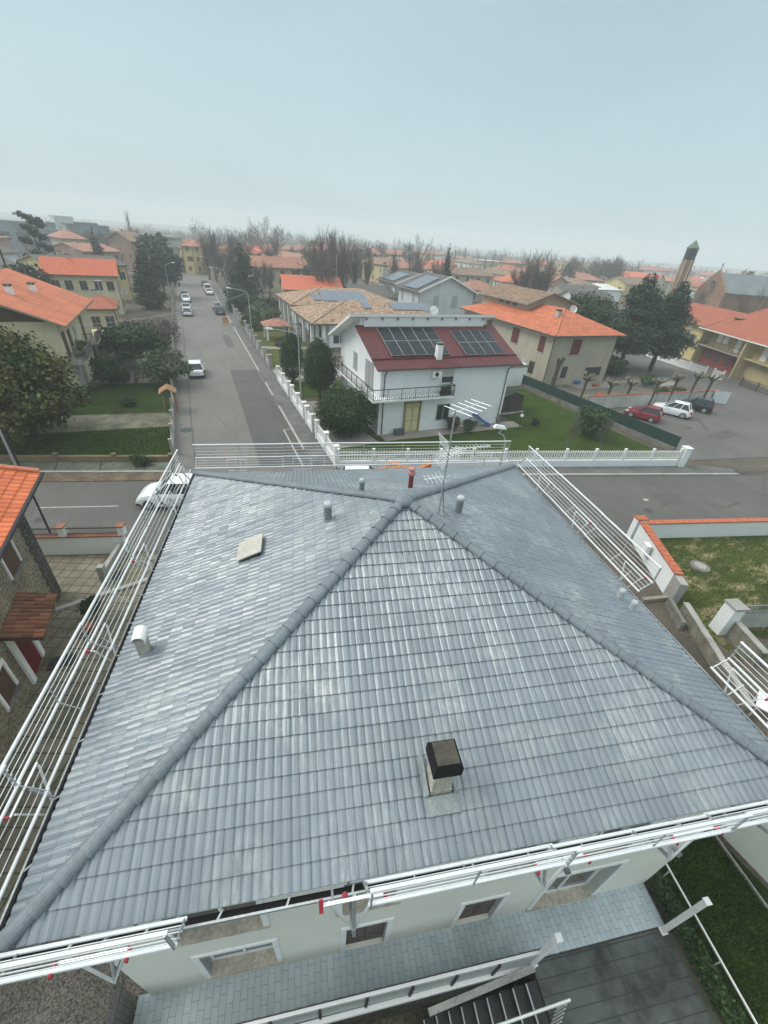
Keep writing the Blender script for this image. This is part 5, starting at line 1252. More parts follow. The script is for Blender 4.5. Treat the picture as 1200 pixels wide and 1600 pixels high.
for wv in (('r', 1.2, 3.6, 1.0, 2.3, 'b'), ('r', 3.4, 4.2, 1.0, 1.5, 'b'), ('r', 5.9, 4.2, .8, 1.4, 'gy'), ('r', 10.2, 3.4, 1.1, 2.4, 'b'), ('r', 2.4, .9, 1.3, 1.5, 'gy'), ('r', 5.0, .3, 1.3, 2.2, 'gy'), ('r', 9.6, .9, 1.0, 1.5, 'b'), ('r', 12.4, .2, 1.1, 2.3, 'b'), ('f', -3.0, 3.6, 1.1, 2.2, 'b'), ('f', -6.6, 3.9, 1.2, 1.5, 'b')): window(t, *wv, 0, Dd)
for y0_, y1_ in ((.2, 5.4), (8.8, 11.8)):
    b = MB(); b.box(0, 1.25, y0_, y1_, 3.15, 3.3); bl_ = b.build('balcony', m_conc, t); b = MB()
    if y0_ < 1: b.box(1.18, 1.25, y0_ + 1.5, y1_, 3.3, 4.2); b.box(0, 1.2, y1_ - .07, y1_, 3.3, 4.2)
    rail(b, (1.2, y0_, 3.3), (1.2, y1_, 3.3), n=16); rail(b, (0, y0_, 3.3), (1.2, y0_, 3.3), n=5); b.build('railing', mat('balcony_board', (.14, .12, .11), .7, .2), bl_)
t2 = thing('balcony_plant', 'yellow green shrub in a pot on the balcony of the yellow house', 'plant', (-10.4, 51.6, 3.3))
leaf_cloud([(0, 0, .9, .55, .7, .5), (0, -.7, .8, .4, .4, .4)], 900, .09, 4, [m_leaf_mid, m_leaf_ol], 'crown', t2); b = MB(); b.lathe((0, 0, 0), [(.18, 0), (.25, .4)], 10); b.build('pot', m_shutB, t2)
b = MB(); b.prism([(-11.0, 62.7), (-10.2, 62.7), (-10.2, 66.8), (-14, 66.8), (-14, 62.7)], 0, 2.9); b.build('porch_block', WL['palegreen'], label='low pale block joined to the far end of the yellow house', cat='outbuilding')

# ------------------------------------------------------------------ stone house at the lower left
t = thing('house', 'weathered stone rendered house with an orange tiled roof at the left edge of the courtyard', 'house', (-7.75, 18.9, 0))
m_stone = mat('stone_render', (.31, .28, .205), .95, .35, .8, 9, .35, .8, stain=.7, stcol=(.12, .10, .06))
b = MB(); b.box(-9, 0, -13, 0, -.02, 6.0); b.build('wall', m_stone, t)
P0 = Vector((.92, -13.4, 5.92)); P1 = Vector((.92, .62, 5.92)); T0 = Vector((-4.2, -13.4, 7.5)); T1 = Vector((-4.2, .62, 7.5))
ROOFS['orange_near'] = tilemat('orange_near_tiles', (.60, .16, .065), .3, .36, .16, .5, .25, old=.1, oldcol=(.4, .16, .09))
rf = tile_face(P0, P1, [T0, T1], 'roof', ROOFS['orange_near'], t, tw=.3, cl=.36, per=.15, amp=.022, seg=4)
b = MB(); b.face([P0 - Vector((0, 0, .06)), P1 - Vector((0, 0, .06)), T1 - Vector((0, 0, .06)), T0 - Vector((0, 0, .06))]); b.face([T0 - Vector((0, 0, .06)), T1 - Vector((0, 0, .06)), T1 + Vector((-4.8, 0, -1.5)), T0 + Vector((-4.8, 0, -1.5))])
b.build('roof_deck', ROOFS['orange_near'], rf)
b = MB(); b.tube([(.95, .60, 6.02), (-4.2, .60, 7.6)], .10, 7); b.build('verge_tiles', mat('verge_orange', (.62, .22, .12), .7, .15, 3), rf)
b = MB(); b.tube([P0 + Vector((.1, 0, -.04)), P1 + Vector((.1, 0, -.04))], .08, 8); b.tube([P1 + Vector((.1, -2.0, -.1)), (.1, -1.2, 5.2), (.1, -.5, 4.9)], .045, 6)
for k in range(16): b.beam(P0.lerp(P1, k / 16) + Vector((-.15, 0, .0)), P0.lerp(P1, k / 16) + Vector((.2, 0, .03)), .03, .02)
b.build('gutter', m_dark, rf)
b = MB(); chim_box(b, -.95, -1.7, 6.6, .55, .9); b.build('chimney', [m_conc_dk, m_conc_dk], rf)
b = MB()
for k in range(26):
    z = .02 + k * .225; w_ = .86 if k % 2 else .76; b.box(-w_, .035, -.0, .035, z, z + .19); b.box(0, .035, -w_, 0, z, z + .19)
b.build('quoins', mat('quoin_stone', (.095, .09, .08), .9, .45, 2, 10, .3, .5), t)
def swin(y0_, y1_, z0_, z1_, kind, fw=.14):
    b = MB(); 
    for (ya, yb, za, zb) in ((y0_ - fw, y0_, z0_ - fw * .6, z1_ + fw), (y1_, y1_ + fw, z0_ - fw * .6, z1_ + fw), (y0_, y1_, z1_, z1_ + fw)): b.box(0, .06, ya, yb, za, zb, 0)
    b.box(.0, .012, y0_, y1_, z0_, z1_, 1); b.box(0, .12, y0_ - .1, y1_ + .1, z0_ - .1, z0_, 2)
    b.build('window', [m_trim, m_shutB, m_conc_dk], t)
swin(-3.0, -1.9, 3.4, 5.0, 'b', .08); swin(-6.9, -6.0, 1.0, 2.2, 'b', .13); swin(-9.6, -8.3, 1.0, 2.2, 'b', .13)
b = MB(); b.box(0, .10, -5.25, -4.98, 0, 2.35, 0); b.box(0, .10, -3.95, -3.68, 0, 2.35, 0); b.box(0, .1, -5.25, -3.68, 2.35, 2.5, 0); b.box(0, .03, -4.98, -3.95, 0, 2.35, 1); b.build('door', [m_trim, mat('dark_red_door', (.15, .010, .014), .5, .15)], t)
# door canopy
Pc = [Vector((1.12, -5.45, 2.45)), Vector((1.12, -3.2, 2.45)), Vector((.0, -5.45, 2.85)), Vector((.0, -3.2, 2.85))]
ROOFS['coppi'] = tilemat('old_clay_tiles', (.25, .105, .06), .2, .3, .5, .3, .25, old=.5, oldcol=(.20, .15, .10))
cp = tile_face(Pc[0], Pc[1], [Pc[2], Pc[3]], 'canopy', ROOFS['coppi'], t, tw=.2, cl=.3, per=.2, amp=.06, seg=6)
b = MB(); b.hexa([Pc[0] + Vector((0, 0, -.14)), Pc[1] + Vector((0, 0, -.14)), Pc[3] + Vector((0, 0, -.14)), Pc[2] + Vector((0, 0, -.14)), Pc[0] + Vector((0, 0, -.03)), Pc[1] + Vector((0, 0, -.03)), Pc[3] + Vector((0, 0, -.03)), Pc[2] + Vector((0, 0, -.03))]); b.build('canopy_frame', m_shutB, cp)
b = MB(); b.box(-.45, .45, -.3, .3, 0, .03); b.build('door_mat', m_dark, label='dark door mat on the slabs before the red door', cat='door mat', loc=(-6.95, 14.45, .02), rz=rad(0))
leafy('potted_shrub', 'small dark shrub in a terracotta pot beside the tiled door canopy', 'plant', (-6.05, 16.6, .02), [(0, 0, .75, .42, .42, .35), (.15, .1, .95, .25, .25, .2)], 1600, .055, [m_leaf_dk, m_leaf_box], 5, (.05, .4))
b = MB(); b.lathe((0, 0, 0), [(.16, 0), (.26, .38), (.28, .42)], 14); b.build('flower_pot', mat('terracotta', (.36, .13, .06), .8, .2), label='terracotta pot standing under the door canopy', cat='flower pot', loc=(-6.2, 15.75, .02), smooth=True)
b = MB(); b.beam((0, 0, .06), (5.0, 1.2, .06), .22, .12); b.build('border_strip', m_kerb, label='stone edging strip crossing the slabbed courtyard', cat='edging', loc=(-7.7, 17.6, 0))
b = MB(); b.box(-.28, .28, -.28, .28, 0, .03); b.build('drain_grate', mat('iron_grate', (.04, .045, .04), .7), label='square dark drain grate set in the courtyard slabs', cat='drain grate', loc=(-5.35, 19.3, .01), rz=rad(-15))
# courtyard front wall with pillars and iron fence
t = thing('boundary_wall', 'white courtyard wall with brick capped pillars and black iron fencing', 'wall', (-10.5, 22.55, 0), rad(-15.3))
b = MB(); b.box(0, 5.6, 0, .26, 0, 1.12); b.build('base_wall', m_wwall, t)
b = MB(); b.box(0, 5.6, -.04, .30, 1.12, 1.20); b.build('coping', mat('brick_cap', (.30, .13, .08), .8, .2), t)
for x in (2.65, 5.45): b = MB(); b.box(x, x + .3, -.04, .30, 1.20, 1.72); b.build('pillar', m_wwall, t); 
for x in (2.65, 5.45): b = MB(); b.box(x - .04, x + .34, -.08, .34, 1.72, 1.79); b.build('pillar_cap', mat('brick_cap', (.30, .13, .08)), t)
for xa, xb_ in ((0, 2.65), (2.95, 5.45)):
    b = MB(); b.beam((xa, .13, 1.28), (xb_, .13, 1.28), .03, .04); b.beam((xa, .13, 1.6), (xb_, .13, 1.6), .03, .04)
    for k in range(int((xb_ - xa) / .11)): x = xa + .06 + k * .11; b.beam((x, .13, 1.20), (x, .13, 1.70), .018, .018)
    b.build('iron_fence', m_dark, t)
b = MB(); b.box(5.3, 5.5, -2.2, 0, 0, .75); b.box(5.26, 5.54, -2.4, -2.1, 0, 1.05); b.build('side_wall', m_conc, t)

# ------------------------------------------------------------------ row house at the right
A = at(1110, 512, 5.6); t = thing('house', 'ochre terraced house with rust roof, long balcony, white shutters and dark red ground floor', 'house', (82.6, 50.4, 0), math.atan2(-13.2, -5.6) )
Lh = 17; Dh = 10; wins_ = []
b, _ = roof_mesh('gable', Lh, Dh, 5.9, 2.3, .9, 'x', .16); rr = b.build('roof', [ROOFS['rust'], m_trim], t)
b = MB(); b.box(0, Lh, 1.2, Dh, -.02, 5.9); b.box(0, Lh, 0, 1.2, 2.95, 3.1); b.box(-.15, .15, -.4, Dh, 0, 5.9); b.box(Lh * .62, Lh * .62 + .3, -.6, 1.2, 0, 5.9); b.build('wall', WL['ochre'], t)
b = MB(); b.box(.15, Lh * .62, 1.12, 1.2, 0, 2.9); b.build('red_wall', mat('dark_red_wall', (.20, .035, .03), .8, .2), t)
bl_ = MB(); bl_.box(0, Lh * .62, -.3, 0, 2.95, 3.1); bo = bl_.build('balcony', m_conc, t); b = MB(); rail(b, (0, -.25, 3.1), (Lh * .62, -.25, 3.1), n=60); b.build('railing', m_gut, bo)
for x in (2.6, 4.1, 7.2, 8.9, 13.0, 15.0):
    b = MB(); hgt = 2.2 if x > 6 else 1.4; z = 3.15 if hgt > 2 else 3.9; b.box(x - .55, x + .55, 1.13, 1.2, z, z + hgt); b.build('window', m_trim, t)
for x in (2.0, 4.2, 6.6, 8.6): b = MB(); b.box(x - .5, x + .5, 1.08, 1.12, .9, 2.2, 0); b.build('window', m_glass, t)
bpy.context.view_layer.update(); inv_ = t.matrix_world.inverted(); q0 = inv_ @ at(1083, 562); q1 = inv_ @ (at(1083, 562) + Vector((0, 0, 5.6))); q2 = inv_ @ at(1138, 505, 6.6)
b = MB(); b.tube([q2, q1, q0], .2, 8); b.build('drainpipe', mat('cream_pipe', (.58, .50, .28), .6, .1), t)
t2 = make_house('house', 'yellow terraced house with white shutters half hidden by the cedar', 'house', tuple((Vector((82.6, 50.4, 0)) - Vector((math.cos(math.atan2(-13.2, -5.6)), math.sin(math.atan2(-13.2, -5.6)), 0)) * 16.3)[:2]), math.atan2(-13.2, -5.6), 16, 10, 6.0, 2.2, 'gable', 'x', 'yellow', 'rust', .7,
    [('f', 3, 3.8, 1.2, 1.5, 'w'), ('f', 6, 3.2, 1.2, 2.2, 'w'), ('f', 9, 3.8, 1.2, 1.5, 'w'), ('f', 12, 3.2, 1.2, 2.2, 'w'), ('f', 4, 1.0, 1.2, 1.4, 'b'), ('f', 8, .1, 1.1, 2.2, 'b'), ('f', 12, 1, 1.2, 1.4, 'glass')])
# ------------------------------------------------------------------ further houses (pixels of the two front eave corners, eave height, depth, rise)
H = house_px
H('long house with bright orange gabled roof directly behind the yellow house', (62, 428), (185, 432), 6.5, 5.2, 2.0, 'gable', 'x', 'palegreen', 'bright', .5, (5, 2), 'g', side='r')
H('low garage with a dull rust hipped roof beside the yellow house', (128, 486), (183, 486), 3.4, 9, 1.2, 'hip', 'x', 'palegreen', 'rust', .4, (2, 1), 'b')
H('long dark roofed building behind the bright orange roof at the left', (70, 417), (200, 417), 6.6, 12, 1.2, 'gable', 'x', 'yellow', 'dark', .4, (6, 2), 'w')
H('faded red low roof with white skylights beyond the dark roof', (130, 395), (190, 395), 6.3, 14, 1.6, 'gable', 'x', 'pink', 'brownred', .4, (4, 2), 'b')
H('cream villa with a brown pyramid roof near the factory', (94, 373), (138, 375), 8.0, 16, 2.4, 'hip', 'x', 'cream', 'brownred', .8, (3, 2), 'b')
H('brick house with brown roof left of the street end', (204, 378), (234, 379), 9.0, 12, 2.2, 'gable', 'x', 'brick', 'brown', .6, (3, 2), 'b')
H('grey gabled house at the far left edge', (-28, 376), (18, 372), 8, 14, 2.0, 'gable', 'x', 'pink', 'brown', .6, (3, 2), 'b')
H('dark roofed house with a white gable at the far left edge', (-30, 398), (34, 396), 6, 13, 1.6, 'gable', 'x', 'white', 'dark', .6, (3, 1), 'b')
H('low grey house in front of the pine at the left', (-30, 425), (44, 423), 4.2, 12, 1.6, 'gable', 'x', 'cream', 'dark', .6, (3, 1), 'b')
H('yellow apartment block closing the view beyond the street', (279, 384), (300, 386), 8.5, 9, 1.4, 'hip', 'x', 'yellow', 'brownred', .7, (3, 3), 'b')
H('yellow house with brown stepped roofs at the end of the street', (300, 391), (326, 392), 7, 12, 1.6, 'hip', 'x', 'yellow', 'brown', .5, (2, 2), 'b')
H('low brown roofed shed beyond the hedge at the street end', (292, 410), (318, 411), 3.5, 8, 1.0, 'gable', 'x', 'pink', 'brown', .3, (2, 1), 'b')
H('house with bright salmon orange roof behind the bungalow', (442, 454), (538, 458), 3.6, 13, 2.4, 'gable', 'x', 'cream', 'bright', .4, (4, 1), 'gy')
H('cream house with faded brown roof and dark windows behind the salmon roof', (392, 418), (487, 421), 6.2, 10, 2.2, 'gable', 'x', 'cream', 'brownred', .6, (5, 2), 'b')
H('long pink building behind the bare trees', (580, 398), (640, 400), 8, 14, 2.0, 'gable', 'x', 'pink', 'brownred', .6, (7, 2), 'b')
H('ochre round fronted house right of the big bare tree', (665, 397), (700, 399), 8.5, 12, 1.5, 'hip', 'x', 'ochre', 'brownred', .5, (3, 2), 'b')
H('flat roofed grey green block behind the cream houses', (704, 404), (752, 406), 7.5, 14, .4, 'flat', 'x', 'grey', 'greyg', .2, (5, 2), 'g')
H('ochre flat block with a white roof box', (745, 408), (790, 411), 7.0, 14, .4, 'flat', 'x', 'ochre', 'white', .3, (5, 2), 'g')
H('cream house with wide grey brown hipped roof beyond the grey gable', (705, 429), (777, 433), 6.2, 10, 1.9, 'hip', 'x', 'cream', 'brown', .8, (4, 2), 'b')
H('small house with dull brown pyramid roof before the cream house', (728, 453), (782, 455), 3.6, 9, 2.0, 'hip', 'x', 'stone', 'brownred', .7, (2, 1), 'b')
H('small house with orange hipped roof below the poplars', (778, 424), (812, 426), 5.8, 10, 1.7, 'hip', 'x', 'stone', 'bright', .7, (3, 1), 'b')
H('white house with an orange hipped roof behind the brown attic', (784, 441), (868, 447), 6.2, 11, 2.0, 'hip', 'x', 'white', 'orange', .7, (4, 2), 'b', chims=[(6, 1.2, 7.0, .8, .9)])
H('yellow flat roofed school block with a row of windows', (864, 407), (908, 411), 10, 16, .5, 'flat', 'x', 'yellow', 'white', .3, (6, 3), 'b')
H('small brown gabled house right of the poplar clump', (861, 428), (885, 430), 6.4, 9, 1.6, 'gable', 'y', 'stone', 'brown', .6, (2, 2), 'b')
H('long stone house with brown hipped roof and small windows', (887, 436), (946, 440), 6.2, 11, 2.0, 'hip', 'x', 'stone', 'brownred', .7, (5, 2), 'b')
H('dark roofed white house behind the beige house', (898, 470), (962, 474), 5.4, 9, 1.6, 'gable', 'x', 'white', 'dark', .5, (3, 2), 'g')
H('grey roofed outbuilding below the stone house', (880, 456), (940, 459), 4.2, 9, 1.6, 'gable', 'x', 'stone', 'dark', .4, (3, 1), 'g')
H('long cream house with pinkish orange roof in front of the tower', (960, 431), (1026, 438), 7.0, 11, 2.0, 'gable', 'x', 'cream', 'bright', .6, (7, 2), 'b')
H('dark roofed house beyond the long pinkish orange roof', (946, 420), (1012, 424), 8.5, 13, 1.8, 'hip', 'x', 'stone', 'dark', .7, (5, 2), 'b')
H('white house with rust brown roof left of the tower', (1014, 423), (1056, 425), 9.0, 13, 1.8, 'hip', 'x', 'white', 'brownred', .6, (4, 2), 'b')
H('white house with rust brown roof right of the tower', (1082, 428), (1100, 431), 9.0, 13, 1.6, 'hip', 'x', 'white', 'brownred', .6, (2, 2), 'b')
H('low white workshop with pale sheet roof and orange lean-to', (935, 454), (985, 456), 4.2, 12, 1.5, 'gable', 'x', 'white', 'white', .3, (3, 1), 'g')
H('white gabled shed between the cedar and the church', (1062, 470), (1105, 474), 4.5, 11, 2.2, 'gable', 'y', 'white', 'greyg', .3, (2, 1), 'g')
H('grey white gabled hall below the rose window', (1092, 464), (1150, 472), 5.0, 12, 2.4, 'gable', 'y', 'white', 'greyg', .3, (2, 1), 'g')
H('low cream house with grey roof beside the church', (1136, 456), (1198, 462), 6.2, 9, 1.0, 'gable', 'x', 'yellow', 'greyg', .5, (5, 2), 'g')
H('tall orange roofed building with dormer windows at the right edge', (1148, 498), (1240, 512), 7.8, 12, 2.4, 'hip', 'x', 'ochre', 'rust', .5, (4, 2), 'w')
H('pink roofed house beyond the church nave', (1128, 431), (1180, 437), 9.0, 12, 2.0, 'hip', 'x', 'cream', 'brownred', .5, (4, 2), 'b')
H('red roofed white house at the far right edge', (1184, 436), (1230, 442), 9.0, 12, 1.6, 'hip', 'x', 'white', 'bright', .5, (4, 2), 'b')
for k, (px, py, w_, roof_, wl_, ze, lb) in enumerate([
    (150, 382, 26, 'white', 'white', 5, 'long low white greenhouse roof beyond the dark conifer'), (560, 405, 30, 'dark', 'cream', 6, 'dark roofed house glimpsed through the bare trees'),
    (812, 412, 22, 'brownred', 'pink', 8, 'pink house half hidden by the poplar clump'), (915, 424, 22, 'dark', 'stone', 7, 'dark roofed villa beside the yellow school block'),
    (655, 424, 18, 'bright', 'cream', 5, 'small orange roof peeping over the grey terrace'), (1000, 450, 26, 'brown', 'white', 5, 'white gabled house with a small brown roof behind the cedar'),
    (335, 402, 20, 'brown', 'cream', 6, 'brown roofed house hidden in the beige bare trees'), (520, 412, 22, 'brownred', 'cream', 6, 'red brown roof behind the bare thicket'),
    (246, 392, 16, 'dark', 'cream', 7, 'dark roofed house above the blue green tree'), (860, 415, 16, 'bright', 'cream', 8, 'orange roofed house left of the school block')]):
    H(lb, (px - w_ / 2, py), (px + w_ / 2, py + w_ * .05), ze, 10, 1.6, 'hip', 'x', wl_, roof_, .5, (3, 1), 'b')
# factory and silo far away, fading in the haze
P = far(105, 372, 250)
t = thing('silo_tower', 'pale square silo tower fading in the haze at the left', 'silo', P, rad(20)); zt = zat(P, 105, 340)
b = MB(); b.box(-3.4, 3.4, -4, 4, 0, zt); b.build('wall', WL['grey'], t); b = MB(); b.box(-3.5, 3.5, -4.1, 4.1, zt, zt + .5); b.build('parapet', WL['grey'], t)
for k, (x, y, w_, hh, lb) in enumerate([(72, 372, 60, 350, 'huge pale factory hall left of the silo tower'), (128, 372, 40, 352, 'low factory hall right of the silo tower'), (185, 376, 90, 366, 'long blue grey warehouse behind the dark conifer'), (140, 372, 14, 350, 'small factory hoist tower right of the silo')]):
    P = far(x, y, 262 - k * 4); w_ *= .55; zt = zat(P, x, hh); t = thing('factory_hall', lb, 'factory', P, rad(8))
    b = MB(); b.box(-w_ / 2, w_ / 2, -12, 12, 0, zt); b.build('wall', mat('blue_sheet_wall', (.20, .27, .30), .7, .15, .2), t); b = MB(); b.box(-w_ / 2 - .3, w_ / 2 + .3, -12.3, 12.3, zt, zt + .5); b.build('roof', ROOFS['greyg'], t)
    for j in range(5): b = MB(); xx = -w_ / 2 + w_ * (j + .5) / 5; b.box(xx - w_ * .07, xx + w_ * .07, -12.05, -12, zt * .45, zt * .7); b.build('window', m_glass, t)
# bell tower
Ht = 19.6; P = Vector((122.4, 86.9, 0))
t = thing('bell_tower', 'tall hexagonal brick bell tower with dark louvred top and green glass pyramid', 'tower', P, rad(15))
hexp = lambda r, o=0: [(r * math.cos(math.pi / 3 * k + o), r * math.sin(math.pi / 3 * k + o)) for k in range(6)]
m_tb = mat('tower_brick', (.30, .185, .125), .9, .2, .8, 6, .2, stain=.3)
z1 = zat(P, 1066, 405); z2 = zat(P, 1071, 387); z3 = zat(P, 1080, 374)
b = MB(); b.prism(hexp(1.35), 0, z1); b.build('shaft', m_tb, t)
b = MB()
for x, y in hexp(1.36): b.box(x - .09, x + .09, y - .09, y + .09, 0, z1)
b.build('rib', mat('rib_stone', (.52, .46, .36), .8, .1), t)
b = MB(); b.prism(hexp(1.3), z1, z2)
for k in range(9): b.prism(hexp(1.42), z1 + .1 + k * (z2 - z1) / 9, z1 + .22 + k * (z2 - z1) / 9)
b.build('louvres', mat('louvre_dark', (.05, .07, .08), .6, .2), t)
b = MB(); h6 = hexp(1.5)
for k in range(6): b.face([(h6[k][0], h6[k][1], z2), (h6[(k + 1) % 6][0], h6[(k + 1) % 6][1], z2), (0, 0, z3)])
b.prism(hexp(1.52), z2 - .15, z2); b.build('pyramid_roof', mat('green_glass_roof', (.10, .17, .12), .3, .25, .8), t)
# church
P = Vector((126.5, 80.5, 0)); t = thing('church', 'brick church with a rose window in its gable, blue grey nave roof and roof cross', 'church', P, rad(-116))
zr = zat(P, 1120, 421); zl = zr - 4.6; w2 = 6.0; b = MB(); 
g = [(-w2, 0, 0), (w2, 0, 0), (w2, 0, zl), (0, 0, zr), (-w2, 0, zl)]; g2 = [(x, .6, z) for x, y, z in g]; b.face(g); b.face(list(reversed(g2)))
for i in range(5): j = (i + 1) % 5; b.face([g[i], g2[i], g2[j], g[j]])
b.box(-w2 * .78, w2 * .78, .6, 18, 0, zl - .2); b.build('wall', m_tb, t)
b = MB()
for s in (-1, 1): q = [(s * w2 * .85, .3, zl - .4), (0, .3, zr - .9), (0, 18.3, zr - .9), (s * w2 * .85, 18.3, zl - .4)]; b.hexa(q + [(x, y, z + .25) for x, y, z in q])
b.build('roof', mat('nave_roof', (.17, .21, .22), .6, .15, .3), t)
b = MB(); c0 = Vector((0, -.08, zr - 3.4)); b.face([c0 + Vector((1.0 * math.cos(a * .3927), 0, 1.0 * math.sin(a * .3927))) for a in range(16)], 1)
for a in range(16): b.tube([c0 + Vector((1.05 * math.cos(a * .3927), -.05, 1.05 * math.sin(a * .3927))), c0 + Vector((1.05 * math.cos((a + 1) * .3927), -.05, 1.05 * math.sin((a + 1) * .3927)))], .14, 4)
for a in range(0, 16, 2): b.tube([c0 + Vector((0, -.04, 0)), c0 + Vector((1.0 * math.cos(a * .3927), -.04, 1.0 * math.sin(a * .3927)))], .06, 3)
b.tube([c0 + Vector((.45 * math.cos(a * .785), -.06, .45 * math.sin(a * .785))) for a in range(9)], .07, 3); b.build('rose_window', [m_conc_dk, m_glass], t)
b = MB(); b.beam((0, .3, zr), (0, .3, zr + 1.5), .12, .12); b.beam((-.4, .3, zr + 1.05), (.4, .3, zr + 1.05), .1, .1); b.build('cross', m_dark, t)
# ------------------------------------------------------------------ trees and shrubs
leafy('magnolia_tree', 'large dense magnolia tree with bronze green leaves on the left lawn', 'tree', (-12.6, 38.0, 0), blobs_round(4.7, 4.4, .5, 6.8, 24, 3, .40) + [(0, 0, 6.2, 3.0, 3.0, 1.8), (0, 0, 7.6, 1.4, 1.4, 1.2)], 36000, .15, [m_leaf_mag, m_leaf_mag, m_leaf_mag, m_leaf_box], 11, (.25, 1.6))
leafy('cypress_tree', 'egg shaped dark evergreen, the farther one near the white fence', 'tree', (9.95, 49.6, 0), [(0, 0, 2.9, 1.25, 1.25, 2.4), (0, 0, 3.9, .85, .85, 1.7)], 11000, .085, [m_leaf_con, m_leaf_box], 21, (.12, .8), inner=.8)
leafy('cypress_tree', 'plump egg shaped dark evergreen just behind the round laurel', 'tree', (11.6, 43.7, 0), [(0, 0, 3.4, 1.6, 1.6, 2.3), (0, .1, 4.2, 1.15, 1.15, 1.8), (.1, 0, 2.7, 1.65, 1.6, 1.6)], 18000, .085, [m_leaf_con, m_leaf_box], 22, (.14, 1.2), inner=.82)
leafy('laurel_bush', 'big round dark green laurel bush before the white house', 'bush', (11.2, 33.6, 0), [(0, 0, 2.3, 2.35, 2.2, 1.95), (.3, 0, 2.0, 2.3, 2.2, 1.7), (-.3, .1, 2.2, 2.2, 2.2, 1.7)], 19000, .085, [m_leaf_box, m_leaf_dk], 23, (.12, .8), inner=.82)
leafy('conifer_tree', 'tall dark conifer on the left side of the street', 'tree', (-6.9, 104, 0), blobs_cone(3.7, .6, 10.2, 11, 8), 9000, .24, [m_leaf_con], 24, (.2, 1))
leafy('fir_tree', 'blue green tree standing behind the tall conifer at the street side', 'tree', (-4.6, 122, 0), blobs_round(4.6, 4.6, 2, 12, 14, 9), 6000, .32, [m_leaf_ced, m_leaf_far], 25, (.25, 2))
leafy('fir_tree', 'second blue green tree beyond the street end at the left', 'tree', (-5.5, 150, 0), blobs_round(5.5, 5, 2, 12.5, 14, 10), 5000, .4, [m_leaf_ced, m_leaf_far], 26, (.25, 2))
leafy('conifer_tree', 'dark rounded conifer on the right side of the street', 'tree', (12.4, 112, 0), blobs_cone(4.3, .6, 11.2, 11, 11, .3), 9000, .26, [m_leaf_con, m_leaf_far], 27, (.22, 1))
leafy('laurel_bush', 'low spreading evergreen beside the dark rounded conifer', 'bush', (9.9, 106, 0), blobs_round(2.6, 2.6, .2, 5.0, 10, 12), 3500, .2, [m_leaf_box, m_leaf_con], 28)
leafy('laurel_bush', 'large dark green rounded bush beside the yellow house', 'bush', (-7.2, 61.8, 0), blobs_round(3.9, 4.6, .1, 4.6, 16, 13), 12000, .16, [m_leaf_dk, m_leaf_con], 29)
leafy('laurel_bush', 'dark grey green bush overhanging the street wall', 'bush', (-3.7, 51.2, 0), blobs_round(2.6, 3.4, .1, 3.8, 12, 14), 8000, .13, [m_leaf_dk, m_leaf_ol], 30)
leafy('laurel_bush', 'low dark bush at the foot of the yellow house', 'bush', (-8.9, 52.2, 0), blobs_round(2.0, 1.7, .1, 2.9, 10, 15), 5500, .12, [m_leaf_dk], 31)
leafy('purple_hedge', 'reddish brown leafless hedge beyond the round bush', 'hedge', (-5.6, 76, 0), [(x, y, 1.2, 1.6, 1.6, 1.3) for x in (-3, -1, 1, 2.2) for y in (-3, 0, 3)], 5000, .14, [leafm('purple_twig_leaf', (.085, .06, .055), .4)], 32)
leafy('olive_tree', 'rounded grey green olive beside the red roofed gazebo', 'tree', (12.2, 84, 0), blobs_round(3.4, 3.0, .6, 4.2, 10, 16), 5000, .16, [m_leaf_ol, m_leaf_mid], 33)
leafy('laurel_bush', 'small rounded green bush left of the olive', 'bush', (9.6, 82, 0), blobs_round(1.5, 2.2, .1, 2.6, 7, 17), 2500, .13, [m_leaf_mid, m_leaf_dk], 34)
leafy('evergreen_hedge', 'tall clipped dark green hedge behind the bungalow garden', 'hedge', (14.5, 100, 0), [(x, 0, 1.6, 1.5, 1.1, 1.8) for x in range(-6, 4, 2)], 4500, .2, [m_leaf_dk, m_leaf_box], 35)
leafy('evergreen_hedge', 'dark hedge closing the far end of the street', 'hedge', (4, 190, 0), [(x, x * .15, 2.2, 3.5, 2.2, 2.6) for x in range(-24, 14, 4)], 5000, .38, [m_leaf_dk, m_leaf_con], 36)
leafy('laurel_bush', 'bushy green shrub against the green fence in the garden corner', 'bush', (34.6, 27.4, 0), blobs_round(2.1, 1.9, .1, 2.9, 14, 18), 9000, .10, [m_leaf_mid, m_leaf_dk], 37)
leafy('laurel_bush', 'reddish brown shrub by the ground floor window of the white house', 'bush', (21.5, 32.0, 0), blobs_round(.85, .7, .05, 1.5, 8, 19), 2500, .07, [m_leaf_br, m_leaf_dk], 38)
leafy('laurel_bush', 'round clipped shrub in front of the blue slide', 'bush', (22.9, 31.4, 0), blobs_round(.75, .7, .05, 1.3, 8, 20), 2200, .06, [m_leaf_mid, m_leaf_dk], 39)
leafy('laurel_bush', 'tiny spiky shrub on the lawn beside the shed', 'bush', tuple(at(836, 664)), blobs_round(.5, .5, .05, .7, 5, 21), 700, .08, [m_leaf_dk], 40)
leafy('laurel_bush', 'small green shrub against the verge at the left', 'bush', (-5.0, 31.5, .1), blobs_round(.9, .45, .02, .9, 6, 22), 1800, .06, [m_leaf_dk, m_leaf_mid], 41)
leafy('laurel_bush', 'small shrub in the bed of the western garden', 'bush', tuple(at(201, 634)), blobs_round(.8, .8, .02, .9, 6, 23), 1600, .07, [m_leaf_dk], 42)
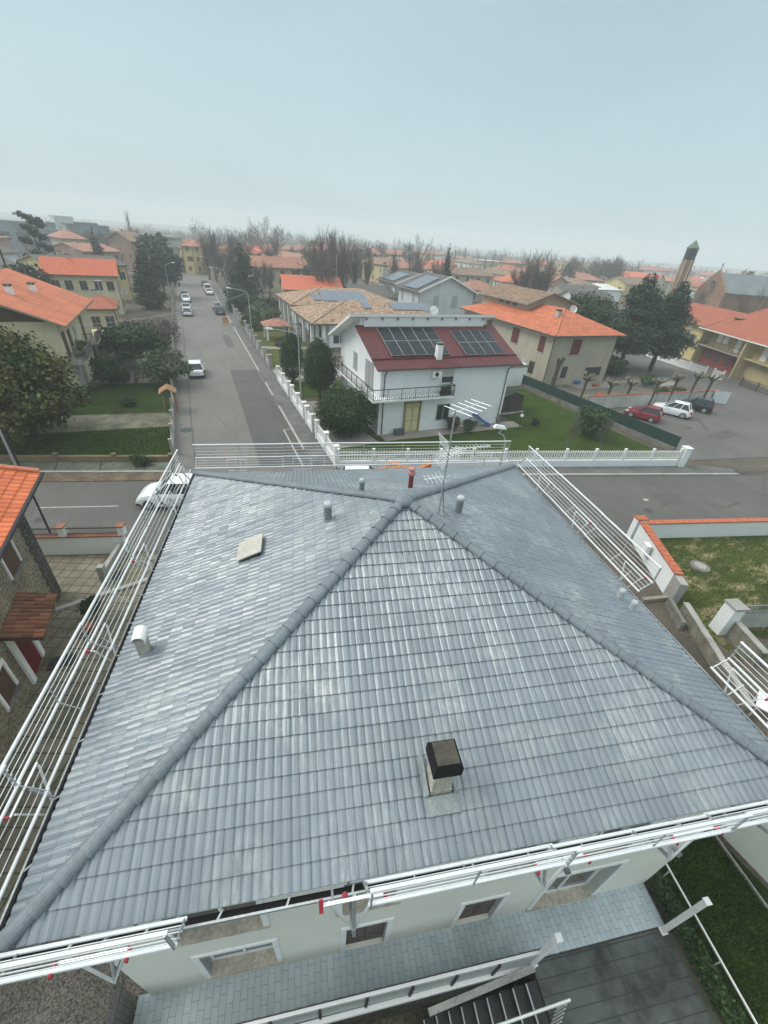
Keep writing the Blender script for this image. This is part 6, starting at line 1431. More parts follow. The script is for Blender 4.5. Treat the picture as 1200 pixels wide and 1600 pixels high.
leafy('cedar_tree', 'blue green cedar with layered branches right of the beige house', 'tree', (61.2, 47.8, 0), blobs_cone(5.6, 3.6, 12.9, 12, 24, .22), 24000, .19, [m_leaf_ced, m_leaf_con], 43, (.3, 4), flat=.5, droop=.3)
leafy('cedar_tree', 'second cedar crowding the right side of its twin', 'tree', (66.6, 46.4, 0), blobs_cone(5.2, 3.4, 12.2, 12, 25, .25), 22000, .19, [m_leaf_ced, m_leaf_con], 44, (.3, 4), flat=.5, droop=.3)
leafy('evergreen_tree', 'dark dense evergreen between the beige house and the cedars', 'tree', (59.5, 54.5, 0), blobs_round(4.8, 4.6, 1, 10.6, 16, 26), 14000, .22, [m_leaf_dk, m_leaf_con], 45, (.3, 2))
leafy('laurel_bush', 'wide dark shrub beneath the cedars', 'bush', (56.8, 46.5, 0), blobs_round(3.2, 2.6, .1, 2.6, 10, 27), 5000, .15, [m_leaf_dk], 46)
leafy('laurel_bush', 'low rounded shrub behind the row of pollards', 'bush', tuple(at(1010, 603)), blobs_round(2.4, 1.4, .1, 1.4, 8, 28), 3000, .12, [m_leaf_mid, m_leaf_dk], 47)
leafy('laurel_bush', 'brown green hedge plant along the white car wall', 'bush', tuple(at(1045, 618)), blobs_round(3.0, 1.0, .1, 1.2, 9, 29), 3000, .10, [m_leaf_mid, m_leaf_br], 48)
# pine far left
P = far(62, 395, 128); t = thing('pine_tree', 'tall open crowned pine above the roofs at the far left', 'tree', P)
zt = zat(P, 42, 337); rg = random.Random(5); bl = []
b = MB(); b.tube([(0, 0, 0), (.1, 0, zt * .5), (-.2, 0, zt * .97)], [.35, .25, .08], 7)
for k in range(18):
    z = zt * (.42 + .55 * k / 18); a = rg.uniform(0, 6.28); l = 2.6 * (1 - .55 * (k / 18)) * rg.uniform(.6, 1.1); e_ = (math.cos(a) * l, math.sin(a) * l, z + .9); b.tube([(0, 0, z), e_], [.08, .03], 4); bl.append((e_[0], e_[1], e_[2] + .2, 1.0, 1.0, .5))
b.build('trunk', m_bark, t); leaf_cloud(bl, 3000, .24, 61, [m_leaf_far, m_leaf_ced], 'crown', t)
P = far(150, 385, 150); leafy('conifer_tree', 'small dark conifer beside the cream villa at the left', 'tree', P, blobs_cone(2.8, 1, zat(P, 147, 361), 9, 41), 2500, .3, [m_leaf_far], 62)
P = far(697, 432, 118); leafy('conifer_tree', 'slender dark conifer spire behind the grey gable', 'tree', P, blobs_cone(2.1, 1, zat(P, 699, 383), 12, 42), 3500, .22, [m_leaf_far, m_leaf_con], 63)
for k, (x, y, d, r, tp, lb) in enumerate([(886, 425, 210, 4, 410, 'dark evergreen beside the yellow school block'), (930, 425, 230, 9, 416, 'wide dark evergreen clump beyond the stone house'), (620, 432, 150, 5, 424, 'dark green bushes below the tall bare tree'), (20, 415, 100, 6, 408, 'dark thicket below the roofs at the far left'), (500, 428, 140, 7, 410, 'dark evergreen patch under the bare thicket'), (1165, 430, 210, 8, 420, 'round dark tree beyond the church roof'), (575, 395, 210, 8, 388, 'umbrella shaped pine among the bare trees')]):
    P = far(x, y, d); zt = zat(P, x, tp); leafy('evergreen_tree', lb, 'tree', P, blobs_round(r, r * .8, .5, max(zt, 4), 10, 70 + k), 2500, .4, [m_leaf_far, m_leaf_ced], 70 + k)

# bare trees: prototypes, then copies
def proto(name, label, loc, mesh, m, group=None, rz=0, cat='tree'):
    t = thing(name, label, cat, loc, rz, group); mesh.build('branches', m, t); return t
m_oak = bare_mesh(4, 10, .62, .45, 6, 3, .24, .30, minr=.012)
m_up = bare_mesh(9, 10, .50, .85, 5, 4, .18, .20, minr=.010)
m_up2 = bare_mesh(17, 10, .62, .7, 5, 4, .16, .20, minr=.010)
o1 = proto('bare_tree', 'broad spreading leafless tree, tallest behind the brown roofed house', (0, 0, 0), m_oak, m_twig2)
o2 = proto('bare_tree', 'upright leafless tree among the thicket', (0, 0, 0), m_up, m_twig)
o3 = proto('bare_tree', 'twiggy leafless tree beside the street', (0, 0, 0), m_up2, m_twig2)
used = {}
def put(pr, label, px, py, dist, top, sx=1.0, group=None, rz=0.0):
    P = far(px, py, dist); h = zat(P, px + 0.0, top); s = h / 10.0
    if pr.name not in used:
        used[pr.name] = 1; KID[pr.name] = kids(pr); pr.location = P; pr.scale = (s * sx, s * sx, s); pr.rotation_euler = (0, 0, rz); pr['label'] = label; c = pr
    else: c = dup(pr, P, rz, label, (s * sx, s * sx, s))
    if group: c['group'] = group
    return c
put(o1, 'broad spreading leafless tree, tallest one behind the brown roofed house', 436, 425, 150, 337, 1.05, rz=1.0)
put(o1, 'spreading leafless tree left of the tallest broad one', 400, 425, 155, 352, .9, rz=2.2)
put(o1, 'leafless tree right of the tallest broad one, leaning to the thicket', 488, 425, 160, 362, 1.1, rz=3.0)
put(o1, 'big rounded leafless tree standing alone behind the grey terrace', 636, 430, 150, 363, 1.0, rz=4.0)
put(o3, 'beige leafless tree beside the street, the tallest of its clump', 337, 425, 150, 352, .8, rz=.5)
put(o3, 'second beige leafless tree of the street clump', 352, 430, 140, 372, .85, rz=1.5)
put(o3, 'third beige leafless tree, nearest the parked cars', 326, 428, 165, 378, .9, rz=2.5)
put(o3, 'pale leafless tree between the street clump and the broad tree', 366, 425, 160, 357, .8, rz=3.5)
put(o2, 'leafless upright tree at the left end of the thicket', 503, 440, 128, 348, .75, rz=.3)
put(o2, 'leafless upright tree in the middle of the thicket', 522, 440, 124, 356, .75, rz=1.3)
put(o2, 'leafless upright tree of the thicket above the salmon roof', 540, 440, 120, 360, .8, rz=2.3)
put(o2, 'leafless upright tree of the thicket behind the solar panels', 556, 438, 128, 372, .8, rz=3.3)
put(o2, 'leafless tree at the right end of the thicket', 573, 436, 135, 378, .8, rz=4.3)
put(o3, 'greyish leafless tree filling the thicket behind', 532, 436, 140, 352, .8, rz=4.0)
put(o3, 'short leafless tree low in the thicket', 512, 440, 118, 372, .9, rz=5.0)
put(o2, 'leafless upright tree left of the big rounded one', 612, 428, 160, 384, .7, rz=5.3)
put(o2, 'dense leafless tree close behind the big rounded one', 652, 428, 165, 378, .8, rz=.8)
put(o3, 'bushy leafless tree left of the dark conifer spire', 684, 425, 140, 390, .8, rz=1.8)
put(o2, 'leafless tree clump, left of the pair behind the orange roofs', 826, 430, 130, 388, 1.15, rz=2.8)
put(o2, 'leafless tree clump, middle stem behind the orange roofs', 838, 430, 132, 386, 1.15, rz=.2)
put(o2, 'leafless tree clump, right of the pair behind the orange roofs', 852, 432, 134, 390, 1.1, rz=3.8)
put(o3, 'purple brown dense leafless tree by the right conifer', 412, 470, 122, 402, .62, rz=.9)
put(o3, 'purple brown leafless tree touching the salmon roof', 422, 470, 118, 408, .62, rz=2.9)
put(o2, 'purple brown leafless upright tree next to the conifer', 403, 470, 124, 406, .55, rz=4.9)
put(o1, 'small leafless tree in front of the white sheds by the church', 1098, 470, 128, 443, .9, rz=2.0)
put(o1, 'small leafless tree before the low cream house at the right', 1172, 462, 115, 444, .9, rz=3.0)
c = put(o1, 'spreading pale leafless tree in the western garden', 208, 602, 53, 560, 1.6, rz=4.4)
for k in (c,): k.location = (-6.6, 52.4, 0); k.scale = (.50, .50, .30)
c = put(o1, 'small pale leafless tree on the lawn near the garden bush', 893, 690, 40, 650, .8, rz=5.1); c.location = tuple(at(884, 698)); c.scale = (.26, .26, .32)
c = put(o1, 'thin pale leafless sapling beside the green fence', 935, 690, 40, 650, .8, rz=1.1); c.location = tuple(at(938, 700)); c.scale = (.18, .18, .30)
c = put(o1, 'small leafless shrub tree at the right corner of the white house', 700, 690, 40, 650, .8, rz=2.1); c.location = tuple(at(776, 676)); c.scale = (.16, .16, .22)
# tall hazy poplars
pm = poplar_mesh(3, 10, .07, 46, .55); pp = proto('poplar_tree', 'tall narrow poplar fading in the haze at the left', (0, 0, 0), pm, m_twig2)
put(pp, 'tall narrow leafless poplar above the brick house at the left', 208, 380, 210, 331, .9, rz=0)
rg = random.Random(12)
for k in range(30):
    px = 560 + k * 15.2 + rg.uniform(-5, 5)
    if 795 < px < 870: continue
    hor = 372.5 + (px - 600) * .078; tp = hor + rg.uniform(4, 15)
    put(pp, 'hazy leafless poplar in the long row on the horizon', px, hor + 18, rg.uniform(270, 330), tp, rg.uniform(.8, 1.6), group='poplars along the horizon', rz=k)
for k, (px, tp, sx) in enumerate([(955, 396, 1.5), (968, 398, 1.6), (940, 400, 1.4), (925, 398, 1.2), (905, 396, 1.2), (30, 360, 1.2), (8, 352, 1.3), (160, 372, 1.5), (172, 374, 1.5), (240, 378, 1.4), (262, 376, 1.4), (600, 380, 1.2), (588, 378, 1.1)]):
    put(o2 if k % 2 else o3, 'hazy rounded leafless tree far off on the horizon', px, 420, 255, tp, sx, group='hazy round trees on the horizon', rz=k * 1.3)
# the far wood and the hazy roofs that close the view all round
rg2 = np.random.RandomState(4); bl = []
for k in range(230):
    px = -150 + 1500 * k / 230 + rg2.uniform(-4, 4); hor = 372.5 + (px - 600) * .078; d = rg2.uniform(360, 520); P = far(px, hor + 30, d); hh = rg2.uniform(8, 15.5) * (.6 if px < 300 else (1 if px < 650 else .82)) * (1.0 if rg2.rand() > .25 else 1.25)
    bl.append((P.x, P.y, hh * .5, rg2.uniform(4, 9), rg2.uniform(4, 9), hh * .55))
leaf_cloud(bl, 48000, 1.3, 5, [leafm('far_wood_twigs', (.17, .165, .15), .3), leafm('far_wood_twigs_dark', (.13, .13, .12), .3)], 'far_wood', None, inner=.1, aspect=.12, upright=True)['kind'] = 'stuff'  # twig colours paled to imitate extra haze
rg = random.Random(31)
for k in range(60):
    px = 30 + k * 19.5 + rg.uniform(-9, 9); hor = 372.5 + (px - 600) * .078
    if px > 1195: break
    ze = rg.choice((5.5, 6.0, 6.5)); d = rg.uniform(155, 280); dy = (15 - ze) / d * 778; w_ = rg.uniform(9, 15) / d * 700
    H('small hazy house among trees far off below the horizon', (px - w_ / 2, hor + dy), (px + w_ / 2, hor + dy + w_ * rg.uniform(-.1, .22)), ze, 9, rg.uniform(1.4, 2.1), rg.choice(('hip', 'gable')), 'x', rg.choice(('cream', 'stone', 'pink', 'yellow', 'white')), rg.choice(('brown', 'brownred', 'brownred', 'rust', 'dark', 'brown', 'bright')), .5, (3, 2), 'b', group='small hazy houses below the horizon')
for k in range(16):
    px = 20 + k * 42 + rg.uniform(-15, 15); hor = 372.5 + (px - 600) * .078
    put((o1, o2, o3)[k % 3], 'leafless tree scattered among the hazy far houses', px, hor + 30, rg.uniform(200, 270), hor + rg.uniform(10, 22), rg.uniform(1.0, 1.5), group='leafless trees among the far houses', rz=k)
# pollarded planes in the beige yard
def pollard(label, base, h, lean, seed, pale=True):
    t = thing('pollard_tree', label, 'tree', base, 0, None); rg = random.Random(seed); b = MB(); top = Vector((lean[0], lean[1], h)); b.tube([(0, 0, -.05), top * .5 + Vector((.05, 0, 0)), top], [.15, .13, .17], 8)
    ends = []
    for k in range(5):
        a = k * 1.256 + rg.uniform(-.3, .3); e_ = top + Vector((math.cos(a) * rg.uniform(.5, .9), math.sin(a) * rg.uniform(.5, .9), rg.uniform(.3, .7))); b.tube([top - Vector((0, 0, .1)), e_], [.11, .09], 6); ends.append(e_)
    b.build('trunk', m_bark, t); b = MB()
    for e_ in ends: 
        b = MB(); b.lathe(e_, [(.06, -.16), (.17, -.05), (.16, .08), (.05, .14)], 7)
        for q in range(4): f = e_ + Vector((rg.uniform(-.10, .10), rg.uniform(-.10, .10), .05)); b.tube([f - Vector((0, 0, .1)), f + Vector((rg.uniform(-.1, .1), rg.uniform(-.1, .1), .22))], [.06, .05], 5)
        b.build('cut_knob', mat('cut_wood', (.24, .22, .16), .9, .3, 4), t)
    return t
pols = [(903, 634, 592, 'nearest the green fence'), (943, 634, 600, 'second in the row behind the red car'), (972, 636, 600, 'in the row behind the red bin'), (1012, 636, 597, 'in the middle of the car park wall'), (1040, 634, 590, 'leaning beside the white car'), (1070, 632, 580, 'leaning over the wall behind the black car'), (1092, 636, 580, 'nearest the white board')]
for k, (x, y, tp, lb) in enumerate(pols):
    P = at(x, y - 2); h = max(2.2, min(3.2, zat(P, x, tp))); pollard('pollarded plane tree with pale cut knobs, ' + lb, P, h, (.1, -.1), 90 + k)
t = thing('tree_stump', 'tall dark leafless cut trunk by the corner of the beige house', 'tree', tuple(at(861, 608)));
b = MB(); b.tube([(0, 0, 0), (.1, 0, 2.2), (.15, 0, 3.1)], [.28, .24, .3], 9); b.tube([(.15, 0, 3.0), (-.25, 0, 3.9)], [.24, .2], 8); b.tube([(.15, 0, 3.0), (.75, 0, 3.9)], [.24, .2], 8); b.build('trunk', m_bark, t)

# ------------------------------------------------------------------ cars
cw = carpaint('paint_white', (.74, .77, .78)); cg = carpaint('paint_silver', (.38, .44, .46)); cd = carpaint('paint_dark_grey', (.04, .055, .065)); cr = carpaint('paint_red', (.22, .012, .025)); cn = carpaint('paint_navy', (.008, .010, .018)); cl = carpaint('paint_light_blue', (.50, .60, .62))
N_ = rad(90); S_ = rad(-90)
make_car('parked_car', 'white crossover car standing alone on the near left of the street', (-.35, 55.2, .01), N_, cw, 4.35, 1.82, 1.6)
make_car('parked_car', 'white hatchback, nearest of the four cars parked at the left kerb', (-.35, 96.8, .01), N_, cw, 4.0, 1.74, 1.5, 'hatch')
make_car('parked_car', 'pale silver car, second of the four parked at the left kerb', (-.4, 102.2, .01), N_, cl, 4.2, 1.76, 1.48, 'sedan')
make_car('parked_car', 'white car, third of the four parked at the left kerb', (-.2, 115.2, .01), S_, cw, 4.2, 1.78, 1.5, 'sedan')
make_car('parked_car', 'pale silver van, farthest of the four parked at the left kerb', (-.4, 121.4, .01), N_, cl, 4.4, 1.8, 1.65, 'suv')
make_car('parked_car', 'dark grey car, nearest of the cars parked at the right kerb', (5.75, 98.6, .01), N_, cd, 4.3, 1.8, 1.5, 'hatch')
make_car('parked_car', 'silver car in front of the dark grey one at the right kerb', (5.65, 104.0, .01), N_, cg, 4.2, 1.78, 1.5, 'sedan')
make_car('parked_car', 'white coupe parked in the middle of the right kerb row', (5.6, 128.6, .01), N_, cw, 4.3, 1.8, 1.45, 'sedan')
make_car('parked_car', 'white van parked beyond the white coupe', (5.5, 134.6, .01), N_, cw, 4.6, 1.85, 1.85, 'van')
make_car('parked_car', 'dark car, farthest one parked at the right kerb', (5.4, 146, .01), N_, cd, 4.2, 1.78, 1.5, 'sedan')
make_car('parked_car', 'small dark red hatchback in the car park by the green fence', (44.9, 30.0, .012), rad(116), cr, 3.65, 1.62, 1.56, 'hatch')
make_car('parked_car', 'white crossover between the red and the black car', (50.0, 30.3, .012), rad(118), cw, 4.13, 1.77, 1.58, 'suv')
make_car('parked_car', 'small black car at the end of the car park row', (54.9, 30.8, .012), rad(118), cn, 3.7, 1.65, 1.55, 'hatch')
make_car('parked_car', 'large white car in the cross road behind the left safety rail', (-2.35, 25.7, .01), rad(164.5), cw, 4.9, 1.95, 1.75, 'suv')
make_car('parked_car', 'white car half hidden behind the far eave next to the orange machine', (9.7, 24.1, .01), rad(-15), cw, 4.3, 1.8, 1.55, 'suv')
make_car('parked_car', 'silver car glimpsed between the cedars and the beige house', (56.5, 62, .01), rad(20), cg, 4.2, 1.78, 1.5, 'sedan')
# orange works machine behind the far eave
t = thing('excavator', 'orange mini excavator with folded arm just beyond the far eave', 'excavator', (12.2, 23.6, .01), rad(-15))
m_or = mat('machine_orange', (.55, .17, .03), .5, .15, 3, stain=.3, stcol=(.2, .08, .02)); b = MB()
for s in (-.6, .6): b.box(-.9, .9, s - .18, s + .18, 0, .5)
b.build('tracks', m_dark, t); b = MB(); b.box(-.9, .7, -.7, .7, .55, 1.25); b.box(-.9, -.2, -.65, .65, 1.25, 1.6); b.build('body', m_or, t)
b = MB(); b.beam((.6, .2, .9), (2.1, .2, 1.65), .26, .36, 0, (0, 1, 0)); b.beam((-2.4, .3, .8), (-.4, .3, 1.55), .28, .36, 0, (0, 1, 0)); b.beam((-2.4, -.3, .7), (-.6, -.3, 1.4), .2, .24, 0, (0, 1, 0)); b.build('arm', m_or, t)
b = MB(); b.lathe((-.9, .2, 1.5), [(.25, -.3), (.3, 0), (.1, .3)], 10); b.build('bucket', m_or, t)

# ------------------------------------------------------------------ fences and walls
INF[0] = m_white
fence_line('picket_fence', 'white concrete picket fence on a low wall in front of the white house garden', 'fence', [(8.65, 27.4, 0), (36.9, 20.05, 0)], 2.55, (.16, 1.62), pickets(.20, .095, .72, 1.5, .05), .66, m_wwall, m_white)
b = MB(); b.box(-.28, .28, -.28, .28, 0, 1.75); b.box(-.33, .33, -.33, .33, 1.75, 1.83); b.build('gate_pillar', m_wwall, label='thick white pillar ending the white picket fence at the car park', cat='pillar', loc=(37.35, 19.95, 0), rz=rad(-14.6))
fence_line('picket_fence', 'white slatted fence stepping along the street in front of the white house', 'fence', [(8.6, 27.8, 0), (8.55, 33.2, 0)], 2.6, (.34, 1.7), pickets(.15, .09, .7, 1.5, .05), .66, m_wwall, m_white)
fence_line('picket_fence', 'short white wall panel between two gates along the street', 'fence', [(8.55, 34.6, 0), (8.55, 36.8, 0)], 2.2, (.36, 1.7), solidpanel(.6, 1.35, .1), .6, m_wwall, m_white)
fence_line('picket_fence', 'white slatted fence between the two driveway gates', 'fence', [(8.55, 37.9, 0), (8.55, 43.2, 0)], 2.6, (.34, 1.7), pickets(.15, .09, .7, 1.5, .05), .66, m_wwall, m_white)
fence_line('picket_fence', 'white slatted fence beside the egg shaped evergreen', 'fence', [(8.5, 44.6, 0), (8.5, 50.6, 0)], 3.0, (.34, 1.7), pickets(.15, .09, .7, 1.5, .05), .66, m_wwall, m_white)
INF[0] = m_conc
fence_line('garden_wall', 'pale concrete balustrade wall in front of the bungalow garden', 'fence', [(8.5, 56.0, 0), (8.5, 92, 0)], 4.0, (.42, 1.75), pickets(.2, .11, .7, 1.25, .08), .75, m_conc, m_conc)
fence_line('garden_wall', 'far concrete wall running to the end of the right pavement', 'fence', [(8.5, 94, 0), (8.5, 150, 0)], 5.0, (.38, 1.6), solidpanel(.6, 1.2, .1), .7, m_conc, m_conc)
INF[0] = m_conc
fence_line('garden_wall', 'old low concrete wall with stubby posts along the left side of the street', 'fence', [(-2.9, 33.0, 0), (-2.9, 150, 0)], 3.2, (.2, 1.25), pickets(.5, .05, .5, 1.05, .04), .5, m_conc, m_conc)
fence_line('garden_wall', 'low earthy garden wall between the western lawn and the slab footway', 'wall', [(-40, 41.4, 0), (-14.2, 34.75, 0), (-3.0, 31.75, 0)], 4, (.24, .62), (lambda b, p, q, u: None), .5, mat('ochre_wall', (.24, .185, .10), .9, .3, 1, 12, .2, stain=.5), mat('ochre_wall', (.24, .185, .10)))
INF[0] = mat('green_mesh', (.012, .045, .035), .7, .12, 2)
fence_line('green_fence', 'tall dark green screen fence on a concrete wall between garden and car park', 'fence', [(39.75, 22.2, 0), (38.3, 43.0, 0)], 2.3, (.07, 1.6), solidpanel(.50, 1.55, .02), .48, m_conc_dk, mat('green_post', (.02, .06, .045), .6, .1))
INF[0] = m_conc
fence_line('boundary_wall', 'pale stained wall with red coping behind the parked cars', 'wall', [(40.3, 34.1, 0), (50.7, 33.2, 0), (61.2, 32.5, 0)], 30, (.22, 1.45), (lambda b, p, q, u: None), 1.45, mat('stained_white_wall', (.50, .50, .46), .9, .15, 1, 14, .1, stain=.6, stcol=(.25, .26, .22)), m_conc, mat('red_coping', (.34, .11, .07), .8, .2))
INF[0] = m_white
RV = Vector((math.cos(math.atan2(-13.2, -5.6)), math.sin(math.atan2(-13.2, -5.6)), 0)); NV = Vector((RV.y, -RV.x, 0))
p0 = at(1010, 556) ; p1 = at(1100, 586); fence_line('picket_fence', 'white balustrade fence before the terraced houses at the right', 'fence', [tuple(p0), tuple(p1)], 3.0, (.2, 1.3), pickets(.24, .12, .5, 1.15, .08), .45, m_wwall, m_white)
p0 = at(1112, 589); p1 = at(1126, 594); fence_line('picket_fence', 'short white balustrade beside the red ground floor', 'fence', [tuple(p0), tuple(p1)], 2.0, (.2, 1.3), pickets(.24, .12, .5, 1.15, .08), .45, m_wwall, m_white)
INF[0] = m_dark
p0 = at(1155, 603); p1 = at(1235, 632); fence_line('metal_gate', 'dark metal railing gate at the right edge of the car park', 'gate', [tuple(p0), tuple(p1)], 3.2, (.1, 1.3), pickets(.18, .03, .1, 1.2, .03), .0, None, m_dark)
# white board on the car park
P = at(1121, 630); t = thing('notice_board', 'white blank board cabinet standing at the end of the car park wall', 'board', P, rad(-35)); b = MB(); b.box(-.95, .95, -.12, .12, 0, 1.5); b.build('cabinet', m_conc, t); b = MB(); b.box(-.9, .9, -.15, -.12, .05, 1.45); b.build('face', mat('board_white', (.62, .68, .70), .5, .08), t)
# low walls and clutter in the beige yard
b = MB(); b.beam((0, 0, .4), (8, -.8, .4), .2, .8); b.build('yard_wall', m_conc, label='low pale concrete wall crossing the beige yard', cat='wall', loc=tuple(at(955, 606)))
for k, (x, y, cl_, nm, lb, s) in enumerate([(896, 598, (.03, .10, .28), 'tarpaulin', 'crumpled blue tarpaulin by the beige house', 1.0), (936, 620, (.33, .10, .06), 'upturned_boat', 'faded red plastic tub lying in the yard', .8), (930, 604, (.30, .12, .08), 'crate', 'rusty crate beside the pollards', .5), (915, 625, (.16, .15, .07), 'wheelbarrow_tray', 'mossy tray lying by the yard wall', .9), (880, 590, (.12, .11, .09), 'log_heap', 'heap of grey logs against the beige house', .8)]):
    P = at(x, y); leafb = MB(); rg = random.Random(k)
    pr_ = [(s * rg.uniform(.8, 1.2), 0), (s * rg.uniform(.8, 1.1), .25 * s + .1), (s * .6, .42 * s + .1), (s * .15, .5 * s + .1)]; leafb.lathe((0, 0, 0), pr_, 9)
    leafb.v = [(x_ + rg.uniform(-.12, .12), y_ * .7 + rg.uniform(-.12, .12), max(0, z_ + rg.uniform(-.06, .06))) for x_, y_, z_ in leafb.v]
    leafb.build(nm, mat('yard_' + nm, cl_, .8, .3, 2), label=lb, cat=nm.replace('_', ' '), loc=tuple(P))
b = MB(); b.beam((0, 0, .9), (0, 2.2, .9), .5, .3); b.hexa([(-1.5, -1.2, 0), (1.5, -1.2, 0), (1.5, 1.2, 0), (-1.5, 1.2, 0), (-1.2, -1, .25), (1.2, -1, .25), (1.2, 1, .25), (-1.2, 1, .25)]) if False else None
# bird house / wooden mailbox shelter
t = thing('wooden_shelter', 'small wooden roofed shelter on posts at the street wall', 'shelter', tuple(at(268, 640)), rad(0)); b = MB()
m_plank = mat('plank_wood', (.34, .20, .10), .8, .2, 2, 14, .2)
for s in (0, 1):
    q = [(-.75 + .75 * s, -.8, 1.75 + .45 * s), (0 + .75 * s, -.8, 2.2 - .45 * s), (0 + .75 * s, .8, 2.2 - .45 * s), (-.75 + .75 * s, .8, 1.75 + .45 * s)]; b.hexa(q + [(x, y, z + .06) for x, y, z in q])
b.build('roof', m_plank, t)
for x in (-.5, .5):
    for y in (-.6, .6): b = MB(); b.box(x - .05, x + .05, y - .05, y + .05, 0, 1.95); b.build('post', m_plank, t)
# gazebo with red roof, swing frame, bench rocks in bungalow garden
t = thing('gazebo', 'red roofed open garden gazebo on white posts beside the street wall', 'gazebo', (10.9, 72.5, 0)); b, _ = roof_mesh('hip', 3.6, 3.2, 2.3, .7, .4); r_ = b.build('roof', [ROOFS['brownred'], m_soffit], t)
for x in (.1, 3.5):
    for y in (.1, 3.1): b = MB(); b.box(x - .12, x + .12, y - .12, y + .12, 0, 2.3); b.build('post', m_trim, t)
t = thing('swing_frame', 'dark wooden swing frame on the bungalow lawn', 'swing', (14.6, 75, 0)); b = MB()
for x in (0, 2.6):
    for s in (-.8, .8): b.beam((x, s, 0), (x, 0, 2.1), .09, .09)
b.beam((-.1, 0, 2.1), (2.7, 0, 2.1), .1, .1); b.build('frame', m_shutB, t); b = MB(); b.beam((1.0, 0, .5), (1.6, 0, .5), .2, .04); b.tube([(1.02, 0, .5), (1.02, 0, 2.1)], .015, 4); b.tube([(1.58, 0, .5), (1.58, 0, 2.1)], .015, 4); b.build('seat', m_dark, t)
leafy('rosette_plant', 'pale spiky rosette plant on the bungalow lawn', 'plant', tuple(at(437, 541)), [(0, 0, .25, .6, .6, .2)], 260, .35, [m_leaf_ol], 81, (.05, .1), flat=.2)
# orange works sign
P = at(353, 508); t = thing('road_sign', 'orange roadworks sign standing at the right kerb', 'sign', P, rad(-5)); b = MB(); b.box(-.45, .45, -.03, .03, .35, 1.35); b.build('panel', mat('works_orange', (.62, .24, .03), .5, .1), t); b = MB(); b.beam((-.35, .3, 0), (-.35, .0, 1.2), .04, .04); b.beam((.35, .3, 0), (.35, .0, 1.2), .04, .04); b.beam((-.35, 0, 0), (-.35, 0, .4), .04, .04); b.beam((.35, 0, 0), (.35, 0, .4), .04, .04); b.build('legs', m_dark, t)
P = at(252, 448); t = thing('road_sign', 'blue street sign before the dark conifers at the left', 'sign', P, 0); b = MB(); b.tube([(0, 0, 0), (0, 0, 3.4)], .04, 6); b.build('pole', m_pole, t); b = MB(); b.box(-.8, .8, -.06, -.02, 1.6, 3.3); b.build('panel', mat('sign_blue', (.03, .06, .22), .5, .1), t)

# ------------------------------------------------------------------ lamps and wires
street_lamp('nearest street lamp on the right pavement, beside the egg shaped evergreens', (8.85, 40.5, 0), 7.3, 2.3, 180)
street_lamp('second street lamp on the right pavement, in front of the conifer', (8.2, 69.5, 0), 7.4, 2.3, 180)
street_lamp('third street lamp on the right, near the white coupe', (8.1, 104, 0), 7.4, 2.3, 180)
street_lamp('fourth street lamp on the right, at the street end', (8.1, 140, 0), 7.4, 2.3, 180)
street_lamp('street lamp at the left side of the street near the blue sign', (-3.2, 112, 0), 7.4, 1.6, 20)
P = at(783, 668, 7.2); street_lamp('street lamp whose round head shows above the far safety rail', (P.x + .35, P.y - .2, 0), 6.9, .25, 165)
P = at(32, 743); street_lamp('street lamp on the slab footway at the left edge', (P.x, P.y, 0), 7.2, .7, 190)
P = at(82, 840); t = thing('utility_pole', 'slim dark pole behind the iron fence of the courtyard', 'pole', (P.x, P.y, 0)); b = MB(); b.tube([(0, 0, 0), (0, 0, 6.5)], [.06, .045], 8); b.build('pole', m_dark, t)
P = at(810, 672); t = thing('garden_lamp', 'short garden lamp post on the lawn near the shed', 'lamp', P); b = MB(); b.tube([(0, 0, 0), (0, 0, 1.3)], .03, 6); b.build('post', m_dark, t); b = MB(); b.lathe((0, 0, 1.3), [(.05, 0), (.16, .1), (.16, .25), (.05, .36)], 10); b.build('globe', m_lamph, t)
P = at(0, 425, 0); 
def wire(label, a, b_, sag, r=.018):
    a = Vector(a); b_ = Vector(b_); o = a.copy(); pts = []
    for k in range(13): t_ = k / 12; p = a.lerp(b_, t_) - o; p.z -= sag * 4 * t_ * (1 - t_); pts.append(p)
    b = MB(); b.tube(pts, r, 4); b.build('cable', m_galv, label=label, cat='cable', loc=tuple(o))
wire('overhead cable from the yellow house across the street to the lamp', (-11.0, 50.0, 6.2), (8.2, 69.5, 7.2), .7)
P = far(18, 440, 70); t = thing('utility_pole', 'dark lattice aerial pole at the far left', 'pole', P); h = zat(P, 1, 360); b = MB(); b.tube([(0, 0, 0), (0, 0, h)], .09, 6); b.beam((-1, 0, h - .4), (1, 0, h - .4), .1, .1); b.build('pole', m_dark, t)
P = far(526, 430, 110); t = thing('utility_pole', 'thin aerial mast rising behind the salmon roof', 'pole', P); h = zat(P, 526, 397); b = MB(); b.tube([(0, 0, 0), (0, 0, h)], .05, 5); b.beam((-.9, 0, h - 3), (0, 0, h - 3), .05, .05); b.build('mast', m_galv, t)
P = far(1110, 470, 150)

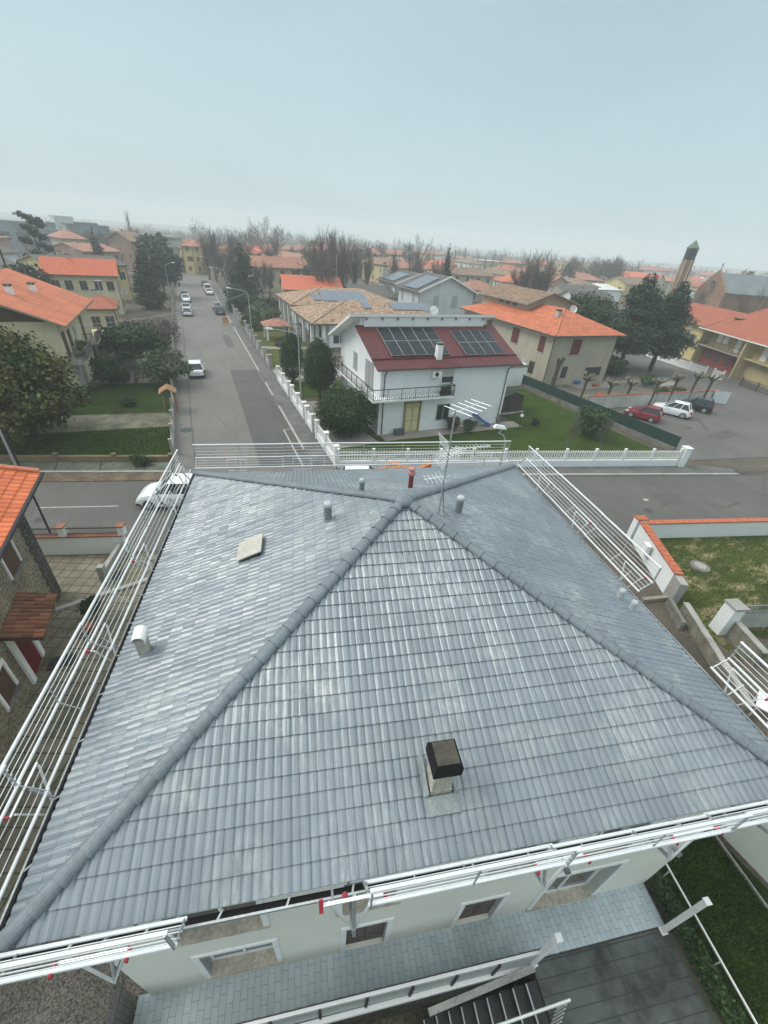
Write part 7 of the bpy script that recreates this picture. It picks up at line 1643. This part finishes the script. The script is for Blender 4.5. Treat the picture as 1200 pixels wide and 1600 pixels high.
# ------------------------------------------------------------------ near right: walls, pillars, gate
m_ocap = mat('orange_cap_tiles', (.50, .15, .075), .8, .2, 4, 14, .2)
t = thing('boundary_wall', 'white garden wall with orange tile coping along the cross road at the right', 'wall', (23.6, 13.25, 0), rad(-15.2)); b = MB(); b.box(0, 40, 0, .28, 0, 1.15); b.build('wall', m_wwall, t); b = MB(); b.box(.5, 40, -.06, .34, 1.15, 1.23); b.build('coping', m_ocap, t)
b = MB(); b.box(-.1, .55, -.06, .34, 0, 1.5); b.build('pillar', m_wwall, t); b = MB(); b.box(-.14, .59, -.1, .38, 1.5, 1.58); b.build('pillar_cap', m_ocap, t)
ang = math.atan2(8.9 - 13.2, 21.1 - 23.6)
t = thing('boundary_wall', 'cream side wall with orange tile coping running beside the grey roof', 'wall', (23.55, 13.2, 0), ang); b = MB(); b.box(.2, 4.9, 0, .34, 0, 1.45); b.build('wall', m_wwall, t); b = MB()
for k in range(22): b.box(.15 + k * .22, .35 + k * .22, -.06, .40, 1.45, 1.53 - .01 * (k % 2))
b.build('coping', m_ocap, t); b = MB(); b.box(4.9, 5.7, -.02, .36, 0, 1.4); b.build('old_pillar', m_conc, t); b = MB(); b.box(2.3, 2.8, -.2, 0, .5, 1.1)
b = MB(); b.box(1.5, 2.0, -.0, .0, 0, 0) if False else None
P = at(998, 862, .8); b = MB(); b.box(-.22, .22, -.12, .12, -.35, .35); b.box(-.24, .24, -.14, .14, .35, .38); b.build('meter_box', m_trim, label='white meter box fixed to the cream side wall', cat='meter box', loc=(22.15, 11.35, .95), rz=ang)
def wall_between(name, label, pa, pb, h, th, m, cat='wall', cap=None):
    a, c = Vector(pa), Vector(pb); d = c - a; t = thing(name, label, cat, (a.x, a.y, 0), math.atan2(d.y, d.x)); b = MB(); b.box(0, d.length, -th / 2, th / 2, -.02, h); b.build('wall', m, t)
    if cap: b = MB(); b.box(-.02, d.length + .02, -th / 2 - .04, th / 2 + .04, h, h + .06); b.build('coping', cap, t)
    return t
wall_between('garden_wall', 'mossy low concrete wall beside the right eave', at(1040, 945, .0), at(1062, 985), .55, .18, m_conc_dk)
wall_between('garden_wall', 'long mossy concrete retaining wall running down beside the right eave', at(1062, 958, 0), at(1160, 1120, 0), .7, .2, mat('mossy_conc', (.25, .24, .19), .9, .3, 1.2, 14, .25, .4, stain=.75, stcol=(.07, .075, .03)), cap=m_conc)
wall_between('garden_wall', 'stained concrete driveway wall behind the white pillar', at(1125, 978, 0), at(1180, 1042, 0), .9, .22, mat('mossy_conc', (.25, .24, .19)), cap=m_conc)
wall_between('timber_sleeper', 'weathered timber beam lying between the wall and the eave', at(1002, 940, 0), at(1052, 935, 0), .22, .2, mat('sleeper_wood', (.27, .24, .19), .9, .25), 'timber beam')
P = at(1122, 985); t = thing('gate_pillar', 'square white gate pillar with a stone cap at the right', 'pillar', (P.x, P.y, 0), rad(-16)); b = MB(); b.box(-.3, .3, -.3, .3, 0, 1.7); b.build('pillar', m_wwall, t); b = MB(); b.box(-.36, .36, -.36, .36, 1.7, 1.8); b.build('cap', m_conc, t)
P2 = at(1150, 975); t = thing('sliding_gate', 'grey sliding gate with a lattice top beside the white pillar', 'gate', (P.x + .4, P.y - .1, 0), rad(-16)); m_gate = mat('gate_metal', (.42, .43, .38), .6, .15, 2); b = MB(); b.box(0, 6, -.03, .03, .1, 1.15); b.build('panel', m_gate, t); b = MB(); b.beam((0, 0, 1.2), (6, 0, 1.2), .07, .07); b.beam((0, 0, 1.62), (6, 0, 1.62), .05, .05)
for k in range(40): b.beam((k * .15, 0, 1.2), (k * .15 + .15, 0, 1.62), .015, .015); b.beam((k * .15 + .15, 0, 1.2), (k * .15, 0, 1.62), .015, .015)
b.build('lattice', mat('lattice_metal', (.22, .24, .24), .5), t)
P = at(1093, 886); t = thing('manhole_ring', 'round concrete manhole ring in the patchy lawn', 'manhole', (P.x, P.y, 0)); b = MB(); b.lathe((0, 0, 0), [(.55, 0), (.52, .1), (.36, .11)], 18); b.build('ring', m_conc_dk, t); b = MB(); b.lathe((0, 0, 0), [(.34, .1), (.33, .13)], 14); b.build('lid', m_conc, t)
for k, (x, y, lb) in enumerate([(1190, 1345, 'white plastic garden chair under the right safety rail'), ]):
    P = at(1185, 1115, 0); t = thing('garden_chair', 'white plastic table in the passage under the right safety rail', 'table', (P.x, P.y, 0), .4); b = MB(); b.box(-.5, .5, -.35, .35, .68, .72); b.build('table_top', m_trim, t)
    for sx in (-.42, .42):
        for sy in (-.28, .28): b = MB(); b.box(sx - .03, sx + .03, sy - .03, sy + .03, 0, .68); b.build('leg', m_trim, t)
    t.name = 'garden_table'
# ------------------------------------------------------------------ below the near eave: terrace edge, stair, posts, hedge, lines
t = thing('terrace_railing', 'low frosted panel railing with dark cap along the tiled terrace', 'railing', ef(-4.4, 1.70), -EFA)
b = MB(); b.box(0, 9.45, .0, .06, 1.0, 1.03, 0); b.build('top_rail', m_white, t); b = MB(); b.box(0, 9.45, .06, .08, .98, 1.06); b.build('dark_seal', m_dark, t)
for k in range(10):
    x = k * 9.4 / 9; b = MB(); b.box(x, x + .05, -.05, .05, .0, 1.0); b.build('post', m_dark, t)
    if k < 9: b = MB(); b.box(x + .06, x + 1.03, -.012, .012, .08, .98); b.build('panel', mat('frosted_panel', (.36, .40, .40), .35, .05), t)
t = thing('terrace_railing', 'dark side screen closing the left end of the tiled terrace', 'railing', ef(-4.42, 1.75), -EFA + math.pi / 2); b = MB(); b.box(0, .95, -.03, .03, .1, 1.15); 
for k in range(9): b.box(k * .105, k * .105 + .02, -.05, .05, .05, 1.15)
b.build('screen', mat('screen_grey', (.20, .20, .18), .7), t); b = MB(); b.box(-.02, 1.0, -.06, .06, 1.15, 1.2); b.build('cap', m_dark, t)
# white coping of the terrace edge
b = MB(); b.hexa([ef(-4.3, 1.56, -.15), ef(5.2, 1.62, -.15), ef(5.2, 1.70, -.15), ef(-4.3, 1.66, -.15), ef(-4.3, 1.56, .05), ef(5.2, 1.62, .05), ef(5.2, 1.70, .05), ef(-4.3, 1.66, .05)]); b.build('terrace_edge', m_white, kind='structure')
# basement stair well
def pitbox(name, fa, fb, ea, eb, za, zb, m, **k):
    b = MB(); efbox(b, fa, fb, ea, eb, za, zb); return b.build(name, m, **k)
f0, f1, e0, e1 = PIT; fl = f0 - 3.4
m_moss = mat('mossy_floor', (.10, .095, .065), .95, .5, 1.2, 10, .35, .5, stain=.8, stcol=(.03, .04, .015))
b = MB(); efbox(b, fl, f1, e0, e1, -2.0, -1.9); efbox(b, fl, f1, e1, e1 + .2, -2.0, -.02); efbox(b, fl - .2, fl, e0 - .2, e1 + .2, -2.0, -.02); efbox(b, f1, f1 + .2, e0 - .2, e1 + .2, -2.0, -.02); efbox(b, fl, f1, e0 - .2, e0, -2.0, -.02)
b.build('basement_yard', m_moss, kind='structure')
t = thing('outdoor_stair', 'dark outdoor stair with pale nosings descending beside the terrace', 'stairs', ef(0, 0), -EFA)
for k in range(9):
    x1_ = 5.06 - k * .30; z = -.02 - k * .2; b = MB(); b.box(x1_ - .30, x1_, -.58, 1.42, -1.88, z - .02); b.build('step', mat('wet_step', (.030, .032, .032), .5, .3, 2, 10, .2), t)
    b = MB(); b.box(x1_ - .30, x1_ - .265, -.58, 1.40, z - .019, z + .004); b.build('nosing', m_galv, t)
b = MB(); b.beam((5.05, 1.60, .12), (2.3, 1.36, -.08), .13, .10); b.build('handrail', m_conc, t)
b = MB()
b.tube([(5.35, .92, .95), (2.5, .82, .5)], .03, 6); b.tube([(5.35, .92, .02), (5.35, .92, .95)], .025, 6)
for k in range(7): b.tube([(5.30 - k * .06, .918 - k * .05, .05), (5.30 - k * .06, .918 - k * .05, .93)], .012, 4)
b.build('railing', m_alu, t)
for f_, lb in ((5.03, 'square white post at the left corner of the open terrace'), (8.89, 'square white post at the right corner of the terrace by the hedge')):
    t = thing('terrace_post', lb, 'post', ef(f_, 1.69, 0), -EFA); b = MB(); b.box(-.055, .055, -.055, .055, 0, 2.42); b.build('post', m_white, t); b = MB(); b.box(-.075, .075, -.075, .075, 2.42, 2.45); b.build('cap', m_trim, t); b = MB(); b.box(-.09, .09, -.09, .09, .0, .03); b.build('base_plate', m_trim, t)
t = thing('clipped_hedge', 'dark low clipped hedge along the edge of the dark paving', 'hedge', ef(9.27, 0), -EFA); leaf_cloud([(0, y, .33, .25, .5, .30) for y in np.arange(-6, 2.7, .42)], 16000, .045, 88, [m_leaf_dk, m_leaf_box], 'foliage', t, inner=.5)
b = MB(); b.box(-.12, .12, -6, 2.7, 0, .3); b.build('stems', m_bark, t)
t = thing('lawn_edging', 'thin white edging rail between hedge and lawn', 'edging', ef(9.72, 2.9), -EFA); b = MB(); b.beam((0, 0, .5), (-.25, -10, .5), .035, .05)
for k in range(6): b.beam((-.045 * k, -.2 - 1.8 * k, 0), (-.045 * k, -.2 - 1.8 * k, .5), .03, .03)
b.build('rail', m_white, t)
t = thing('lawn_edging', 'weathered grey edging board across the lawn at the lower right', 'edging', ef(12.1, 3.5), -EFA); b = MB(); b.beam((0, 0, .06), (.25, -6.5, .06), .05, .12); b.build('board', m_conc, t)
t = wall_between('boundary_wall', 'high pale rendered garden wall at the lower right corner', ef(12.25, 4.2), ef(14.6, -3.5), 2.3, .25, m_hwall, cap=m_conc)
b = MB(); efbox(b, 12.6, 15.5, 3.4, 6.6, 0, .02); b.build('brick_heap', mat('brick_rubble', (.30, .12, .07), .9, .4, 4, 12, .4, .6), label='patch of broken orange bricks behind the high pale wall', cat='rubble') if False else None
# real grass tufts on the near lawns
def tufts(name, poly, n, size, mats, seed, kind='stuff'):
    rg = np.random.RandomState(seed); P = np.array([(p[0], p[1]) for p in poly]); lo, hi = P.min(0), P.max(0); pts = []
    while len(pts) < n:
        q = lo + (hi - lo) * rg.rand(4000, 2); ins = np.zeros(len(q), bool); j = len(P) - 1
        for i in range(len(P)):
            xi, yi = P[i]; xj, yj = P[j]; c = ((yi > q[:, 1]) != (yj > q[:, 1])) & (q[:, 0] < (xj - xi) * (q[:, 1] - yi) / (yj - yi + 1e-9) + xi); ins ^= c; j = i
        pts += list(q[ins])
    c = np.array(pts[:n]); a = rg.rand(n) * 6.283; s = size * (.5 + rg.rand(n)); tl = (rg.rand(n, 2) - .5) * size * 1.2
    v = np.zeros((n, 3, 3)); v[:, 0, 0] = c[:, 0] - np.cos(a) * s * .22; v[:, 0, 1] = c[:, 1] - np.sin(a) * s * .22; v[:, 1, 0] = c[:, 0] + np.cos(a) * s * .22; v[:, 1, 1] = c[:, 1] + np.sin(a) * s * .22
    v[:, 2, :2] = c + tl; v[:, 2, 2] = s; v[:, :2, 2] = .0
    me = bpy.data.meshes.new(name); me.vertices.add(n * 3); me.vertices.foreach_set('co', v.reshape(-1)); me.loops.add(n * 3); me.loops.foreach_set('vertex_index', np.arange(n * 3, dtype=np.int32)); me.polygons.add(n)
    me.polygons.foreach_set('loop_start', np.arange(0, n * 3, 3, dtype=np.int32)); me.polygons.foreach_set('loop_total', np.full(n, 3, dtype=np.int32)); me.materials.append(mats); me.update(); me.validate()
    o = bpy.data.objects.new(name, me); COL.objects.link(o); o['kind'] = kind; return o
m_blade = leafm('grass_blade', (.060, .105, .016), .5); m_blade2 = leafm('grass_blade_pale', (.10, .125, .035), .6)
tufts('grass', [ef(9.7, 3.5), ef(12.1, 3.4), ef(13, -3), ef(9.5, -3)], 26000, .09, m_blade, 5)
tufts('grass', [at(1035, 842), at(1300, 842), at(1300, 940), at(1205, 990), at(1110, 968), at(1060, 950)], 9000, .10, m_blade2, 6)
tufts('grass', [ef(9.6, 13), ef(12.2, 12.2), ef(13.2, 5), ef(9.7, 3.6)], 9000, .14, m_blade2, 7)
tufts('grass', [(-30, 40), (-14.4, 36.2), (-3.1, 33.1), (-3.1, 38.8), (-30, 40.4)], 24000, .10, m_blade, 8)
